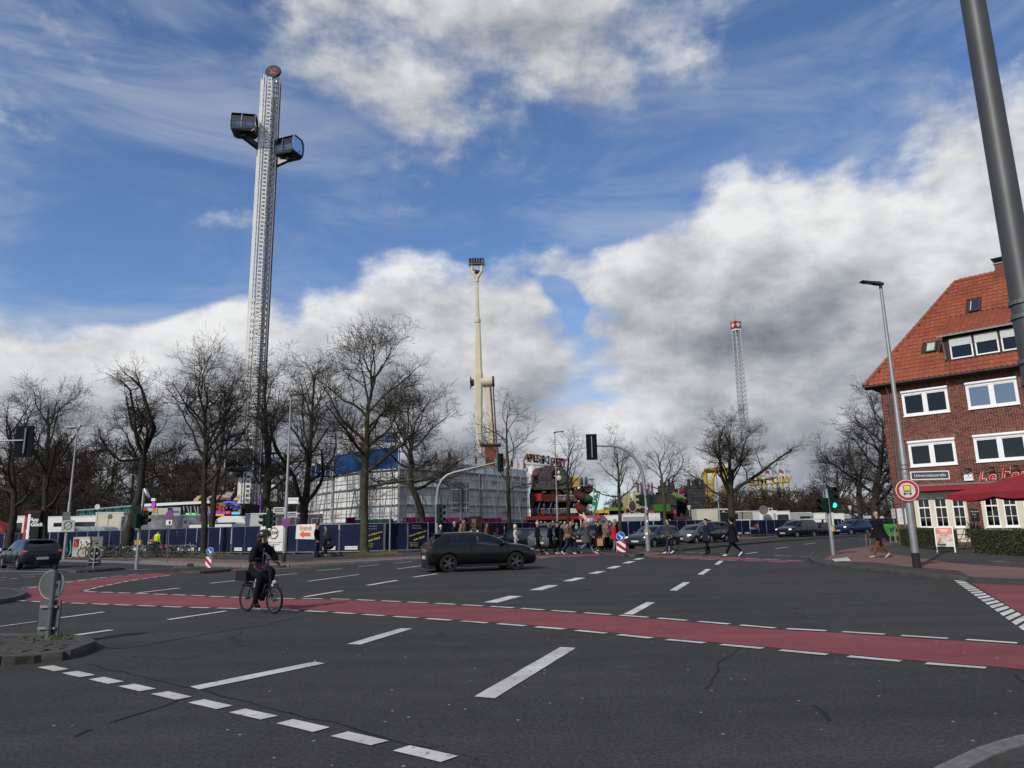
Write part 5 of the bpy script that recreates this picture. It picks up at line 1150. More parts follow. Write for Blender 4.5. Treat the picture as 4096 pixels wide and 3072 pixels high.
for x in(-1.9,1.9):
 for y in(-1.4,1.4):MB().cyl((x,y,0),(x,y,zt-1),.04,n=6).build('post',galv,t)
 # rides
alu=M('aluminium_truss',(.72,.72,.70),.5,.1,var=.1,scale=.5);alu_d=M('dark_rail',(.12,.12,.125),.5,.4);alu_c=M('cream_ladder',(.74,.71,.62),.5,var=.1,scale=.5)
TY=97.0;tb=at(1006,2040,TY);tt_=at(1071,381,TY);TX=(tb.x+tt_.x)/2;THt=at(1071,345,TY).z
tow=thing('observation_tower','slender silver lattice observation tower with hanging glass cabins and round sign on top','tower ride',(TX,TY,0),R(18))
hw_=1.18
rails=[(-hw_,-hw_),(hw_,-hw_),(hw_,hw_),(-hw_,hw_)]
for x,y in rails:MB().bar((x,y,0),(x,y,THt),.24,.24).build('corner_chord',alu,tow)
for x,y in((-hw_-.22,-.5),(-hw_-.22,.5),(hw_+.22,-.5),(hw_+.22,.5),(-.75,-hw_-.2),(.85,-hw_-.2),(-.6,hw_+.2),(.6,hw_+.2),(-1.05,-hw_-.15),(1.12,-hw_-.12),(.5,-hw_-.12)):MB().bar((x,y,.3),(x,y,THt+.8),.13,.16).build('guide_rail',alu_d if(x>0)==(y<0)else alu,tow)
nsec=26;sh=THt/nsec
for k in range(nsec):
 m=MB();z0=k*sh
 for i in range(4):
  a,b=rails[i],rails[(i+1)%4]
  for q in range(3):
   za,zb=z0+q*sh/3,z0+(q+1)*sh/3
   p,r_=(a,b)if q%2==0 else(b,a)
   m.bar((p[0],p[1],za),(r_[0],r_[1],zb),.11);m.bar((a[0],a[1],za),(b[0],b[1],za),.11)
 m.build('mast_section',alu,tow)
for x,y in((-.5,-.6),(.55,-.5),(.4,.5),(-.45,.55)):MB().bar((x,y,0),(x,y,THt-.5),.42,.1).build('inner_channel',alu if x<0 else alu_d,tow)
lad=MB();z=.5
for s in(-.42,.12):lad.bar((s,-hw_-.3,.3),(s,-hw_-.3,THt+.6),.10,.10)
while z<THt+.5:lad.box((-.15,-hw_-.3,z),(.54,.09,.26));z+=.62
lad.build('cable_ladder',alu_c,tow)
tpz=at(*(850+625*.36174,200+250*.36174),TY).z
sgd=MB().lathe([(1.18,-.2),(1.24,0),(1.18,.2)],(0,0,0),'Y',32);so=sgd.build('round_sign',M('tower_sign_black',(.012,.014,.018),.4),tow,40);so.location=(.2,-.2,tpz);so.rotation_euler=(R(-12),R(22),R(-25))
for i,(dx,dz,w,h,c)in enumerate(((-.1,.25,1.4,.55,(.28,.045,.03)),(.25,-.15,1.2,.5,(.30,.05,.035)),(-.1,-.55,.6,.2,(.10,.13,.16)),(.15,.75,.8,.16,(.04,.09,.13)))):
 q=MB().ell((dx,-.2,dz),(w/2,.03,h/2),14,6);q.build('sign_print',M('tower_print%d'%i,c,.5),so)
text('lettering','SKYLINER',.32,M('tower_letter',(.09,.02,.02),.5),so,(0,-.24,.1),(R(90),R(18),0),.01);MB().cyl((0,0,THt),(.15,0,tpz-.9),.15,n=8).build('sign_post',alu,tow)
MB().ell((1.0,-.4,THt+.55),(.5,.35,.45),14,8).build('search_light',M('chrome',(.75,.75,.74),.12,.9),tow,60);MB().box((-1.0,-.6,THt+.4),(.5,.4,.9)).build('top_motor',alu_d,tow)
gl_g=glass_mat('gondola_glass',(.20,.22,.24),1.0);gon_b=M('gondola_black',(.012,.014,.018),.35,spec=.5);trim_w=M('gondola_trim',(.6,.6,.58),.4)
def gondola(c,rz,arm_to,label=None):
 g=MB();Lx,Wy,Hz=1.6,1.2,1.2
 base=mk('gondola',None or MB().ext([(-Lx,-Wy,-Hz),(Lx,-Wy,-Hz),(Lx*1.02,-Wy,-Hz-.25),(Lx*.7,-Wy*.9,-Hz-.45),(-Lx*.7,-Wy*.9,-Hz-.45),(-Lx*1.02,-Wy,-Hz-.25)],(0,2*Wy,0)).mesh('gondola_floor',gon_b),tow)
 base.location=c;base.rotation_euler=(0,0,rz)
 prof=[(-Wy,-Hz),(-Wy*1.12,-Hz*.2),(-Wy*1.05,Hz*.5),(-Wy*.7,Hz),(Wy*.7,Hz),(Wy*1.05,Hz*.5),(Wy*1.12,-Hz*.2),(Wy,-Hz)]
 for x in(-Lx,-Lx*.05,Lx):
  m=MB()
  for a,b in zip(prof,prof[1:]):m.bar((x,a[0],a[1]),(x,b[0],b[1]),.14,.16)
  m.build('rib',gon_b,base)
  m=MB()
  for a,b in zip(prof,prof[1:]):m.bar((x+(.1 if x>0 else-.1),a[0]*1.01,a[1]),(x+(.1 if x>0 else-.1),b[0]*1.01,b[1]),.05,.05)
  m.build('trim',trim_w,base)
 m=MB()
 for a,b in((prof[0],prof[1]),(prof[1],prof[2]),(prof[5],prof[6]),(prof[6],prof[7])):m.quad((-Lx,a[0],a[1]),(Lx,a[0],a[1]),(Lx,b[0],b[1]),(-Lx,b[0],b[1]))
 for x in(-Lx*.98,Lx*.98):m.add([(x,p[0],p[1])for p in prof],[tuple(range(8))])
 m.build('glazing',gl_g,base)
 r_=MB();r_.ext([(-Lx,-Wy*.75,Hz),(-Lx,Wy*.75,Hz),(-Lx,Wy*.6,Hz+.14),(-Lx,-Wy*.6,Hz+.14)],(2*Lx,0,0));r_.build('cabin_roof',gon_b,base)
 for a in(prof[1],prof[6]):MB().bar((-Lx,a[0],a[1]),(Lx,a[0],a[1]),.08).build('hand_rail',gon_b,base)
 for i in range(5):x=lerp(-1.4,1.4,i/4);m=MB().ell((x,.5,-.35),(.16,.14,.12));m.ell((x,.5,-.8),(.22,.18,.38));m.build('passenger',M('passenger%d'%(i%3),((.3,.3,.35),(.05,.05,.07),(.4,.38,.35))[i%3],.8),base)
 arm=MB();v=Vector(arm_to);v2=Matrix.Rotation(-rz,3,'Z')@v
 arm.cyl((0,0,-Hz-.95),(0,0,-Hz-.4),.5,n=14);arm.bar((0,0,-Hz-.7),(v2.x,v2.y,-Hz-1.6),.6,.75);arm.build('arm',gon_b,base)
 return base
inv=Matrix.Rotation(-R(18),3,'Z')
def towl(x,y,Y):p=at(x,y,Y);return inv@(p-Vector((TX,TY,0)))
for(x,y,Y,rz)in((978,497,94.3,-8),(1156,588,96.5,-38),(955,1835,95.0,5),(1085,1850,97.5,-20)):
 c=towl(x,y,Y);d=Vector((-c.x,-c.y,0));d.normalize();gondola(c,R(rz),d*2.4)
up=M('purple_led',(.25,.05,.5),.4,emit=(.35,.08,1.0),es=.55)
for i,(x,z0,z1)in enumerate(((1.5,1.5,6.5),(.85,2.0,5.6))):MB().bar((x,-hw_-.4,z0),(x,-hw_-.4,z1),.12).build('led_strip',up,tow)
MB().bb(1.8,3.6,-2.6,-2.5,5.6,7.2).build('cabin_counter_sign',tr_grey,tow);MB().bb(2.0,3.3,-2.62,-2.52,7.3,7.8).build('white_sign',s_white,tow);text('lettering','2',.8,blk,tow,(3.0,-2.62,6.4),(R(90),0,0),.01)
RY=85.0;c_=at(1905,1790,RY);rg=thing('pendulum_ride','cream double boom ride with seat gondola raised high above the white hall','fair ride',(c_.x,RY,0))
cr_m=M('ride_cream',(.52,.47,.33),.5,var=.08,scale=.4);cr_dk=M('ride_dark',(.03,.03,.03),.6)
def rr_(x,y,dy=0.0):return at(x,y,RY+dy)-Vector((c_.x,RY,0))
zr=lambda x,y:(1800+x*.54249,1000+y*.54249)
def boom(mb,pts,dy,dep):
 rows=[]
 for x,y,w in pts:
  p=rr_(*zr(x,y),dy);hw=w*.54249*RY/F/2
  rows.append([p+Vector((sx*hw,sy*dep(hw),0))for sx,sy in((-1,-.6),(-.6,-1),(.6,-1),(1,-.6),(1,.6),(.6,1),(-.6,1),(-1,.6))])
 for a,b in zip(rows,rows[1:]):
  for j in range(8):mb.quad(a[j],a[(j+1)%8],b[(j+1)%8],b[j])
 mb.add(rows[0],[tuple(range(8))]);mb.add(rows[-1],[tuple(range(8))])
m=MB();boom(m,[(222,1500,30),(217,1400,42),(211,1150,58),(210,920,68),(209,880,58),(208,700,46),(206,540,36),(203,530,34),(200,380,26),(198,235,22),(198,205,20)],0,lambda h:h*.9);m.build('main_boom',cr_m,rg,30)
m=MB();boom(m,[(305,1450,62),(290,1200,52),(275,1000,46),(272,960,46)],.3,lambda h:h*.9);m.build('support_column',cr_m,rg,30)
p0,p1=rr_(*zr(222,975),.1),rr_(*zr(312,970),.1);MB().cyl(p0,p1,.62,n=20).build('hub_drum',cr_m,rg,40);d_=(p1-p0).normalized();MB().cyl(p1,p1+d_*.25,.66,n=20).build('hub_cap',cr_dk,rg,40);MB().cyl(p0-d_*1.2,p0-d_*.4,.5,.3,10).build('hub_motor',cr_dk,rg)
for a in range(4):q=p0-d_*1.1;MB().bar(q,q+Vector((-.1,math.cos(a*1.57),math.sin(a*1.57)))*.75,.14).build('motor_fin',cr_dk,rg)
for(x,y,w)in((203,523,46),(199,225,30),(199,207,28)):q=rr_(*zr(x,y));r=w*.54249*RY/F/2;MB().lathe([(r,-.22),(r*1.05,0),(r,.22)],q,n=14).build('boom_collar',cr_m,rg,40)
for dx in(300,318):MB().tube([rr_(*zr(dx,1005),-.5),rr_(*zr(dx+28,1480),-.5)],.09,6).build('cable',M('rust_cable',(.08,.04,.03),.6),rg)
m=MB();q0=rr_(*zr(320,1450));m.bb(q0.x-1.0,q0.x+.55,-.9,.9,0,q0.z+.3);m.build('pedestal',M('pedestal_rust',(.15,.05,.035),.7,var=.2),rg);MB().bb(q0.x-1.6,q0.x+.9,-1.2,1.2,q0.z+.1,q0.z+.25).build('platform',M('platform_brown',(.10,.06,.05),.7),rg)
m=MB();F_=[(-.06,0),(-.62,.9),(-.62,1.75)]
for s in(-1,1):q=rr_(*zr(198,205));m.tube([q+Vector((s*abs(x),0,z))for x,z in F_],[.22,.2,.16],8)
m.build('fork',cr_m,rg,40);q=rr_(*zr(198,205))
m=MB();m.bb(q.x-.95,q.x+.95,-.35,.35,q.z+1.75,q.z+1.95);m.build('seat_beam',M('seat_beam_tan',(.25,.17,.11),.6),rg)
for i in range(6):x=q.x-.8+i*.32;s_=MB().box((x,-.3,q.z+2.15),(.24,.3,.5));s_.ell((x,-.32,q.z+2.48),(.09,.09,.11),8,5);s_.tube([(x-.1,-.45,q.z+2.0),(x-.1,-.5,q.z+2.35),(x+.1,-.5,q.z+2.35),(x+.1,-.45,q.z+2.0)],.035,5);s_.build('seat_with_rider',M('rider_dark%d'%(i%2),((.02,.02,.03),(.06,.05,.05))[i%2],.7),rg)
for s in(-1,1):MB().tube([q+Vector((s*.92+.12*math.cos(a),.45*math.cos(a),1.95+.45*math.sin(a)))for a in[k*math.pi/10 for k in range(20)]],.03,5,closed=True).build('end_ring',galv,rg)
m=MB();m.ell(q+Vector((.05,0,.75)),(.35,.3,.25),10,6);m.bar(q+Vector((-.5,0,1.1)),q+Vector((.5,0,.85)),.12);m.build('swivel_motor',cr_dk,rg)
SY=190.0;s0=at(3008,1860,SY);s1=at(2928,1322,SY);SX=(s0.x+s1.x)/2;sz1=s1.z
sw=thing('swing_tower','thin grey lattice swing tower with red white cross sign and spire','tower ride',(SX,SY,0),R(20));hb,ht=.95,.78
for sx in(-1,1):
 for sy in(-1,1):MB().bar((sx*hb,sy*hb,0),(sx*ht,sy*ht,sz1),.2).build('corner_chord',M('tower_steel',(.26,.27,.28),.5,.4,var=.1),sw)
ns=44
for k in range(ns):
 m=MB();za,zb=sz1*k/ns,sz1*(k+1)/ns;wa,wb=lerp(hb,ht,k/ns),lerp(hb,ht,(k+1)/ns)
 for i,(p,r_)in enumerate((((-1,-1),(1,-1)),((1,-1),(1,1)),((1,1),(-1,1)),((-1,1),(-1,-1)))):
  m.bar((p[0]*wa,p[1]*wa,za),(r_[0]*wb,r_[1]*wb,zb),.10);m.bar((p[0]*wa,p[1]*wa,za),(r_[0]*wa,r_[1]*wa,za),.10)
 m.build('mast_section',M('tower_steel_light',(.36,.37,.38),.5,.2),sw)
zc_=at(2926,1302,SY).z;MB().bb(-.98,.98,-.98,.98,zc_-.98,zc_+.98).build('sign_cube',M('cross_red',(.30,.03,.03),.6),sw)
for f in range(4):
 o=MB();o.bb(-.66,.66,-1.01,-.985,zc_-.22,zc_+.22);o.bb(-.22,.22,-1.01,-.985,zc_+.22,zc_+.66);o.bb(-.22,.22,-1.01,-.985,zc_-.66,zc_-.22);oo=o.build('white_cross',M('cross_white',(.6,.58,.55),.6),sw);oo.rotation_euler=(0,0,f*math.pi/2)
MB().cyl((0,0,zc_+.98),(0,0,at(2920,1246,SY).z),.12,.05,8).build('spire',galv,sw);MB().bb(-.9,.9,-.9,.9,sz1-.1,sz1+.3).build('top_frame',alu,sw)
pan_m=M('white_facade_panel',(.62,.62,.60),.6,var=.16,scale=1.1,bump=.25,bscale=2);led_m=M('facade_ledge',(.40,.41,.42),.5,var=.1)
hall=thing('white_hall','large white panelled fairground hall with ledges, blue tarpaulins and small posters','building')
hp=[at(x,2100,Y)for x,Y in((1222,72),(1330,65),(1465,60.8),(1590,59),(1760,62),(1925,66.5),(2035,70),(2112,73))]
zr_=[1.6,2.25,3.55,5.05,6.45]
pc_m=M('poster_print',(.32,.10,.06),.6,var=.7,scale=3)
random.seed(5)
for k in range(len(hp)-1):
 a,b=hp[k],hp[k+1];d=Vector((b.x-a.x,b.y-a.y,0));L=d.length;d.normalize();nv=Vector((d.y,-d.x,0));n=max(1,round(L/1.35));q=Matrix((d,-nv,Vector((0,0,1)))).transposed();an=ang(d)
 for r in range(4):
  for i in range(n):
   c0=Vector((a.x,a.y,0))+d*(L*(i+.5)/n)+Vector((0,0,(zr_[r]+zr_[r+1])/2));m=MB();w,h=L/n-.03,zr_[r+1]-zr_[r]-.05
   m.box(c0,(w,.05,h),0,0,q)
   for t_ in(-.17,.17):m.box(c0+d*w*t_*2*.5+nv*.03,(.03,.025,h),0,0,q)
   m.box(c0+nv*.03+Vector((0,0,.1)),(w,.022,.03),0,0,q)
   po=m.build('wall_panel',pan_m,hall)
   if(i*3+r*5+k*2)%7==0 and r>0:
    pm=MB();pm.box(c0+nv*.05,(w*.7,.012,.5),0,0,q);pp=pm.build('poster',M('poster_cream',(.55,.48,.38),.6),po)
    for t_ in(-.22,.02,.24):e=MB();e.ell(c0+nv*.06+d*w*t_+Vector((0,0,random.uniform(-.06,.06))),(.10,.10,.13),7,4);
    e=MB()
    for t_ in(-.2,.0,.2):e.box(c0+nv*.058+d*w*t_+Vector((0,0,random.uniform(-.06,.06))),(.16,.006,.2),0,0,q@Matrix.Rotation(random.uniform(-.5,.5),3,'Y'))
    e.build('poster_print',pc_m,pp)
 for z in zr_[1:]:
  MB().box(Vector((a.x,a.y,z))+d*L/2+nv*.12,(L+.1,.22,.09),0,0,q).build('ledge',led_m,hall)
 MB().bar(Vector((a.x,a.y,.1))+nv*.12,Vector((a.x,a.y,6.9 if k>2 else 9.3))+nv*.12,.16).build('post',galv,hall)
 for s in(.12,.3,.52,.75,.9):MB().bar(Vector((a.x,a.y,.3))+d*L*s+nv*(1.1 if s in(.3,.75)else.35),Vector((a.x,a.y,5.2 if s in(.3,.75)else 6.6))+d*L*s+nv*.3,.065).build('brace',galv,hall)
 for z in(2.9,4.3,5.8):MB().bar(Vector((a.x,a.y,z))+nv*.4,Vector((b.x,b.y,z))+nv*.4,.05).build('scaffold_tube',galv,hall)
 if k<=2:
  zt=(7.9,8.3,8.3)[k];m=MB();n2=6
  A,B=Vector((a.x,a.y,0)),Vector((b.x,b.y,0))
  m.add([A.lerp(B,j/n2)+Vector((0,-.1+.1*(j%2),z))for z in(6.5,zt)for j in range(n2+1)],[(j,j+1,n2+2+j,n2+1+j)for j in range(n2)]);m.build('blue_tarpaulin',M('blue_tarp',(.013,.05,.15),.55,var=.3,scale=.8),hall)
  for j in range(5):MB().bar(A.lerp(B,j/4)+Vector((0,.6,6.2)),A.lerp(B,j/4)+Vector((0,.6,9.5)),.07).build('scaffold_tube',galv,hall)
  for z in(8.5,9.0,9.5):MB().bar(A+Vector((0,.55,z)),B+Vector((0,.55,z)),.07).build('scaffold_tube',galv,hall)
 else:
  m=MB();A,B=Vector((a.x,a.y,0)),Vector((b.x,b.y,0));m.ext([A+Vector((0,1.2,6.5)),B+Vector((0,1.2,6.5)),B+Vector((0,1.2,7.35)),A+Vector((0,1.2,7.35))],(0,.05,0));m.build('parapet_panel',pan_m,hall)
  for j in range(3):
   p=A.lerp(B,(j+.5)/3)+Vector((0,1.1,0));MB().cyl(p+Vector((0,0,6.5)),p+Vector((0,0,8.4)),.03,n=5).build('flag_pole',galv,hall)
   MB().add([p+Vector((.03,0,8.3)),p+Vector((.25,.05,7.9)),p+Vector((.22,0,7.5)),p+Vector((.03,0,7.4))],[(0,1,2,3)]).build('flag',M('flag_dull%d'%(j%2),((.14,.04,.035),(.35,.3,.22))[j%2],.8),hall)
for i in range(14):x=lerp(1250,1500,i/13);p=at(x,1712+(i%3)*14,65);MB().bar((p.x,65,6.5),(p.x,65,p.z),.07).build('scaffold_tube',galv,hall)
for y in(1735,1765,1795):p,q=at(1262,y,65),at(1505,y,65);MB().bar(p,q,.09).build('scaffold_tube',galv,hall)
a,b=at(1372,1715,66),at(1500,1800,66)
for j in range(5):
 for r in range(2):MB().bb(lerp(a.x,b.x,j/5)+.03,lerp(a.x,b.x,(j+1)/5)-.03,66,66.06,lerp(b.z,a.z,r/2)+.03,lerp(b.z,a.z,(r+1)/2)-.03).build('upper_panel',pan_m,hall)
c2=at(1530,1730,64);d2=at(1590,1770,64);MB().bb(c2.x,d2.x,64,64.1,d2.z,c2.z).build('blue_tarpaulin',M('blue_tarp'),hall)
MB().ext([(hp[0].x,hp[0].y+.3,6.3),(hp[2].x,hp[2].y+.3,6.3),(hp[3].x,hp[3].y+.3,6.3),(hp[5].x,hp[5].y+.3,6.3),(hp[7].x,hp[7].y+.3,6.3),(hp[7].x-4,90,6.3),(hp[0].x+4,90,6.3)],(0,0,.1)).build('roof_deck',led_m,hall)
for i in range(9):x=lerp(hp[0].x,hp[3].x,i/8);MB().bar((x,64.2+(3-i*.3),.1),(x+1.2,63+(3-i*.3),5.5+i%3),.06).build('scaffold_tube',galv,hall)
FY=74.0
def fx(x,y,dy=0.0):return at(x,y,FY+dy)
zf=lambda x,y:(2060+x*.19288,1780+y*.19288)
def Fz(x,y,dy=0.0):return fx(*zf(x,y),dy)
o0=Fz(820,1650);fun=thing('funhouse','colourful red and green ski themed funhouse with balconies and letters on the roof','fair ride',(o0.x,FY,0))
off=Vector((o0.x,FY,0))
def fbox(x0,y0,x1,y1,d0,d1,name,mat):a,b=Fz(x0,y1)-off,Fz(x1,y0)-off;return MB().bb(a.x,b.x,d0,d1,a.z,b.z).build(name,mat,fun)
f_br=M('fun_brown',(.05,.036,.03),.8,var=.5,scale=.9);f_gr=M('fun_green',(.035,.065,.038),.7,var=.3,scale=.9);f_red=M('fun_red',(.14,.014,.011),.6,var=.2);f_dk=M('fun_dark',(.012,.012,.013),.8);f_mur=M('fun_mural',(.075,.05,.045),.8,var=.8,scale=1.6);f_maroon=M('fun_maroon',(.06,.009,.009),.7,var=.3)  # base colours darkened so they carry the shade lying on the funhouse
fbox(345,870,1320,1600,1.5,4.0,'back_wall',f_br);
m=MB();pts=[(345,870),(345,560),(420,470),(560,440),(760,430),(900,460),(1010,520),(1110,600),(1320,740),(1320,870)]
m.ext([(Fz(x,y)-off)+Vector((0,1.2,0))for x,y in pts],(0,.4,0));m.build('mural_gable',f_mur,fun)
m=MB();cpt=Fz(940,620)-off;m.cyl(cpt+Vector((0,1.0,0)),cpt+Vector((0,1.1,0)),.85,n=24);m.build('green_arch',f_gr,fun)
m=MB();m.ell(cpt+Vector((-.1,.95,.3)),(.16,.1,.2));m.ell(cpt+Vector((-.1,.95,-.25)),(.28,.12,.3));m.build('figure',M('fun_figure',(.5,.45,.38),.7),fun);m=MB();q=Fz(700,660)-off;m.cyl(q+Vector((0,1.0,0)),q+Vector((0,1.12,0)),1.25,n=24);m.build('mural_wheel',M('fun_wheel',(.06,.05,.06),.8,var=.9,scale=4),fun)
MB().add([Fz(195,520)-off,Fz(355,410)-off,Fz(355,620)-off],[(0,1,2)]).build('white_gable',s_white,fun)
fbox(340,850,1000,925,.6,1.5,'green_eave',f_gr)
for(x0,x1)in((370,520),(610,730),(950,1060),(1150,1210)):fbox(x0,930,x1,1050,1.42,1.49,'dark_opening',f_dk)
for i,x in enumerate((545,760,890,1080,1125)):fbox(x,935,x+70,1045,1.38,1.49,'mural_panel',M('fun_panel%d'%(i%3),((.35,.3,.26),(.2,.26,.22),(.4,.14,.1))[i%3],.7,var=.5,scale=3))
fbox(370,1155,1310,1190,-.1,1.5,'upper_deck',f_red);fbox(275,1470,1400,1510,-1.2,1.5,'lower_beam',f_red);fbox(330,1440,1330,1470,-1.0,1.5,'lower_deck',f_br)
for x0,x1,z in((370,1310,1045),(330,1330,1320)):
 a,b=Fz(x0,z)-off,Fz(x1,z)-off;MB().bar(a+Vector((0,-.15,0)),b+Vector((0,-.15,0)),.06).build('hand_rail',M('fun_steel',(.3,.3,.3),.5),fun)
 n=34;lo=Fz(x0,z+115)-off
 m=MB()
 for i in range(n):x=lerp(a.x,b.x,i/(n-1));m.bar((x,-.15,a.z),(x,-.15,lo.z),.03)
 m.build('balusters',M('fun_steel'),fun)
fbox(400,1005,545,1165,-.3,-.2,'red_grille',M('fun_bright_red',(.30,.02,.015),.6));fbox(545,1020,835,1160,-.25,-.18,'net_panel',f_maroon)
fbox(400,1210,680,1330,1.40,1.48,'dark_opening',f_dk);fbox(880,1220,1080,1330,1.40,1.48,'dark_opening',f_dk);fbox(345,1515,1400,1650,.4,.5,'dark_opening',f_dk)
for i,x in enumerate((560,800,1180)):
 a=Fz(x,1200)-off;m=MB();m.tube([a+Vector((-.2,-.3,0)),a+Vector((-.5,-.4,-.9)),a+Vector((-.3,-.4,-1.3))],.08,6);m.ell(a+Vector((.2,-.4,-.3)),(.14,.1,.25),8,5);m.build('ski_figure',M('fun_blue',(.06,.06,.14),.6,var=.5,scale=3),fun);m=MB().ell(a+Vector((-.3,-.45,-1.5)),(.22,.2,.25));m.build('red_lamp',M('fun_bright_red'),fun);MB().ell(a+Vector((-.4,-.5,-1.75)),(.16,.12,.08)).build('lamp_bulb',M('lamp_warm',(.8,.7,.5),.4,emit=(1,.85,.6),es=1.5),fun)
fbox(300,1000,380,1280,-.6,-.5,'purple_banner',M('fun_purple',(.07,.035,.06),.8));
for(x,y,x2,y2)in((300,1290,390,1460),(285,1510,285,1640),(570,1340,570,1450),(1270,1200,1320,1310)):MB().bar(Fz(x,y)-off+Vector((0,-.7,0)),Fz(x2,y2)-off+Vector((0,-.7,0)),.12).build('red_strut',M('fun_bright_red'),fun)
fbox(1140,1320,1310,1410,-.7,-.6,'picture_board',M('fun_board',(.5,.48,.42),.7,var=.4,scale=3));fbox(1065,1320,1120,1405,-.7,-.6,'picture_board',M('fun_board'))
rc=random.Random(8)
for i in range(95):
 x,y=rc.uniform(350,1310),rc.choice((rc.uniform(560,860),rc.uniform(935,1150),rc.uniform(1200,1460),rc.uniform(1515,1640)));w,h=rc.uniform(14,60),rc.uniform(14,70)
 cc=rc.randrange(7);fbox(x,y,x+w,y+h,rc.uniform(.9,1.15)if y<860 else rc.uniform(.5,1.2),1.3,'mural_panel',M('fun_bit%d'%cc,((.10,.05,.03),(.05,.07,.04),(.16,.13,.10),(.12,.02,.015),(.03,.03,.035),(.08,.07,.10),(.22,.19,.15))[cc],.8,var=.6,scale=3))
let_c={'A':(.17,.10,.05),'S':(.07,.10,.13),'P':(.13,.06,.06)}
for wd,x,y,rot,cc,sz in(('APRES',370,300,4,'A',1.1),('-',545,300,5,'A',1.1),('SKI',645,310,6,'S',1.15),('PARTY',915,335,8,'P',1.15)):
 n=len(wd);wpx={'APRES':300,'-':0,'SKI':160,'PARTY':290}[wd]
 for i,chh in enumerate(wd):
  px=x+(i-(n-1)/2)*wpx/max(1,n-1)*.82;pz=y+(px-640)*.09-15;text('roof_letter',chh,sz,M('fun_letter_'+cc,let_c[cc],.7,var=.3,scale=2),fun,Fz(px,pz)-off+Vector((0,1.2,0)),(R(90),R(4),0),.12,off=.05)
a,b=Fz(230,380)-off,Fz(1060,440)-off;MB().bar(a+Vector((0,1.35,0)),b+Vector((0,1.35,0)),.12).build('letter_rail',galv,fun)
for i in range(9):p=a.lerp(b,i/8)+Vector((0,1.35,0));MB().bar(p,p-Vector((0,0,1.6)),.07).build('letter_post',galv,fun)
sc=Fz(1430,1200);sl=thing('spiral_slide','red and green spiral tube slide under a wire cage platform','slide',(sc.x,FY,0))
zt,zb=Fz(1430,900).z,Fz(1430,1500).z;nseg=9
for k in range(nseg):
 pts=[]
 for j in range(9):t_=(k+j/8)/nseg;a=t_*6.283*2.25;pts.append(Vector((.55*math.cos(a),-.2+.55*math.sin(a),lerp(zt,zb,t_))))
 MB().tube(pts,.48,12).build('tube_section',(f_maroon,M('slide_green',(.03,.10,.045),.45,var=.1))[k%2],sl,60)
MB().cyl((0,-.2,0),(0,-.2,zt),.12,n=8).build('column',f_dk,sl)
cz=Fz(1430,720).z
for i in range(10):a=i*.628;MB().bar((1.1*math.cos(a),-.2+.9*math.sin(a),zt+.2),(1.1*math.cos(a),-.2+.9*math.sin(a),cz),.04).build('cage_bar',galv,sl)
for z in(zt+.25,cz):MB().tube([(1.1*math.cos(a),-.2+.9*math.sin(a),z)for a in[i*.3927 for i in range(16)]],.04,5,closed=True).build('cage_ring',galv,sl)
MB().bb(-1.15,-.5,-1.15,-1.1,zt+.1,zt+1.1).build('yellow_notice',M('fun_gold',(.42,.24,.05),.6,var=.4,scale=4),sl)
for x in(-.8,-.2,.3):m=MB();m.ell((x,-.3,cz+.12),(.13,.13,.16),8,6);m.ell((x,-.3,cz-.4),(.22,.18,.5),8,6);m.build('visitor',M('visitor_dark',(.03,.03,.05),.8),sl)
ff=Fz(1700,1180,-3);fg=thing('feather_flag','green feather flag with white emergency exit running figure','flag',(ff.x,FY-3,.1));P=lambda x,y,d=0.0:Fz(x,y,-3)-Vector((ff.x,FY-3,.1))+Vector((0,d,0));fgm=M('flag_green',(.03,.20,.09),.7,var=.1)
MB().ext([P(1635,925),P(1775,965),P(1700,1330),P(1640,1490),P(1600,1480),P(1605,1200)],(0,.03,0)).build('flag_cloth',fgm,fg);MB().add([P(1645,985,-.02),P(1745,1010,-.02),P(1710,1190,-.02),P(1615,1160,-.02)],[(0,1,2,3)]).build('white_field',s_white,fg)
m=MB();m.ell(P(1705,1030,-.05),(.12,.03,.12))
for pl_ in(((1690,1050),(1670,1100)),((1690,1060),(1720,1090)),((1685,1060),(1655,1050),(1640,1085)),((1670,1100),(1690,1140),(1680,1175)),((1670,1100),(1645,1130),(1620,1125))):m.tube([P(x,y,-.05)for x,y in pl_],.07,6)
m.build('running_figure',fgm,fg);MB().add([P(1640,1260,-.02),P(1655,1275,-.02),P(1620,1390,-.02),P(1605,1370,-.02)],[(0,1,2,3)]).build('arrow',s_white,fg);MB().cyl((P(1600,1480)).to_tuple(),(P(1600,1480).x,.02,0),.03,n=6).build('pole',galv,fg)
def stall(x0,y0,x1,Y,label,c1,c2,toys,name='game_stall'):
 a,b=at(x0,y0,Y),at(x1,y0,Y);w=(b.x-a.x)/2;h=a.z-.1;t=thing(name,label,'stall',((a.x+b.x)/2,Y,.1),0,'fairground stalls by the crossing')
 MB().bb(-w,w,.9,1.6,0,h-.1).build('back_wall',f_dk,t);MB().bb(-w-.1,w+.1,-.1,1.6,h-.35,h).build('fascia',c1,t);MB().bb(-w,w,-.05,.1,.3,1.0).build('counter',c2,t)
 for x in(-w,w):MB().bar((x,-.05,0),(x,-.05,h-.3),.09).build('post',c2,t)
 for i in range(toys):
  x=lerp(-w*.85,w*.85,(i+.5)/toys);m=MB();z=random.uniform(1.3,h-.7);m.ell((x,.1,z),(.18,.15,.22),8,6);m.ell((x,.02,z+.3),(.13,.12,.13),8,6);m.build('prize_toy',M('toy%d'%(i%6),((.55,.18,.03),(.1,.3,.5),(.5,.4,.1),(.6,.55,.55),(.45,.1,.15),(.15,.4,.2))[i%6],.7),t)
 return t
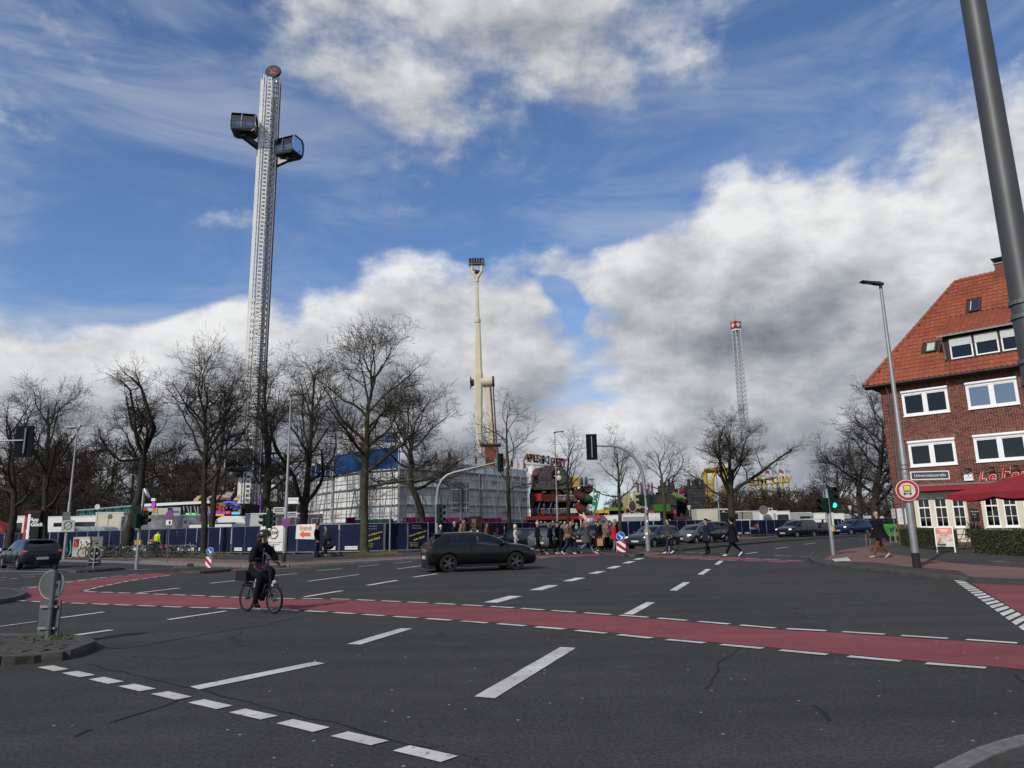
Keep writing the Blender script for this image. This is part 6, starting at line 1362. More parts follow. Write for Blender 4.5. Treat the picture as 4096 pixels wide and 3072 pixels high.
stall(2108,2066,2330,68,'red game stall stacked with bright prize toys below the funhouse',f_red,f_maroon,12)
stall(2322,2062,2400,66,'pink and red sweet stall with large white unicorn toy',M('stall_pink',(.5,.06,.10),.6),M('stall_white',(.6,.5,.5),.6),4)
m=MB();u0=at(2362,2083,65);ut=thing('unicorn_figure','large white unicorn inflatable with orange mane on the sweet stall','inflatable',(u0.x,65,u0.z));m.ell((0,0,0),(.5,.25,.26),12,8);m.ell((-.6,0,.4),(.17,.15,.2),10,7);m.tube([(-.35,0,.1),(-.57,0,.36)],[.2,.13],8);m.build('body',M('unicorn_white',(.65,.6,.62),.5),ut,60);MB().ell((-.6,0,.62),(.1,.08,.15)).build('mane',M('toy_orange',(.6,.25,.03),.6),ut);MB().cyl((0,.1,-u0.z),(0,.1,0),.06,n=6).build('stand',galv,ut)
w0=at(2360,2030,64);wt=thing('round_price_sign','round white sign on a pole by the sweet stall','sign',(w0.x,64,.1));disc((0,0,w0.z-.1),.3,TOC,.05,20).build('disc',s_white,wt);MB().cyl((0,.06,0),(0,.06,w0.z),.03,n=6).build('pole',galv,wt);text('lettering','7d',.3,blk,wt,(0,-.04,w0.z-.1),(R(90),0,0),.004)
stall(2380,2040,2432,78,'yellow stall with rainbow ring sign beside the flag',M('stall_yellow',(.45,.28,.04),.6,var=.4,scale=2),M('stall_orange',(.5,.2,.03),.6),3)
stall(2434,2030,2500,79,'lime green stall roof with dark blue shield sign',M('stall_lime',(.13,.19,.03),.6),M('stall_orange'),2)
stall(2590,2044,2700,84,'low red roofed stall behind the signal mast',M('roof_red_line',(.42,.06,.05),.7,var=.2),f_maroon,3)
stall(2660,2068,2790,88,'long dark brown stall front beside the lantern',M('stall_brown',(.05,.03,.025),.8),f_maroon,2)
stall(2500,2035,2590,82,'dark red stall with oval sign behind the thin tree',f_maroon,f_br,3)
ov=at(2530,2028,80);to=thing('oval_sign','brown oval sign with pale rim above the stalls','sign',(ov.x,80,.1));m=MB();m.ell((0,0,ov.z),(.42,.06,.62),16,10);m.build('board',f_br,to);MB().tube([(.43*math.cos(a),-.03,ov.z+.63*math.sin(a))for a in[i*.314 for i in range(20)]],.04,5,closed=True).build('rim',M('rim_pale',(.4,.38,.3),.6),to);MB().cyl((0,.1,0),(0,.1,ov.z),.04,n=6).build('pole',galv,to)
for i,(x,y,y2)in enumerate(((2505,1972,2030),(2545,1970,2030))):
 p=at(x,y,82);q=at(x,y2,82);o=MB().bb(p.x-.4,p.x+.4,82,82.1,.1,p.z).build('banner_post',M('banner_yellow',(.34,.30,.14),.8,var=.3,scale=2),None);tag(o,('tall ochre banner post beside the thin mossy trunk','tall ochre banner post beside the oval sign')[i],'banner','ochre banners above the stalls')
gb=at(2650,2028,83);o=MB().bb(gb.x-.9,gb.x+.9,83,84,gb.z-.5,gb.z+.3).build('green_roof_box',M('box_green',(.035,.13,.02),.6),None);tag(o,'bright green box on the roof of the red stall','box')
CY=100.0;stone=brick_mat('castle_stone',[(.04,.038,.04),(.055,.052,.055),(.032,.03,.033),(.045,.042,.045)])
k0=at(2700,2070,CY);cas=thing('castle_ride','dark grey castle ghost ride with stone towers and battlements','fair ride',(k0.x,CY,0))
def crow(x,y):return at(x,y,CY)-Vector((k0.x,CY,0))
def tower_(x0,x1,y0,d,batt=4):
 a,b=crow(x0,y0),crow(x1,y0);w=b.x-a.x;m=MB();z=0.0;rowh=.42;r=0
 MB().bb(a.x+.06,b.x-.06,d+.06,d+w,0,a.z).build('tower_core',M('castle_core',(.03,.03,.032),.9),cas)
 while z<a.z-.05:
  n=max(2,round(w/.8));o=.5*(r%2)
  for i in range(n+1):
   xa,xb=max(a.x,a.x+(i-o)*w/n),min(b.x,a.x+(i+1-o)*w/n)
   if xb-xa>.1:m.bb(xa+.02,xb-.02,d-random.uniform(0,.06),d+.2,z+.02,min(z+rowh-.02,a.z))
  for i in range(n):m.bb(b.x-.14,b.x+random.uniform(0,.06),d+.2+i*w/n,d+.2+(i+1)*w/n-.04,z+.02,min(z+rowh-.02,a.z))
  z+=rowh;r+=1
 m.build('stone_courses',stone,cas,kind='stuff')
 for i in range(batt):x=lerp(a.x,b.x,(i+.5)/batt);MB().bb(x-w/batt*.28,x+w/batt*.28,d,d+.5,a.z,a.z+random.uniform(.5,.9)).build('merlon',stone,cas)
tower_(2735,2805,1945,-2,4);tower_(2640,2700,1942,0,4);tower_(2690,2740,1980,1,3);tower_(2600,2645,1985,1.5,3)
m=MB();a=crow(2770,1925);m.ext([crow(2775,1945),crow(2800,1945),crow(2795,1915),crow(2785,1912)],(0,.6,0));m.build('broken_spire',stone,cas)
m=MB();dpts=[crow(2680,1975),crow(2695,1985),crow(2712,1990),crow(2732,1998)];m.tube([p+Vector((0,-1.6,0))for p in dpts],[.3,.45,.4,.2],8);m.build('dragon_body',M('dragon_green',(.13,.20,.07),.7,var=.4,scale=1.5),cas,60);m=MB();m.ell(crow(2720,1965)+Vector((0,-1.4,0)),(.4,.3,.45));m.build('red_figure',M('castle_red',(.22,.02,.02),.7),cas)
m=MB();m.bar(crow(2610,2000),crow(2740,2000),.4,1.5);m.build('cave_front',M('cave_dark',(.04,.035,.033),.9,var=.6,scale=1),cas);MB().bb(crow(2600,2000).x,crow(2790,2000).x,1,1.5,0,crow(2700,2005).z).build('cave_wall',M('cave_dark'),cas)
for i in range(5):p=crow(2548+i*14,1985);q=mk('prize_banner',MB().ext([p,p+Vector((.35,0,.1)),p+Vector((.4,0,1.7)),p+Vector((.1,0,2.0))],(0,.05,0)).mesh('prize_banner',M('banner_dull',(.16,.08,.09),.8,var=.5,scale=1)),cas)
YY=130.0;y0=at(2860,1880,YY);yc=thing('yellow_coaster','yellow steel coaster frame rising behind the bare tree','fair ride',(y0.x,YY,0));yel=M('coaster_yellow',(.40,.26,.03),.5,var=.2,scale=.5)
def yr(x,y):return at(x,y,YY)-Vector((y0.x,YY,0))
for p,q in(((2820,1885),(2822,2060)),((2848,1920),(2835,2060)),((2900,1885),(2895,2060))):a=yr(*p);b=yr(*q);b.z=0;MB().tube([a,b],[.42,.42],10).build('column',yel,yc)
MB().tube([yr(2846,1925),yr(2855,1900),yr(2858,1888)],.35,8).build('strut',yel,yc);MB().tube([yr(2812,1893),yr(2822,1885),yr(2860,1884),yr(2902,1882)],.36,8).build('track',yel,yc);MB().tube([yr(2812,1887)+Vector((0,-.8,.4)),yr(2860,1878)+Vector((0,-.8,.2)),yr(2902,1876)+Vector((0,-.8,.2))],.2,6).build('track',yel,yc)
MB().bb(yr(2903,1880).x,yr(2912,1880).x,-1,1,yr(2905,1895).z,yr(2905,1872).z).build('end_sign',M('end_grey',(.2,.2,.18),.7),yc)
l0=at(3080,1925,YY);lt_=thing('letter_sign','yellow ride name letters seen from behind above the thicket','sign',(l0.x,YY,0));
for i,chh in enumerate('WILDE MAUS'):
 if chh==' ':continue
 p=at(3148-i*15.5,1918+i*1.2,YY)-Vector((l0.x,YY,0));text('sign_letter',chh,1.75,yel,lt_,p,(R(90),0,0),.15,mirror=True,off=.03)
a,b=at(3004,1942,YY)-Vector((l0.x,YY,0)),at(3156,1928,YY)-Vector((l0.x,YY,0));
for dz in(0,-2.5,-4.2):MB().bar(a+Vector((0,.3,dz)),b+Vector((0,.3,dz)),.25).build('rail',yel if dz==0 else f_dk,lt_)
for i in range(8):p=a.lerp(b,i/7)+Vector((0,.3,0));MB().bar(p,Vector((p.x,.3,0)),.2).build('post',yel,lt_)
for i,x in enumerate((3060,3088,3116,3143)):
 p=at(x,1900,YY)-Vector((l0.x,YY,0));q=at(x,1876+(3143-x)*.02,YY)-Vector((l0.x,YY,0));MB().bar(p,q,.07).build('flag_pole',galv,lt_);MB().quad(q,q+Vector((.75,0,-.3)),q+Vector((.8,0,-.95)),q-Vector((0,0,.6))).build('flag',M('pennant%d'%(i%2),((.3,.06,.08),(.25,.26,.28))[i%2],.8),lt_)
c_=at(440,2050,82);tl=thing('teal_ride','teal roofed ride with truss front and coloured panels behind the left trees','fair ride',(c_.x,82,0));teal=M('teal_canvas',(.06,.24,.21),.6,var=.15,scale=.5)
def tr(x,y,d=0.0):return at(x,y,82+d)-Vector((c_.x,82,0))
m=MB();m.ext([tr(312,2072),tr(560,2060),tr(560,2022),tr(450,2030),tr(320,2044)],(0,.3,0));m.build('canopy',teal,tl)
a,b,c2,d2=tr(314,2042),tr(565,2020),tr(314,2066),tr(565,2052);m=MB()
for p,q in((a,b),(c2,d2)):MB().bar(p-Vector((0,.25,0)),q-Vector((0,.25,0)),.12).build('truss_chord',galv,tl)
for i in range(14):m.bar(a.lerp(b,i/14)-Vector((0,.25,0)),c2.lerp(d2,(i+(i%2))/14)-Vector((0,.25,0)),.07);m.bar(c2.lerp(d2,(i+(i%2))/14)-Vector((0,.25,0)),a.lerp(b,(i+1)/14)-Vector((0,.25,0)),.07)
m.build('truss_bracing',M('truss_teal',(.05,.12,.11),.6),tl)
for(x0,y0,x1,y1,c,nm)in((572,2030,640,2062,(.40,.42,.34),'cream'),(640,2032,700,2060,(.42,.42,.34),'cream2'),(680,2030,732,2062,(.25,.40,.38),'mint')):
 a,b=tr(x0,y1),tr(x1,y0);MB().bb(a.x,b.x,-.6,-.5,a.z,b.z).build('front_panel',M('panel_'+nm,c,.6),tl)
for pts,cc,nm in((((574,2048),(574,2040),(584,2040),(584,2032),(600,2032),(600,2048)),(.45,.03,.03),'red'),(((612,2048),(628,2033),(635,2033),(643,2048)),(.5,.32,.03),'yellow'),(((682,2044),(697,2034),(706,2043),(706,2050),(690,2052)),(.03,.06,.28),'blue'),(((706,2044),(720,2044),(720,2041),(726,2047),(720,2052),(720,2050),(706,2050)),(.35,.05,.10),'pink')):
 MB().ext([tr(x,y)+Vector((0,-.66,0))for x,y in pts],(0,.03,0)).build('graphic',M('graphic_'+nm,cc,.6),tl)
MB().bar(tr(560,2022),tr(840,2008),.3).build('roof_edge',tr_white,tl)
for i in range(8):MB().bar(tr(735+i*14,2025),tr(738+i*14+(i%2)*8,2062),.12).build('roof_post',galv,tl)
pu=at(615,2023,78);pt_=thing('led_panel','bright purple lit lamp panel on a mast above the trailers','lamp',(pu.x,78,.1));MB().box((0,0,pu.z),(.45,.15,.75)).build('housing',f_dk,pt_);MB().box((-.05,.0,pu.z+.55),(.42,.3,.3)).build('lamp_box',s_white,pt_);MB().cyl((0,.1,0),(0,.1,pu.z),.04,n=6).build('pole',galv,pt_)
for i in range(6):MB().box((0,-.09,pu.z-.28+i*.11),(.32,.03,.035)).build('tube_lamp',M('purple_lamp',(.4,.05,.6),.4,emit=(.6,.06,1.0),es=2.0),pt_)
c_=at(900,2050,84);ds=thing('disco_ride','gaudy disco ride front with graffiti lettering and yellow fins','fair ride',(c_.x,84,0))
def dr_(x,y,d=0.0):return at(x,y,84+d)-Vector((c_.x,84,0))
zd=lambda x,y:(650+x*.18083,1900+y*.18083)
bm_=M('disco_board',(.16,.15,.13),.6,var=.7,scale=1.3)
MB().ext([dr_(*zd(x,y))for x,y in((1000,880),(1730,880),(1730,680),(1640,620),(1500,600),(1240,610),(1080,680),(1000,780))],(0,.3,0)).build('front_board',bm_,ds)
lm={'b':M('led_blue',(.04,.1,.6),.4,emit=(.05,.12,1),es=.4),'p':M('led_violet',(.2,.05,.5),.4,emit=(.35,.08,1),es=.25),'c':M('led_cyan',(.1,.4,.6),.4,emit=(.1,.5,1),es=.6),'o':M('led_orange',(.8,.4,.05),.4,emit=(1,.45,.05),es=.8),'r':M('led_red',(.6,.05,.05),.4,emit=(1,.06,.06),es=.5),'g':M('led_green',(.05,.6,.1),.4,emit=(.05,1,.15),es=.9)}
MB().tube([dr_(*zd(*p))+Vector((0,-.2,0))for p in((1370,620),(1480,600),(1580,610),(1680,690))],.14,6).build('light_chain',lm['b'],ds)
for i in range(26):x=1010+i*19;MB().bar(dr_(*zd(x,860))+Vector((0,-.2,0)),dr_(*zd(x+22,805))+Vector((0,-.2,0)),.09).build('light_bar',lm['p' if x<1420 else 'r'],ds)
for i in range(9):x=1550+i*20;MB().bar(dr_(*zd(x,870))+Vector((0,-.2,0)),dr_(*zd(x+10,825))+Vector((0,-.2,0)),.09).build('light_bar',lm['c'],ds)
for i in range(8):MB().ell(dr_(*zd(1190+i*25,885))+Vector((0,-.3,0)),(.16,.1,.1),7,5).build('bulb',lm['o'],ds)
MB().box(dr_(*zd(620,868)),(1.0,.3,.25)).build('green_light',lm['g'],ds)
text('lettering','disco',1.5,M('disco_red',(.35,.06,.02),.6),ds,dr_(*zd(1290,720))+Vector((0,-.15,0)),(R(90),R(-6),0),.05,off=.05,shear=.3);text('lettering','jet',1.3,M('disco_blue',(.06,.10,.17),.6),ds,dr_(*zd(1510,705))+Vector((0,-.15,0)),(R(90),R(-6),0),.05,off=.05,shear=.3)
fins=M('fin_yellow',(.42,.38,.12),.6,var=.6,scale=2.5);finc=M('fin_check',(.32,.28,.26),.6,var=.9,scale=3.5)
for i,(x,y,s,fm)in enumerate(((600,610,1.0,fins),(850,610,.9,finc),(1020,600,1.0,finc),(1220,540,1.05,finc),(1320,540,1.05,finc),(1500,590,1.0,fins))):
 base=[(0,0),(60,-90),(130,-150),(210,-175),(200,-140),(150,-80),(110,0)]
 MB().ext([dr_(*zd(x+p[0]*s,y+p[1]*s))+Vector((0,.6,0))for p in base],(0,.12,0)).build('fin',fm,ds)
 MB().ext([dr_(*zd(x+p[0]*s,y+p[1]*s))+Vector((0,.55,0))for p in((0,0),(40,-45),(120,-45),(110,0))],(0,.04,0)).build('fin_foot',M('fin_red',(.30,.05,.06),.6,var=.7,scale=4),ds)
MB().bb(dr_(*zd(640,900)).x,dr_(*zd(1740,900)).x,1,6,0,dr_(*zd(900,640)).z).build('hall_body',f_dk,ds)
for i,(x,y,Y,l)in enumerate(((2757,2030,88,'white park lantern before the castle ride'),(3400,2030,96,'white park lantern under the far right trees'))):
 c=at(x,y,Y);t=thing('park_lantern',l,'lantern',(c.x,Y,.1));MB().cyl((0,0,0),(0,0,c.z-.3),.05,n=8).build('post',galv,t);MB().lathe([(.12,-.3),(.26,.15),(.28,.2),(.05,.26)],(0,0,c.z-.1),n=12).build('lantern_head',M('lantern_glass',(.5,.5,.48),.4),t)
 # trees
bark=M('bark',(.034,.029,.023),.9,var=.35,scale=2.5,bump=.8,bscale=14);bark_g=M('mossy_bark',(.055,.050,.028),.9,var=.35,scale=2.5,bump=.8,bscale=14)
twig_m=M('twigs',(.038,.031,.025),.9,var=.2,scale=1.0);twig_l=M('pale_twigs',(.062,.054,.036),.9,var=.25,scale=1.0)
def bpath(p,d,L,n,wob,up,rnd):
 pts=[p.copy()];d=d.normalized();st=L/n
 for i in range(n):
  d=d+Vector((rnd.gauss(0,wob),rnd.gauss(0,wob),rnd.gauss(0,wob)+up));d.normalize();p=p+d*st;pts.append(p.copy())
 return pts,d
def perp(d,rnd):
 a=Vector((rnd.gauss(0,1),rnd.gauss(0,1),rnd.gauss(0,1)));a=a-d*a.dot(d);return a.normalized()if a.length>1e-4 else d.orthogonal().normalized()
def grow(mb,tw,p,d,L,r,lev,rnd,K):
 n=(0,6,5,3,2)[lev];pts,de=bpath(p,d,L,n,(0,.20,.24,.26,.25)[lev]*K['wob'],(0,.07,.06,.05,.04)[lev]*K['up'],rnd)
 tr_=K['tw']if lev==4 else max(K['tw']*1.1,r*.3)
 (mb if lev<3 else tw).tube(pts,[lerp(r,tr_,i/n)for i in range(n+1)],(0,7,5,3,3)[lev],0,False)
 if lev==4:return
 nc=K['n'][lev]*rnd.uniform(.8,1.2)*(L/K['L'][lev])**.5
 for i in range(max(2,int(nc))):
  t=rnd.uniform((0,.22,.15,.1)[lev],1.0);k=min(n-1,int(t*n));f=t*n-k
  q=pts[k].lerp(pts[k+1],f);dd=(pts[k+1]-pts[k]).normalized()
  a=R(rnd.uniform(28,68));nd_=dd*math.cos(a)+perp(dd,rnd)*math.sin(a)
  if nd_.z<-.25:nd_.z*=-.3
  l2=K['L'][lev+1]*rnd.uniform(.6,1.25)*(1.15-.45*t)
  grow(mb,tw,q,nd_,l2,lerp(r,tr_,t)*rnd.uniform(.45,.62),lev+1,rnd,K)
def tree(label,base,trunk,limbs,seed,K=None,group='bare street trees along the fair',name='bare_tree',mt=None,tm=None):
 """trunk: [(dx, dz, r)...] relative to the base; limbs: (t, azimuth, elevation, length, radius)"""
 rnd=random.Random(seed);K=dict(dict(wob=1.0,up=1.0,tw=.0075,n=(0,8,8,8),L=(0,4.2,2.3,1.25,.75)),**(K or{}))
 t=thing(name,label,'tree',base,0,group);m=MB();tw=MB()
 pts=[Vector((x,rnd.uniform(-.12,.12)*(i>0),z))for i,(x,z,r)in enumerate(trunk)]
 tk=MB();P=[];RR=[]
 for i in range(len(pts)-1):
  for j in range(4):P.append(pts[i].lerp(pts[i+1],j/4)+Vector((rnd.gauss(0,.02),rnd.gauss(0,.02),0))*(i+j>0));RR.append(.82*lerp(trunk[i][2],trunk[i+1][2],j/4)*rnd.uniform(.94,1.08))
 P.append(pts[-1]);RR.append(.82*trunk[-1][2]);P.insert(0,Vector((0,0,-.05)));RR.insert(0,RR[0]*1.5);RR[1]*=1.15
 tk.tube(P,RR,10,0,False);tk.build('trunk',mt or bark,t,60)
 H=pts[-1].z
 for(h,az,el,L,r)in limbs:
  z=h*H;i=0
  while i<len(P)-2 and P[i+1].z<z:i+=1
  f=(z-P[i].z)/max(1e-3,P[i+1].z-P[i].z);q=P[i].lerp(P[i+1],max(0,min(1,f)))
  d=Vector((math.cos(az)*math.cos(el),math.sin(az)*math.cos(el),math.sin(el)));grow(m,tw,q,d,L,r,1,rnd,K)
 m.build('limbs',mt or bark,t,60);tw.build('crown',tm or twig_m,t);return t
def auto_limbs(seed,n,h0,h1,L0,L1,r,e0=25,e1=65,yr=1.0):
 rnd=random.Random(seed+99);out=[]
 for i in range(n):
  u=(i+rnd.uniform(.2,.8))/n;out.append((lerp(h0,h1,u),i*2.4+rnd.uniform(-.4,.4),R(lerp(e0,e1,u)+rnd.uniform(-10,10)),lerp(L0,L1,u)*rnd.uniform(.95,1.35),lerp(r,r*.45,u)))
 return out
z9=lambda x,y:(x*.4973,1500+y*.4973);z10=lambda x,y:(1000+x*.4973,1400+y*.4973)
def tr_at(px,Y=None,z=.1):
 if Y is None:return G(px[0],px[1],z)
 b=at(px[0],px[1],Y);b.z=z;return b
def rel(px,b):v=at(px[0],px[1],b.y)-b;return v.x,v.z
def tk(b,pts):return[(0,0,pts[0][2])]+[(*rel(p[0],b),p[1])for p in[((x,y),r)for x,y,r in pts[1:]]]
Pi=math.pi
b=tr_at(z9(70,1400),62);tree('thick forked bare tree beside the red stall and the advertising column',b,tk(b,[(0,0,.42)]+[(*z9(85,1250),.38),(*z9(110,1120),.34),(*z9(110,800),.2),(*z9(75,400),.09)]),auto_limbs(1,9,.34,.95,5.2,2.6,.16),1)
b=tr_at(z9(352,1390),60);tree('straight bare tree standing behind the advertising column',b,tk(b,[(0,0,.36)]+[(*z9(355,1150),.3),(*z9(375,800),.24),(*z9(395,500),.15),(*z9(385,260),.06)]),[(.30,0.1,R(22),5.5,.14),(.55,.2,R(28),5.0,.13)]+auto_limbs(2,9,.38,.95,4.8,2.4,.14),2)
b=tr_at((495,2221));tree('old bare tree with thick leaning trunk among parked bicycles',b,tk(b,[(0,0,.48)]+[(*z9(1045,1230),.42),(*z9(1090,1080),.36),(*z9(1135,880),.31),(*z9(1150,680),.28),(*z9(1160,640),.24)]),[(.99,Pi,R(38),6.0,.17),(.97,Pi+.5,R(20),4.5,.12),(1.0,.3,R(72),6.5,.2),(.98,2.2,R(50),5.0,.15),(.75,Pi,R(15),4.6,.12),(.7,0,R(25),3.8,.1),(.96,-.9,R(45),4.5,.12),(.9,.2,R(10),3.6,.08)],3,dict(wob=1.35))
b=tr_at((812,2221));tree('slim bare tree with tall open crown rising from a grass patch',b,tk(b,[(0,0,.26)]+[(*z9(1650,1150),.24),(*z9(1642,950),.23),(*z9(1655,700),.19),(*z9(1655,350),.12),(*z9(1600,120),.05)]),auto_limbs(4,14,.38,.97,4.6,2.3,.12,40,68),4)
b=tr_at(z9(1705,1180),64);tree('forked bare tree behind the white caravan beside the tower',b,tk(b,[(0,0,.34)]+[(*z9(1715,1050),.3),(*z9(1725,900),.26),(*z9(1780,600),.19),(*z9(1810,300),.1),(*z9(1800,120),.05)]),auto_limbs(5,12,.36,.95,5.0,2.4,.13,45,70),5)
b=tr_at(z9(2125,1200),68);tree('dense twiggy bare tree in front of the tower shaft',b,tk(b,[(0,0,.5)]+[(*z9(2140,1000),.46),(*z9(2160,750),.4),(*z9(2140,400),.25),(*z9(2130,100),.08)]),auto_limbs(6,16,.30,.96,5.2,2.6,.15,15,65),6,dict(n=(0,8,7,8),tw=.009))
b=tr_at(z10(425,1420),56);tree('broad bare tree with double stem behind the white stop banner',b,tk(b,[(0,0,.36)]+[(*z10(440,1250),.34),(*z10(455,1140),.32),(*z10(480,900),.22),(*z10(500,500),.13),(*z10(520,200),.05)]),[(.24,Pi,R(62),7.5,.2),(.25,.1,R(42),7.0,.17)]+auto_limbs(7,12,.34,.96,4.8,2.3,.12,35,66),7)
b=tr_at((1458,2216));tree('tall straight bare tree with mossy trunk beside the welcome panels',b,tk(b,[(0,0,.33)]+[(*z10(915,1350),.3),(*z10(922,1080),.28),(*z10(935,750),.2),(*z10(950,450),.14),(*z10(1010,220),.08),(*z10(1060,110),.04)]),[(.34,.05,R(8),5.2,.1)]+auto_limbs(8,14,.40,.95,4.8,2.2,.13,25,62),8,None,mt=bark_g)
b=tr_at(z10(1392,1420),54);tree('dark bare tree leaning left with spreading crown before the white hall',b,tk(b,[(0,0,.33)]+[(*z10(1385,1330),.31),(*z10(1350,1210),.28),(*z10(1295,1090),.24),(*z10(1290,850),.18),(*z10(1320,650),.09)]),[(.55,.0,R(12),4.5,.1)]+auto_limbs(9,12,.48,.97,4.6,3.2,.13,22,55),9,dict(wob=1.2))
b=tr_at(z10(2085,1500),54);tree('young bare tree with thin pale trunk beside the crossing',b,tk(b,[(0,0,.2)]+[(*z10(2080,1200),.18),(*z10(2072,900),.14),(*z10(2065,650),.08),(*z10(2075,480),.03)]),auto_limbs(10,11,.38,.95,3.2,1.5,.07,30,62),10,dict(n=(0,6,5,4),L=(0,3,1.6,.9,.55)),mt=bark_g)
b=tr_at(z4(1592,1010),61);tree('young bare tree before the funhouse balconies',b,tk(b,[(0,0,.19)]+[(*z4(1588,800),.17),(*z4(1580,600),.14),(*z4(1590,350),.08),(*z4(1650,180),.03)]),auto_limbs(11,10,.42,.95,2.9,1.4,.06,30,62),11,dict(n=(0,5,5,4),L=(0,3,1.5,.9,.5)))
b=tr_at(z5(690,1140),66);tree('young bare tree with mossy trunk beside the exit flag',b,tk(b,[(0,0,.22)]+[(*z5(685,900),.2),(*z5(680,740),.16),(*z5(670,480),.09),(*z5(640,300),.03)]),auto_limbs(12,11,.42,.95,3.3,1.6,.08,22,60),12,dict(n=(0,6,5,4),L=(0,3,1.6,.9,.55)),mt=bark_g,tm=twig_l)
b=tr_at(z5(1232,1160),64);tree('young bare tree with split crown behind the plaid shirt walker',b,tk(b,[(0,0,.2)]+[(*z5(1225,900),.18),(*z5(1212,740),.15),(*z5(1185,560),.1),(*z5(1150,350),.04)]),[(.52,.2,R(45),3.8,.1)]+auto_limbs(13,10,.48,.95,3.0,1.6,.07,25,60),13,dict(n=(0,6,5,4),L=(0,3,1.6,.9,.55)),mt=bark_g)
b=tr_at(z6(458,1180),68);tree('wide bare tree with fan of dark limbs above the black truck',b,tk(b,[(0,0,.42)]+[(*z6(450,980),.38),(*z6(440,830),.36),(*z6(435,600),.22),(*z6(428,380),.12),(*z6(430,220),.04)]),[(.40,Pi,R(42),7.2,.2),(.42,0.0,R(38),7.4,.2),(.38,Pi-.5,R(18),5.5,.12),(.44,.5,R(55),6.0,.15),(.43,Pi+.4,R(58),6.0,.14)]+auto_limbs(14,9,.5,.95,3.6,1.8,.1,40,60),14)
zN=lambda x,y:(3250+x*.33140,1600+y*.33140)
b=tr_at(zN(760,1440),66);tree('large dark bare tree crowded against the gable side of the brick house',b,tk(b,[(0,0,.45)]+[(*zN(740,1250),.4),(*zN(800,900),.3),(*zN(850,500),.16),(*zN(850,250),.06)]),auto_limbs(15,18,.16,.96,5.4,3.0,.16,5,60),15,dict(n=(0,8,7,7),tw=.012))
b=tr_at(zN(300,1300),104);tree('round crowned bare tree rising beyond the green bicycle signal',b,tk(b,[(0,0,.3)]+[(*zN(300,1100),.25),(*zN(300,900),.1),(*zN(310,830),.04)]),auto_limbs(16,16,.2,.9,5.0,3.0,.13,30,75),16,dict(n=(0,6,5,4),tw=.016,L=(0,5,2.4,1.3,.8)))
b=tr_at(zN(560,1330),84);tree('broad dark bare tree beyond the walking man',b,tk(b,[(0,0,.35)]+[(*zN(560,1150),.3),(*zN(590,900),.2),(*zN(620,780),.06)]),auto_limbs(17,14,.12,.9,5.0,3.0,.14,10,65),17,dict(n=(0,7,6,5),tw=.014))
def wood(label,spots,seed,tw,mat,name='bare_wood'):
 protos=[]
 for k in range(3):
  rnd=random.Random(seed+k);m=MB();tr_=MB();K=dict(wob=1.1,up=1.2,tw=tw,n=(0,6,5,0),L=(0,.34,.17,.10,.06))
  m.tube([(0,0,0),(.01,0,.3),(0,.01,.7),(.01,0,.97)],[.02,.016,.01,.003],5,0,False)
  for i in range(12):
   h=.12+.8*i/12;a=i*2.4;e=R(rnd.uniform(20,60));grow3(m,Vector((0,0,h)),Vector((math.cos(a)*math.cos(e),math.sin(a)*math.cos(e),math.sin(e))),.36*(1.15-.6*h),.008,1,rnd,tw)
  protos.append(m)
 V_,F_=[],[];rnd=random.Random(seed)
 for(x,y,h)in spots:
  m=rnd.choice(protos);o=len(V_);a=rnd.uniform(0,6.28);ca,sa=math.cos(a)*h*.95,math.sin(a)*h*.95
  V_.extend([(x+v[0]*ca-v[1]*sa,y+v[0]*sa+v[1]*ca,v[2]*h)for v in m.v]);F_.extend([tuple(i+o for i in f)for f in m.f])
 me=bpy.data.meshes.new(name);me.from_pydata(V_,[],F_);me.materials.append(mat);o=mk(name,me,None,'stuff');tag(o,label,'woodland')
def grow3(m,p,d,L,r,lev,rnd,tw):
 n=(0,3,2,1)[lev];pts,_=bpath(p,d,L,n,.26,.08,rnd);m.tube(pts,[lerp(r,tw,i/n)for i in range(n+1)],3,0,False)
 if lev==3:return
 for i in range((0,8,6)[lev]):
  t=rnd.uniform(.12,1);k=min(n-1,int(t*n));q=pts[k].lerp(pts[k+1],t*n-k);dd=(pts[k+1]-pts[k]).normalized();a=R(rnd.uniform(25,65));grow3(m,q,dd*math.cos(a)+perp(dd,rnd)*math.sin(a),L*rnd.uniform(.35,.6),r*.5,lev+1,rnd,tw)
rnd=random.Random(3);sp1=[]
for i in range(70):
 x=rnd.uniform(-160,1330);Y=rnd.uniform(100,150);top=1885-45*math.sin(x/260)-rnd.uniform(0,70)+max(0,x-900)*.1;p=at(x,top,Y);sp1.append((p.x,Y,p.z))
for i in range(48):
 x=rnd.uniform(-160,1300);Y=rnd.uniform(92,112);p=at(x,rnd.uniform(1930,2000),Y);sp1.append((p.x,Y,p.z))
wood('brown mass of bare woodland beyond the left side of the fair',sp1,31,.0016,M('wood_twigs',(.046,.037,.028),.95,var=.25,scale=.2))
sp2=[]
for i in range(52):
 x=rnd.uniform(2810,3330);Y=rnd.uniform(104,122);p=at(x,rnd.uniform(1935,2000)+abs(x-3080)*.03,Y);sp2.append((p.x,Y,p.z))
for i in range(34):
 x=rnd.uniform(3240,3620);Y=rnd.uniform(108,130);p=at(x,rnd.uniform(1975,2030),Y);sp2.append((p.x,Y,p.z))
for i in range(20):x=rnd.uniform(2440,2560);Y=rnd.uniform(120,135);p=at(x,rnd.uniform(1985,2030),Y);sp2.append((p.x,Y,p.z))
wood('olive brown thicket of bare bushes behind the caravans on the right',sp2,51,.0022,M('thicket_twigs',(.036,.032,.018),.95,var=.3,scale=.3),'bare_thicket')
hill=MB();n=40
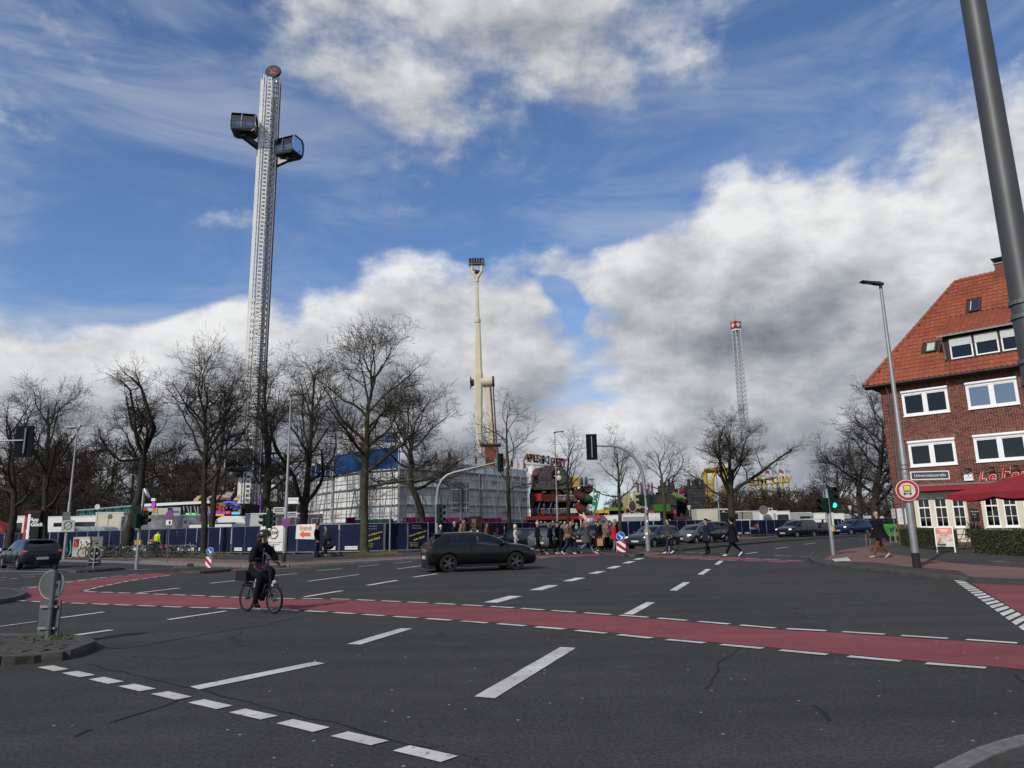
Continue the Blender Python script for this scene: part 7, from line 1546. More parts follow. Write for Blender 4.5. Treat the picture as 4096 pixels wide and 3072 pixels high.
vs=[(lerp(-260,330,i/n),172+10*math.sin(i),0 if j==0 else 9.5+1.6*math.sin(i*1.7)+1.2*math.sin(i*.6))for j in range(2)for i in range(n+1)]
for px,l,w in(((500,2226),'rough grass patch around the leaning trunk',2.6),((812,2226),'rough grass patch around the slim trunk',2.0),((1475,2222),'rough grass patch around the tall mossy trunk',1.9),((2960,2148),'rough grass strip before the right fence',3.0)):
 c=G(*px,.1);m=MB()
 for i in range(900):
  a=random.uniform(0,6.28);r=math.sqrt(random.random());q=Vector((math.cos(a)*r*w,math.sin(a)*r*.9,0));m.add([q-Vector((.02,0,0)),q+Vector((.02,0,0)),q+Vector((random.uniform(-.08,.08),random.uniform(-.05,.05),random.uniform(.05,.22)))],[(0,1,2)])
 o=m.build('grass',M('grass_blades',(.075,.085,.03),.85,var=.4,scale=2),None,None,'stuff',c);tag(o,l,'grass')
 # vehicles
z1=lambda x,y:(x*.42194,1600+y*.42194)
tyre_m=M('tyre_rubber',(.013,.013,.014),.85);rim_d=M('rim_dark',(.10,.10,.10),.35,.5);rim_s=M('rim_silver',(.40,.40,.41),.3,.7);arch_m=M('wheel_arch',(.006,.006,.006),.9)
car_gl=glass_mat('car_glass',(.42,.45,.46),.6);car_gd=glass_mat('car_glass_tinted',(.10,.11,.12),.6);cabin_m=M('car_cabin',(.02,.02,.021),.9)
hl_m=M('headlight',(.20,.21,.22),.1,.2);hl_on=M('headlight_lit',(.8,.75,.6),.2,emit=(1,.85,.6),es=1.3);tl_m=M('taillight',(.25,.006,.008),.2);tl_on=M('taillight_lit',(.5,.02,.02),.2,emit=(1,.05,.04),es=.35);plate_m=M('number_plate',(.42,.42,.40),.5)
def paintm(n,c):return M('car_paint_'+n,c,.22,.0,var=.04,scale=.4,spec=.3,coat=.25)
def wheel_mesh(r,w,spokes,dark):
 t=MB().lathe([(r*.66,-w/2),(r*.93,-w/2),(r,-w*.36),(r,w*.36),(r*.93,w/2),(r*.66,w/2),(r*.64,0)],(0,0,0),'Y',24,0,False).mesh('wheel',tyre_m,40)
 m=MB().lathe([(r*.02,-w*.42),(r*.15,-w*.46),(r*.15,-w*.2),(r*.02,-w*.2)],(0,0,0),'Y',12);m.lathe([(r*.66,-w*.48),(r*.70,-w*.44),(r*.67,-w*.1),(r*.62,-w*.1),(r*.62,-w*.42)],(0,0,0),'Y',24,0,False)
 for i in range(spokes):
  a=6.283*i/spokes;d=Vector((math.cos(a),0,math.sin(a)));s=Vector((-math.sin(a),0,math.cos(a)))
  for k in(-1,1):m.bar(d*r*.1+s*k*r*.05+Vector((0,-w*.42,0)),d*r*.64+s*k*r*.09+Vector((0,-w*.40,0)),r*.09,w*.14)
 return t,m.mesh('rim',rim_d if dark else rim_s),MB().lathe([(r*.02,-w*.06),(r*.62,-w*.06),(r*.62,w*.4)],(0,0,0),'Y',20,0,False).mesh('brake_disc',arch_m)
def shell(q):
 """q: length, width, height, hood end, cowl, screen top, b pillar, c pillar, roof end, tail, belt, hood height, clearance, wheel radius, front axle, rear axle"""
 L,W,H=q['L'],q['W'],q['H'];b,hz,c=q['belt'],q['hood'],q['clr'];h=L/2;w=W/2;rw=w*q.get('rw',.74)
 st=[]
 st.append((-h,c+.16,b-.22,b-.16,b-.12,b-.10,.86,.80));st.append((-h+.05,c+.05,b-.03,b+.02,b+.04,b+.05,.95,.84))
 st.append((-h+.16,c,b+.02,b+.06,b+.10,b+.11,.98,.82));tr_=H-.03
 dp_=q.get('drop',.02);st.append((q['re'],c,b+.02,tr_-.09-dp_,tr_-.03-dp_,tr_-dp_,1.0,rw/w));st.append((q['re']+.18,c,b+.01,tr_-.08,tr_-.02,tr_+.01,1.0,rw/w));st.append((q['cp'],c,b,tr_-.07,tr_-.01,tr_+.02,1.0,rw/w+.01))
 for x in(q['bp']-.05,q['bp']+.05):st.append((x,c,b,tr_-.06,tr_,H,1.0,rw/w+.01))
 st.append((q['ws'],c,b-.01,tr_-.08,tr_-.02,tr_+.01,1.0,rw/w));st.append((q['cowl'],c,b-.03,hz+.005,hz+.05,hz+.07,.995,.80));st.append((q['cowl']+.12,c,b-.05,hz-.02,hz+.02,hz+.045,.99,.80))
 st.append((lerp(q['cowl'],h,.55),c,hz-.13,hz-.06,hz-.02,hz+.015,.98,.80));st.append((h-.28,c,hz-.22,hz-.15,hz-.10,hz-.07,.95,.78));st.append((h-.07,c+.03,hz-.34,hz-.26,hz-.2,hz-.17,.86,.72));st.append((h,c+.12,hz-.42,hz-.36,hz-.33,hz-.31,.74,.64))
 V_,F_,Mi=[],[],[]
 for x,zb,zl,zg,ze,zt,ws_,wr in st:
  zm=lerp(zb,zl,.5);half=[(0,zb),(w*ws_*.93,zb),(w*ws_,zm),(w*ws_*.985,zl),(w*(wr+.045),zg),(w*wr*.96,ze),(0,zt)]
  V_+=[(x,y,z)for y,z in half]+[(x,-y,z)for y,z in half[5:0:-1]]
 n=12
 for i in range(len(st)-1):
  for j in range(n):
   m=0
   if j in(3,8)and i in(5,7):m=1
   if j in(3,8)and i==8:m=1
   if j in(5,6)and i==8:m=2
   if j in(5,6)and i==2:m=3
   if q.get('rear_side')and j in(3,8)and i in(3,4):m=1
   F_.append((i*n+j,i*n+(j+1)%n,(i+1)*n+(j+1)%n,(i+1)*n+j));Mi.append(m)
 F_.append(tuple(range(n))[::-1]);F_.append(tuple((len(st)-1)*n+j for j in range(n)));Mi+=[0,0]
 me=bpy.data.meshes.new('shell');me.from_pydata(V_,[],F_)
 for k in('a','b','c','d','e'):me.materials.append(M('shell_'+k))
 me.polygons.foreach_set('material_index',Mi);fixn(me);o=mk('shell',me)
 cu=MB()
 for x in(q['fa'],q['ra']):
  for s in(-1,1):cu.cyl((x,s*(w-.26),q['wr']+.01),(x,s*(w+.2),q['wr']+.01),q['wr']+.055,n=24,mi=0)
 cm=cu.mesh('cut',M('shell_e'));fixn(cm);co=mk('cut',cm)
 ss=o.modifiers.new('s','SUBSURF');ss.levels=ss.render_levels=2;bo=o.modifiers.new('b','BOOLEAN');bo.object=co;bo.operation='DIFFERENCE';bo.solver='EXACT'
 try:bo.material_mode='TRANSFER'
 except Exception:pass
 bpy.context.view_layer.update();dg=bpy.context.evaluated_depsgraph_get();r=bpy.data.meshes.new_from_object(o.evaluated_get(dg));bpy.data.objects.remove(o);bpy.data.objects.remove(co)
 out=[]
 names=[m.name if m else '' for m in r.materials]
 for k,nm in enumerate(('a','b','c','d','e')):
  idx=[i for i,m in enumerate(names)if m=='shell_'+nm];bm=bmesh.new();bm.from_mesh(r);bmesh.ops.delete(bm,geom=[f for f in bm.faces if f.material_index not in idx],context='FACES')
  for f in bm.faces:f.material_index=0;f.smooth=True
  me2=bpy.data.meshes.new('part');bm.to_mesh(me2);bm.free();me2.materials.append(arch_m);me2.set_sharp_from_angle(angle=R(40));out.append(me2)
 return[isl(m)if i in(1,4)else[m]for i,m in enumerate(out)]
def isl(me):
 res=[];bm=bmesh.new();bm.from_mesh(me);seen=set()
 for f in bm.faces:
  if f.index in seen:continue
  st_=[f];comp=set()
  while st_:
   g=st_.pop()
   if g.index in comp:continue
   comp.add(g.index)
   for e in g.edges:st_.extend(x for x in e.link_faces if x.index not in comp)
  seen|=comp;b2=bm.copy();b2.faces.ensure_lookup_table();bmesh.ops.delete(b2,geom=[x for x in b2.faces if x.index not in comp],context='FACES');m2=bpy.data.meshes.new('part');b2.to_mesh(m2);b2.free();m2.materials.append(arch_m);res.append(m2)
 bm.free();return res
def mq(**k):return k
TYPES={'hatch3':mq(L=4.21,W=1.78,H=1.45,belt=.93,hood=.95,clr=.17,wr=.325,fa=1.22,ra=-1.36,cowl=.98,ws=.16,bp=-.42,cp=-1.42,re=-1.62,drop=.05),'hatch5':mq(L=4.28,W=1.79,H=1.47,belt=.92,hood=.93,clr=.17,wr=.32,fa=1.28,ra=-1.34,cowl=.95,ws=.20,bp=-.30,cp=-1.25,re=-1.70,drop=.04),'estate':mq(L=4.72,W=1.82,H=1.47,belt=.93,hood=.93,clr=.18,wr=.32,fa=1.45,ra=-1.32,cowl=.95,ws=.25,bp=-.32,cp=-1.15,re=-2.12,rear_side=1),'suv':mq(L=4.45,W=1.88,H=1.68,belt=1.08,hood=1.12,clr=.24,wr=.37,fa=1.38,ra=-1.30,cowl=.95,ws=.22,bp=-.35,cp=-1.2,re=-1.95),'van':mq(L=4.85,W=1.9,H=1.74,belt=1.06,hood=1.06,clr=.2,wr=.34,fa=1.45,ra=-1.45,cowl=1.15,ws=.35,bp=-.4,cp=-1.3,re=-2.2,rear_side=1)}
SH={}
def car(kind,loc,yaw,pm,label,sc=1.0,lit=False,tint=True,rim='s',plate='front',tail_lit=False,spokes=5):
 q=TYPES[kind]
 if kind not in SH:SH[kind]=shell(q)
 t=thing('car',label,'car',loc,yaw,'cars on the road');t.scale=(sc,sc,sc);me=SH[kind];gl=car_gd if tint else car_gl
 def part(k,nm,m):
  for d in me[k]:o=mk(nm,d,t);o.material_slots[0].link='OBJECT';o.material_slots[0].material=m
 part(0,'body',pm);part(1,'side_window',gl);part(2,'windscreen',car_gl);part(3,'rear_window',gl);part(4,'wheel_arch',arch_m)
 h,w,H=q['L']/2,q['W']/2,q['H'];b=q['belt'];hz=q['hood']
 tm,rm,dm=wheel_mesh(q['wr'],.21,spokes,rim=='d')
 for x in(q['fa'],q['ra']):
  for s in(-1,1):o=mk('wheel',tm,t);o.location=(x,s*(w-.12),q['wr']);o.rotation_euler=(0,0,0 if s<0 else Pi);mk('rim',rm,o);mk('brake_disc',dm,o)
 for s in(-1,1):
  m=MB();m.ell((h-.235,s*w*.70,hz-.225),(.16,.19,.065),12,8,rot=Matrix.Rotation(-s*.35,3,'Z'));m.build('headlight',hl_on if lit else hl_m,t,60)
  m=MB();m.ell((-h+.115,s*w*.78,b-.06),(.10,.17,.06),12,8,rot=Matrix.Rotation(s*.3,3,'Z'));m.build('taillight',tl_on if tail_lit else tl_m,t,60)
  m=MB();m.ell((q['cowl']-.28,s*(w+.07),b+.07),(.08,.11,.08),10,7);m.bar((q['cowl']-.24,s*(w-.06),b+.02),(q['cowl']-.27,s*(w+.04),b+.04),.05);m.build('mirror',pm,t,60)
  for x in((q['bp']-.02-.12,)if kind=='hatch3' else(q['bp']+.12,q['bp']-.85)):MB().box((x,s*(w*.985),b-.13),(.17,.03,.028)).build('door_handle',pm,t)
  MB().bar((q['ra']+.38,s*(w*.955),q['clr']+.05),(q['fa']-.38,s*(w*.955),q['clr']+.05),.05,.09).build('sill_trim',blk,t)
  for x in((.62,q['bp']-.08)if kind=='hatch3' else(.70,q['bp'],q['bp']-1.0)):MB().bar((x,s*w*.992,b-.02),(x+.04,s*w*.992,q['clr']+.18),.012,.012).build('door_gap',arch_m,t)
 MB().ell((h-.03,0,hz-.30),(.05,w*.5,.05),12,6).build('grille',blk,t);MB().ell((h-.06,0,q['clr']+.16),(.08,w*.62,.09),12,6).build('lower_grille',blk,t)
 MB().box((h+.012,0,q['clr']+.30),(.02,.52,.12)).build('number_plate',plate_m,t);MB().box((-h-.012,0,b-.40),(.02,.52,.12)).build('number_plate',plate_m,t)
 MB().bb(-h+.05,-h+.3,-w*.8,w*.8,q['clr']-.04,q['clr']+.1).build('rear_valance',blk,t);MB().ell((q['re']-.02,0,H-.035-q.get('drop',.02)),(.16,w*.66,.02),12,6).build('roof_spoiler',pm,t,60)
 sb=MB();sb.bb(-h+.5,q['cowl']+.1,-w*.85,w*.85,q['clr']+.12,q['clr']+.2)
 for x,y in((-.25,.38),(-.25,-.38),(-1.1,.4),(-1.1,-.4),(-1.1,0)):sb.box((x+.1,y,.55),(.5,.48,.2));sb.box((x-.2,y,.88),(.14,.46,.55));sb.box((x-.24,y,1.22),(.09,.24,.16))
 sb.box((q['cowl']-.15,0,b-.08),(.4,w*1.6,.18));sb.build('interior',cabin_m,t)
 MB().tube([(q['cowl']-.5+.08*math.sin(a),.38+.17*math.cos(a),b+.0+.16*math.sin(a))for a in[i*.628 for i in range(10)]],.014,5,closed=True).build('steering_wheel',blk,t);return t
p_blk=paintm('black',(.006,.006,.007));p_gry=paintm('graphite',(.022,.024,.028));p_blu=paintm('blue',(.010,.020,.075));p_nvy=paintm('navy',(.010,.013,.022));p_slv=paintm('slate',(.06,.066,.075))
gr,gf=G(1786,2290.5),G(2072,2279.3);d_=(gf-gr);ya=ang(d_);cx_=gr+d_*.5;nn=Vector((-math.sin(ya),math.cos(ya),0));gc_=cx_+nn*.77-Vector((math.cos(ya),math.sin(ya),0))*-.07
car('hatch3',gc_,ya,p_blk,'black three door hatchback with dark five spoke wheels crossing the junction',tint=False,rim='d',sc=.94)
ra,rf_=G(*z1(250,1606)),G(*z1(28,1590));d_=rf_-ra;ya=ang(d_);d_.normalize();nn=Vector((d_.y,-d_.x,0));nn=nn if nn.y>0 else-nn
car('hatch5',ra+d_*1.5+nn*.6-Vector((.15,0,0)),ya,p_nvy,'black hatchback with bright silver wheels and red tail lights driving away past the island',tail_lit=True,sc=.95)
ld=(G(2562,2201)-G(3072,2170));ld.z=0;ld.normalize();la_=ang(ld)
def facing(kind,px,yaw,pm,label,**k):f=G(*px);q=TYPES[kind];c=f-Vector((math.cos(yaw),math.sin(yaw),0))*q['L']/2;return car(kind,c,yaw,pm,label,**k)
facing('estate',z5(880,1498),la_+R(6),p_gry,'dark grey estate car with lit headlamps waiting behind the island mast',lit=True)
facing('hatch5',z5(1420,1452),la_+R(2),p_slv,'slate small car waiting between the grey estate and black off-roader',lit=True)
facing('suv',z6(75,1350),la_+R(4),p_blk,'black off-roader with silver grille strip behind the navy jacket walker')
facing('van',z6(975,1287),la_-R(8),p_nvy,'dark people carrier with roof rails before the right fence',lit=True)
facing('hatch5',z6(1190,1277),la_-R(10),p_blk,'black car close behind the dark people carrier')
facing('suv',z6(1545,1258),la_-R(16),p_blu,'blue compact off-roader coming along the side street',lit=True)
car('hatch5',G(*z4(1060,1262))+Vector((0,.9,0)),R(172),p_nvy,'dark blue hatchback side on behind the woman in pale hooded coat')
facing('van',z4(1300,1288),la_+R(28),p_slv,'grey van with pale headlamps behind the white haired man')
facing('suv',z5(215,1497),la_+R(16),p_blk,'black pickup style car with white plate behind the crossing crowd')
# bicycles and scooters
def bike(loc,yaw,col_,label,wr=.34,wb=1.04,lean=0.0,group='bicycles parked along the fence',step=False,basket=False,zs=1.0):
 t=thing('bicycle',label,'bicycle',loc,yaw,group);t.rotation_euler=(lean,0,yaw);fm=M('bike_'+col_,{'black':(.012,.012,.013),'pink':(.30,.07,.11),'white':(.26,.26,.26),'yellow':(.28,.23,.04),'green':(.05,.12,.06),'blue':(.03,.07,.2),'silver':(.07,.07,.075),'red':(.3,.03,.03)}[col_],.4,.2)
 k=wr/.34;R0,F0=Vector((-wb/2,0,wr)),Vector((wb/2,0,wr));BB=Vector((-.05,0,.30));SS=Vector((-.22,0,.78));HT=Vector((wb/2-.20,0,.86));HB_=Vector((wb/2-.12,0,.55 if not step else.50));SS.z*=zs;HT.z*=zs;HB_.z*=zs
 for c in(R0,F0):
  w=MB().tube([c+Vector((math.cos(a),0,math.sin(a)))*(wr-.022)for a in[i*Pi/14 for i in range(28)]],.022,6,closed=True).build('wheel',tyre_m,t,60)
  MB().tube([c+Vector((math.cos(a),0,math.sin(a)))*(wr-.05)for a in[i*Pi/14 for i in range(28)]],.010,4,closed=True).build('rim',galv_d,w)
  m=MB()
  for i in range(14):a=i*6.283/14;m.bar(c+Vector((0,.02*(-1)**i,0)),c+Vector((math.cos(a),0,math.sin(a)))*(wr-.05),.004)
  m.cyl(c-Vector((0,.05,0)),c+Vector((0,.05,0)),.025,n=8);m.build('spokes',galv_d,w)
  MB().tube([c+Vector((math.cos(a),0,math.sin(a)))*(wr+.03)for a in[(.25 if c is F0 else.1)*Pi+i*Pi*.07 for i in range(10)]],.018,5).build('mudguard',fm,t)
 fr_=MB();
 for p,q2,r in((BB,SS,.018),(BB,HB_,.022 if not step else.035),(R0,BB,.012),(R0,SS,.011),(HB_,HT,.02)):fr_.cyl(p,q2,r,n=7)
 if not step:fr_.cyl(SS+Vector((.02,0,-.08)),HT-Vector((-.03,0,.1)),.018,n=7)
 for s in(-1,1):fr_.tube([HB_+Vector((0,s*.05,0)),F0+Vector((0,s*.05,0))],.012,6)
 fr_.build('frame',fm,t,60);top=HT+Vector((-.06,0,.2))
 hb=MB().tube([top+Vector((-.16,-.30,.0)),top+Vector((-.02,-.18,.04)),top,top+Vector((-.02,.18,.04)),top+Vector((-.16,.30,0))],.013,6);hb.cyl(HT,top,.014,n=6);hb.build('handlebar',blk,t,60)
 m=MB();m.ell(SS+Vector((-.02,0,.14)),(.13,.07,.035),10,6);m.cyl(SS,SS+Vector((-.02,0,.12)),.014,n=6);m.build('saddle',blk,t)
 m=MB();m.bar(R0+Vector((-.12,-.06,wr+.06)),R0+Vector((.3,-.06,wr+.06)),.012);m.bar(R0+Vector((-.12,.06,wr+.06)),R0+Vector((.3,.06,wr+.06)),.012);m.bar(R0+Vector((-.05,0,0)),R0+Vector((-.05,0,wr+.06)),.012);m.build('carrier',galv_d,t)
 m=MB();m.cyl(BB-Vector((0,.05,0)),BB+Vector((0,.05,0)),.05,n=12);m.bar(BB+Vector((0,-.06,0)),BB+Vector((.08,-.07,-.14)),.02);m.bar(BB+Vector((0,.06,0)),BB+Vector((-.08,.07,.14)),.02);m.box(BB+Vector((.08,-.12,-.15)),(.09,.09,.02));m.box(BB+Vector((-.08,.12,.15)),(.09,.09,.02));m.build('crank',blk,t)
 m=MB().ell(HB_+Vector((.09,0,.12)),(.04,.035,.04),8,6);m.build('front_lamp',M('lamp_lens',(.6,.6,.58),.1,.5),t)
 if basket:MB().bb(-wb/2-.2,-wb/2+.14,-.14,.14,wr*2+.07,wr*2+.26).build('rear_box',blk,t)
 return t
zb_=lambda x,y:(350+x*.24111,1850+y*.24111)
bk_list=[((60,1590),8,'yellow','yellow and black bicycle beside the utility cabinet'),((200,1580),40,'black','black bicycle leaning over behind the round sign ring'),((330,1590),12,'silver','bicycle with silver frame and luggage rack beside the leaning trunk'),((430,1570),35,'black','black bicycle nearest the leaning trunk on its left side'),((800,1590),18,'white','bicycle with white frame behind the signal post'),((920,1580),10,'black','black bicycle beside the person in the yellow vest'),((1140,1590),14,'black','dark bicycle with large wheel before the heart panel'),((1260,1570),-20,'pink','pink bicycle with tall handlebar before the heart panel'),((1460,1575),14,'silver','silver bicycle beside the thin no stopping post'),((1600,1570),-8,'white','white bicycle before the logo panel by the slim trunk')]
for(x,y),a,c,l in bk_list:bike(G(*zb_(x,y),.1),R(a),c,l,lean=random.uniform(-.06,.06))
def scooter(px,yaw,label):
 b=G(*px,.1);t=thing('kick_scooter',label,'scooter',b,yaw,'rental scooters by the lamp post');tm=M('scooter_teal',(.12,.42,.36),.4)
 MB().bb(-.5,.35,-.08,.08,.10,.16).build('deck',tm,t);MB().tube([(.38,0,.12),(.45,0,.5),(.36,0,1.12)],.035,8).build('stem',tm,t,60);MB().tube([(.36,-.25,1.13),(.36,.25,1.13)],.016,6).build('handlebar',blk,t)
 for x in(-.55,.45):MB().lathe([(.06,-.03),(.12,-.025),(.12,.025),(.06,.03)],(x,0,.12),'Y',16).build('wheel',tyre_m,t)
zc5=lambda x,y:(x*.23146,2080+y*.23146)
scooter(zc5(1030,645),R(60),'teal rental scooter farther from the lamp post');scooter(zc5(1085,650),R(50),'teal rental scooter close beside the lamp post')
b=G(*zc5(1440,660),.1);yk=thing('kick_scooter','yellow kick scooter lying flat before the utility cabinet','scooter',b,R(8));MB().bb(-.5,.4,-.1,.05,.05,.12).build('deck',M('bike_yellow'),yk);MB().tube([(.4,0,.1),(1.2,.1,.14)],.03,8).build('stem',M('bike_yellow'),yk)
for x in(-.55,.45):MB().lathe([(.12,-.03),(.12,.03)],(x,0,.08),'Z',14).build('wheel',tyre_m,yk)
# people
skin_m=M('skin',(.42,.25,.18),.6,var=.06);eye_m=M('eye_dark',(.02,.015,.012),.3);lip_m=M('lips',(.32,.12,.10),.5)
CL={'black':(.010,.010,.012),'navy':(.014,.018,.035),'grey':(.06,.062,.068),'brown':(.13,.065,.03),'taupe':(.17,.13,.095),'beige':(.42,.36,.28),'pale':(.52,.45,.40),'red':(.42,.015,.03),'jeans':(.10,.15,.24),'dkjeans':(.022,.03,.05),'rust':(.15,.055,.03),'white':(.62,.61,.6),'plaid':(.05,.048,.05),'tan':(.35,.2,.1),'vest':(.50,.60,.03),'ltgrey':(.3,.29,.3),'hwhite':(.6,.6,.58),'hgrey':(.25,.25,.25),'hbrown':(.05,.028,.018),'hblond':(.25,.17,.09),'hblack':(.01,.008,.007),'plaidskirt':(.10,.05,.06),'glove':(.055,.045,.042),'denim':(.05,.06,.08)}
def cm(n):return M('cloth_'+n,CL[n],.95 if n[0]!='h' else.7,var=.25,scale=14,spec=.06)
PEND=[]
def skeleton(J,mats,done,sub=1):
 """J: list of chains [(material, [(x,y,z,r), ...])]; first chain starts at the pelvis. Returns one skinned mesh."""
 bm=bmesh.new();lay=bm.verts.layers.skin.verify();key={};segs=[]
 def vert(p):
  k=(round(p[0],4),round(p[1],4),round(p[2],4))
  if k not in key:v=bm.verts.new(p[:3]);rr=p[3]if isinstance(p[3],tuple)else(p[3],p[3]);v[lay].radius=rr;key[k]=v;v[lay].use_root=len(key)==1
  return key[k]
 for mi,ch in J:
  for a,b in zip(ch,ch[1:]):
   va,vb=vert(a),vert(b)
   if bm.edges.get((va,vb))is None and va is not vb:bm.edges.new((va,vb))
   segs.append((Vector(a[:3]),Vector(b[:3]),mi))
 me=bpy.data.meshes.new('body');bm.to_mesh(me);bm.free();o=mk('body',me);sk=o.modifiers.new('k','SKIN');sk.use_smooth_shade=True;sk.branch_smoothing=.3;ss=o.modifiers.new('s','SUBSURF');ss.levels=ss.render_levels=sub
 PEND.append((o,mats,segs,done))
def finish(r,mats,segs,done):
 r.materials.clear()
 for m in mats:r.materials.append(m)
 for p in r.polygons:
  c=p.center;best=1e9
  for a,b,mi in segs:
   d=b-a;t=max(0,min(1,(c-a).dot(d)/max(1e-9,d.length_squared)));e=(c-a-d*t).length_squared
   if e<best:best=e;p.material_index=mi
  p.use_smooth=True
 done(r)
def hand(w,d,sd,s=1.0):
 """five bent fingers leaving a palm: w wrist, d direction of the palm, sd thumb side"""
 w,d,sd=Vector(w),Vector(d).normalized(),Vector(sd).normalized();n=d.cross(sd);pc=w+d*.055*s;out=[(3,[(*w,.024*s),(*pc,(.020*s,.030*s)),(*(w+d*.09*s),(.016*s,.030*s))])];k=w+d*.09*s
 for i,l in enumerate((.062,.07,.066,.052)):b=k+sd*(.027-.018*i)*s;q=b+d*l*.55*s+n*.008*s;e=q+(d*.6+n*.75).normalized()*l*.6*s;out.append((3,[(*k,(.016*s,.030*s)),(*q,.0095*s),(*e,.008*s)]))
 t=pc+sd*.045*s+d*.01*s;out.append((3,[(*pc,(.020*s,.030*s)),(*t,.011*s),(*(t+(d+sd*.3).normalized()*.045*s+n*.01),.009*s)]));return out
def head_mesh(c,yaw,s,hair,hairlen,tilt=0.0,bald=False,hood=None):
 rot=Matrix.Rotation(yaw,3,'Z')@Matrix.Rotation(tilt,3,'Y');c=Vector(c);f=MB();L=lambda x,y,z:c+rot@Vector((x*s,y*s,z*s))
 f.ell(L(.096,0,-.012),(.018*s,.014*s,.024*s),8,5,0,rot)
 for k in(-1,1):f.ell(L(-.005,k*.078,-.005),(.018*s,.010*s,.030*s),7,5,0,rot);f.ell(L(.083,k*.032,.012),(.010*s,.012*s,.007*s),7,4,1,rot);f.ell(L(.086,k*.032,.030),(.008*s,.018*s,.004*s),6,4,3,rot)
 f.ell(L(.082,0,-.052),(.010*s,.022*s,.006*s),8,4,2,rot);f.ell(L(.066,0,-.085),(.03*s,.035*s,.026*s),8,5,0,rot)
 h=MB()
 if not bald:
  n,k=12,8
  for i in range(k+1):
   t=Pi*.62*i/k
   for j in range(n):a=6.283*j/n;fr_=max(0,math.cos(a));tt=t*(1-.48*fr_);h.v.append(tuple(L(-.010+.098*math.sin(tt)*math.cos(a),.088*math.sin(tt)*math.sin(a),.018+.108*math.cos(tt))))
  for i in range(k):
   for j in range(n):h.f.append((i*n+j,(i+1)*n+j,(i+1)*n+(j+1)%n,i*n+(j+1)%n));h.m.append(0)
  if hairlen>0:h.tube([L(-.06,0,.03),L(-.085,0,-.06),L(-.10,.01,-.06-hairlen*.5),L(-.09,0,-.06-hairlen)],[.07*s,.075*s,.06*s,.025*s],8)
  elif hairlen<0:h.ell(L(-.11,0,.05),(.045*s,.045*s,.045*s),8,6)
 return f,h
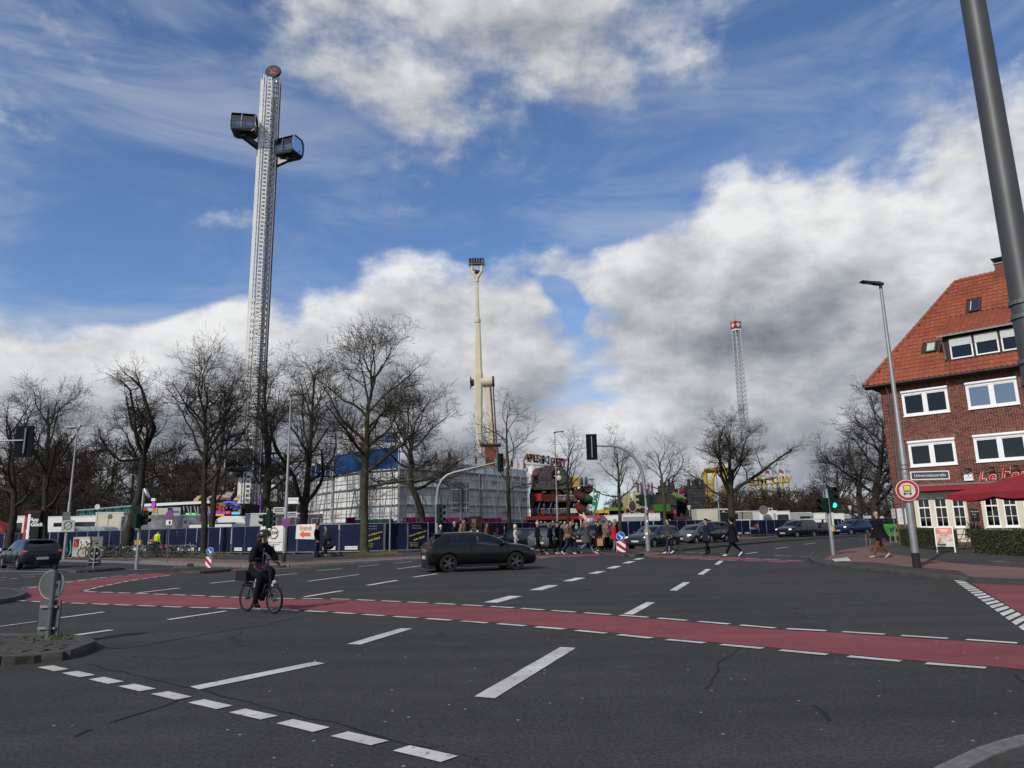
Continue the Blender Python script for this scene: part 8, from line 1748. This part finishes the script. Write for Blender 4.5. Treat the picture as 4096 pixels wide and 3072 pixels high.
def person(px,label,H=1.74,face=0,top='black',bot='black',hair='hbrown',shoe='black',stride=.5,hairlen=0.0,coat=0.0,Y=None,z=0.0,arm=.24,look=0.0,bald=False,hat=None,hood=None,bag=None,skirt=None,back=None,dy=0.0,bulk=1.12):
 b=G(*px,z)if Y is None else Vector((at(px[0],px[1],Y).x,Y,z));b.y+=dy;s=H/1.75;t=thing('person',label,'person',b,R(face),'people on foot');q=stride;W=bulk
 mats=[cm(top),cm(bot),cm(shoe),skin_m];X=lambda x,y,z,r:(x*s,y*s,z*s,(r[0]*s,r[1]*s)if isinstance(r,tuple)else r*s)
 pel=X(0,0,.95,(.125*W,.155*W));J=[(1,[pel,X(.0,0,.90,(.12,.15))]),(0,[pel,X(.01,0,1.12,(.12*W,.15*W)),X(.0,0,1.30,(.125*W,.175*W)),X(-.01,0,1.42,(.09,.12)),X(.0,0,1.47,.06)]),(3,[X(.0,0,1.47,.06),X(.015,0,1.55,.052),X(.03,0,1.61,(.078,.066)),X(.025,0,1.67,(.09,.074)),X(.015,0,1.735,(.062,.055))])]
 for k,ph in((1,1),(-1,-1)):
  fw=q*ph;kx,kz=(.16*q+.02,.50)if ph>0 else(.02-.10*q,.49);ax,az=(.40*q,.09)if ph>0 else(-.42*q,.09+.10*q);hip=X(0,k*.085,.90,.10*W)
  J.append((1,[pel,hip,X(kx*.55,k*.09,.70,.092),X(kx,k*.09,kz,.074),X(lerp(kx,ax,.55),k*.085,lerp(kz,az,.5),.068),X(ax,k*.085,az,.056)]));pit=0 if ph>0 else-.09*q
  J.append((2,[X(ax,k*.085,az,.042),X(ax+.01,k*.085,az-.05,.042),X(ax+.10,k*.09,az-.055+pit,(.034,.045)),X(ax+.17,k*.092,az-.06+pit*1.6,(.025,.036))]))
  sw=-fw*arm*1.1;sh=X(-.01,k*.19,1.39,.062*W);el_=(-.03+sw*.35,k*.235,1.13);wr_=(.06+sw,k*.215,.90+abs(sw)*.12);J.append((0,[X(-.01,0,1.42,(.09,.12)),sh,X(*el_,.048*W),X(*wr_,.036)]))
  wv=Vector(wr_)*s;J+=hand(wv,Vector(wr_)-Vector(el_),(.9,-k*.35,.1),s)
 f,h=head_mesh(Vector((.022,0,1.655))*s,R(look),s*1.0,hair,hairlen,bald=bald)
 fm=f.mesh('f',[skin_m,eye_m,lip_m,cm(hair)],180)
 def done(me):
  bm=bmesh.new();bm.from_mesh(me);n0=len(bm.faces);bm.from_mesh(fm);bm.faces.ensure_lookup_table()
  mp={0:3,1:4,2:5,3:6}
  for fc in bm.faces[n0:]:fc.material_index=mp[fc.material_index]
  bm.to_mesh(me);bm.free()
  for m in(eye_m,lip_m,cm(hair)):me.materials.append(m)
  mk('body',me,t)
 skeleton(J,mats,done)
 if not bald and not hood:h.build('hair',cm(hair),t,180)
 if hood:m=MB();m.ell(Vector((-.02,0,1.67))*s,(.12*s,.115*s,.15*s),12,8);m.build('hood',cm(hood),t,180)
 if hat:m=MB();m.ell(Vector((.0,0,1.72))*s,(.11*s,.098*s,.085*s),12,8);m.build('beanie',cm(hat),t,180)
 if coat>0:
  m=MB();n=14;zs=[1.06,.95,.95-coat*.5,.95-coat];m.v=[];
  for i,zz in enumerate(zs):
   for j in range(n):a=6.283*j/n;e=(1.0,1.08,1.14,1.2+.2*q)[i];m.v.append((math.cos(a)*.145*W*e*(1+.3*q*(i>1))*s,math.sin(a)*.17*W*e*s,zz*s))
  m.f=[(i*n+j,i*n+(j+1)%n,(i+1)*n+(j+1)%n,(i+1)*n+j)for i in range(3)for j in range(n)];m.m=[0]*len(m.f);m.build('coat_skirt',cm(top),t,180)
 if bag:
  kind,c,k=bag
  if kind=='paper':m=MB().box((.05*s,k*.33,.62),(.30,.14,.38));m.tube([(-.02,k*.33,.81),(-.02,k*.31,.9),(.1,k*.31,.9),(.1,k*.33,.81)],.008,5);nm='paper_bag'
  elif kind=='shoulder':m=MB().ell((.0,k*.24,.98*s),(.17,.08,.13),10,6);m.tube([(-.08,k*.22,1.05),(-.05,k*.13,1.42),(.05,k*.13,1.42),(.08,k*.22,1.05)],.012,5);nm='shoulder_bag'
  else:m=MB().ell((-.2*s,0,1.22*s),(.11,.15,.22),10,7);nm='backpack'
  o=m.build(nm,cm(c),None);tag(o,{'paper':'brown paper shopping bag carried by the woman in the long black coat','shoulder':'slouchy leather shoulder bag on the person in the brown jacket','pack':'dark rucksack on the back of the man in the grey beanie'}[kind],'bag');o.location=b;o.rotation_euler=(0,0,R(face))
 if skirt:m=MB();m.lathe([(.16*s,.98*s),(.20*s,.8*s),(.23*s,.62*s)],(0,0,0),'Z',14,0,False);m.build('skirt',cm(skirt),t,180)
 if back=='scarf':m=MB();m.tube([Vector(p)*s for p in((.06,.08,1.46),(.10,0,1.44),(.06,-.08,1.46),(-.06,0,1.48))],.05*s,7,closed=True);m.tube([Vector(p)*s for p in((.12,.04,1.42),(.16,.06,1.25),(.15,.06,1.0))],[.045,.05,.05],7);m.build('scarf',cm('taupe'),t,180)
 return t
zq=lambda x,y:(2080+x*.18083,2050+y*.18083);zp=lambda x,y:(2380+x*.18083,2050+y*.18083)
P_=person
P_(z4(1055,1300),'slim woman in pale pink hooded puffer coat walking ahead of the crowd',1.62,-8,'pale','ltgrey',shoe='white',hood='pale',stride=.25,bulk=1.08,dy=-1)
P_(zq(395,940),'white haired man in black jacket and trousers leading the crossing crowd',1.76,5,'black','black','hwhite','black',.6,dy=0)
P_(zq(680,925),'blond woman in navy striped padded jacket with white trainers',1.68,5,'navy','black','hblond','white',.75,.12,bulk=1.12)
P_(zq(835,915),'dark haired man in black coat beside a woman in black',1.76,0,'black','black','hbrown','brown',.5)
P_(zq(925,920),'woman in black coat with long dark hair beside the brown jacket',1.68,0,'black','black','hblack','tan',.45,.14)
P_(zq(1060,925),'person in brown jacket and cap with shoulder bag striding across',1.72,0,'brown','dkjeans','hblack','white',.8,bag=('shoulder','taupe',-1),bulk=1.1)
P_(zq(1160,905),'balding man in dark clothes mostly hidden behind the brown jacket',1.78,0,'grey','dkjeans','hgrey','black',.9,bald=True,dy=1.0)
P_(zq(1480,905),'woman in dark coat with beige scarf and blue jeans striding',1.74,0,'grey','jeans','hblond','tan',.95,.05,coat=.35,back='scarf')
P_(zq(1745,915),'woman in long black coat with blue collar carrying a paper bag',1.74,0,'black','grey','hbrown','white',.45,-1,coat=.55,bag=('paper','tan',-1))
P_(zq(1830,890),'tall man with short hair in black jacket and grey jeans',1.88,0,'black','denim','hbrown','white',.4,dy=1.2)
P_(zq(1925,885),'person in brown quilted jacket seen from behind in the crowd',1.76,20,'taupe','black','hbrown','white',.5,coat=.12,dy=1.0,bulk=1.1)
P_(zp(360,880),'long haired blond woman in beige top beside the quilted jacket',1.68,10,'beige','black','hblond','beige',.35,.25,dy=1.4)
P_(zp(440,880),'person in bright red coat and grey beanie by the island',1.70,10,'red','jeans','hgrey','dkjeans',.2,coat=.2,hat='hgrey',bulk=1.12)
P_(zp(560,890),'tall man in black jacket and grey beanie with rucksack',1.82,0,'black','dkjeans','hgrey','black',.3,hat='hgrey',bag=('pack','grey',1),dy=1.6)
P_(zp(470,870),'dark haired man half hidden behind the red coat',1.78,0,'black','black','hbrown','black',.2,dy=2.4)
P_(zp(1650,910),'young man in black and white checked shirt walking off the island',1.78,185,'plaid','dkjeans','hblack','white',.55,coat=.08,bulk=1.05)
P_(zp(1735,912),'child in dark jacket and pale trousers beside the checked shirt',1.28,185,'navy','ltgrey','hbrown','pale',.3,dy=.6)
P_(z6(210,1450),'woman in navy jacket and dark tights stepping over the crossing',1.70,190,'navy','black','hblack','black',.3,-1,coat=.28,bulk=1.12)
P_(z6(475,1465),'woman in black hooded coat striding with white soled trainers',1.72,180,'black','black','hblack','white',.95,coat=.32,hood='black')
P_(Z7(280,1285),'elderly balding man in black jacket and rust trousers walking on the corner pavement',1.70,178,'black','rust','hgrey','beige',.8,z=.1,bald=True,coat=.22,bulk=1.5,arm=.08)
P_(z2(1855,992),'man in dark padded jacket standing beside the pushchair',1.80,-10,'black','dkjeans','hblack','black',.12,z=.1,bulk=1.15)
P_(z2(1925,985),'bearded man in dark clothes facing the man by the pushchair',1.72,190,'grey','dkjeans','hbrown','white',.15,z=.1,dy=.7)
P_(zb_(1100,1560),'person in yellow safety vest among the parked bicycles',1.72,60,'vest','navy','hblack','black',.1,z=.1,dy=.3)
for i,(x,y,l,h_,tp,hr,hl_,hd_)in enumerate(((285,1095,'white haired person just showing over the hatchback roof by the mast',1.60,'grey','hwhite',0,None),(425,1060,'grey haired man passing behind the hatchback beside the large board',1.78,'black','hgrey',0,None),(495,1050,'dark haired person behind the brown hooded figure',1.78,'taupe','hblack',0,None),(527,1040,'person in brown hood passing behind the hatchback',1.82,'brown','hbrown',0,'taupe'),(755,1050,'long haired woman in maroon passing behind the hatchback',1.72,'rust','hbrown',.25,None))):P_(z4(x,y),l,h_,0,tp,'black',hr,'black',.4,hl_,Y=43.0,z=.1,hood=hd_)
for i,x in enumerate((1725,1772)):P_(z6(x,1225),('dark clothed walker along the far right fence','second dark walker beside the far right fence')[i],1.7,180,'navy','navy','hblack','white',.5,Y=86.0)
b=G(*z2(1985,990),.1);pc=thing('pushchair','black pushchair beside the two men at the arrow sheet','pushchair',b,R(-5))
for x,y,r in((-.35,.25,.14),(-.35,-.25,.14),(.38,.22,.10),(.38,-.22,.10)):MB().lathe([(r*.3,-.025),(r,-.025),(r,.025),(r*.3,.025)],(x,y,r),'Y',16).build('wheel',tyre_m,pc)
for s in(-1,1):MB().tube([(-.35,s*.24,.14),(-.1,s*.24,.5),(-.62,s*.24,1.02)],.014,6).build('frame_tube',blk,pc);MB().tube([(.38,s*.22,.1),(-.1,s*.24,.55)],.014,6).build('frame_tube',blk,pc)
m=MB();m.ell((.05,0,.55),(.32,.2,.16),12,7);m.ell((-.12,0,.75),(.14,.2,.3),12,7);m.build('seat',cm('black'),pc);MB().ell((-.05,0,.98),(.28,.22,.2),12,7).build('canopy',cm('navy'),pc);MB().cyl((-.62,-.24,1.02),(-.62,.24,1.02),.018,n=8).build('handle',blk,pc);MB().ell((.05,0,.8),(.09,.08,.1),10,7).build('child_head',skin_m,pc)
# cyclist
r0,f0=G(985.6,2446),G(1095.4,2456);d_=f0-r0;ya=ang(d_);wb=d_.length
eb=bike((r0+f0)/2,ya,'black','black low step electric bicycle with small wheels ridden over the red lane',.245,wb,0,'bicycles in use',True,True,.86);WB=wb
MB().bar((.0,0,.24),(.16,0,.52),.09,.12).build('battery',blk,eb);m=MB().cyl((-.18,-.0,.45),(-.12,0,.66),.035,n=10);m.build('bottle',M('bottle_silver',(.5,.5,.5),.2,.5),eb);MB().ell((WB/2-.36,0,.62),(.11,.14,.13),10,7).build('front_bag',cm('black'),eb);MB().cyl((WB/2-.06,0,.50),(WB/2-.02,0,.50),.04,n=10).build('head_lamp',M('lamp_lens'),eb)
cy=thing('person','cyclist in black helmet, black jacket and checked skirt looking over the shoulder','person',(r0+f0)/2,ya,'people on foot');hx=(WB/2-.26)/.84;cy.scale=(.84,.84,.84);pel=(-.20,0,.98,(.13,.16))
J=[(1,[pel,(-.19,0,.93,(.12,.16))]),(0,[pel,(-.12,0,1.12,(.17,.20)),(-.06,0,1.30,(.165,.21)),(-.03,0,1.40,(.10,.13)),(-.01,0,1.45,.062)]),(3,[(-.01,0,1.45,.062),(.01,0,1.52,.054),(.02,0,1.575,(.078,.07)),(.02,0,1.63,(.088,.078)),(.015,0,1.69,(.062,.06))])]
for k,kn,an in((-1,(.16,-.14,.76),(-.02,-.13,.22)),(1,(.20,.14,.88),(.06,.13,.42))):
 J.append((1,[pel,(-.17,k*.10,.93,.12),(lerp(-.17,kn[0],.6),kn[1],lerp(.93,kn[2],.55),.10),(*kn,.082),(lerp(kn[0],an[0],.5),an[1],lerp(kn[2],an[2],.5),.07),(*an,.05)]));J.append((2,[(*an,.045),(an[0]+.01,an[1],an[2]-.05,.045),(an[0]+.12,an[1],an[2]-.06,(.036,.046)),(an[0]+.2,an[1],an[2]-.065,(.028,.038))]))
 el_=(.06,k*.30,1.13);wr_=(hx-.14,k*.29,1.07);J.append((0,[(-.03,0,1.40,(.10,.13)),(-.03,k*.2,1.35,.09),(*el_,.08),(*wr_,.055)]));J+=hand(wr_,(1,0,-.25),(.1,-k,.1),1.1)
def cdone(me):
 for p in me.polygons:
  if p.material_index==3 and p.center.z<1.3:p.material_index=4
 mk('body',me,cy)
skeleton(J,[cm('black'),cm('black'),cm('black'),skin_m,cm('glove')],cdone,2);hy=R(8)-ya;f,h=head_mesh((.02,0,1.61),hy,1.0,'hbrown',.06);f.build('face',[skin_m,eye_m,lip_m,cm('hbrown')],cy,180);h.build('hair',cm('hbrown'),cy,180)
rot=Matrix.Rotation(hy,3,'Z');hc=Vector((.02,0,1.66));hm=MB();n,k=16,7
for i in range(k+1):
 t=Pi*.56*i/k
 for j in range(n):a=6.283*j/n;e=1+.04*math.cos(3*a);hm.v.append(tuple(hc+rot@Vector((.15*math.sin(t)*math.cos(a)*e,.125*math.sin(t)*math.sin(a)*e,.13*math.cos(t)))))
for i in range(k):
 for j in range(n):hm.f.append((i*n+j,(i+1)*n+j,(i+1)*n+(j+1)%n,i*n+(j+1)%n));hm.m.append(0)
he=hm.build('helmet',M('helmet_black',(.015,.016,.018),.3,spec=.5),cy,180);MB().ell(hc+rot@Vector((-.13,0,-.01)),(.02,.03,.012),8,5,0,rot).build('rear_reflector',tl_on,he);MB().tube([hc+rot@Vector(p)for p in((.0,.1,0),(.02,.06,-.13),(.03,0,-.155),(.02,-.06,-.13),(0,-.1,0))],.008,5).build('chin_strap',blk,he)
for s in(-1,1):MB().tube([hc+rot@(Vector((.098,s*.034,-.035))+Vector((0,.022*math.cos(a),.018*math.sin(a))))for a in[i*.785 for i in range(8)]],.003,4,closed=True).build('glasses',blk,cy)
m=MB();m.lathe([(.15,1.10),(.20,.95),(.22,.86)],(-.16,0,0),'Z',16,0,False);m.build('jacket_hem',cm('black'),cy,180);m=MB();m.tube([(-.2,0,.93),(-.02,0,.89),(.08,0,.82)],[.19,.19,.16],12);m.build('skirt',cm('plaidskirt'),cy,180);MB().tube([(-.02,.10,1.47),(-.09,0,1.46),(-.02,-.10,1.47),(.06,0,1.44)],.05,7,closed=True).build('collar',cm('black'),cy,180);MB().bar((.075,-.02,1.38),(.03,-.02,1.0),.012).build('zip',galv,cy)
bpy.context.view_layer.update();dg_=bpy.context.evaluated_depsgraph_get()
ev_=[(bpy.data.meshes.new_from_object(q[0].evaluated_get(dg_)),q)for q in PEND]
for q in PEND:bpy.data.objects.remove(q[0])
for r_,q in ev_:finish(r_,*q[1:])
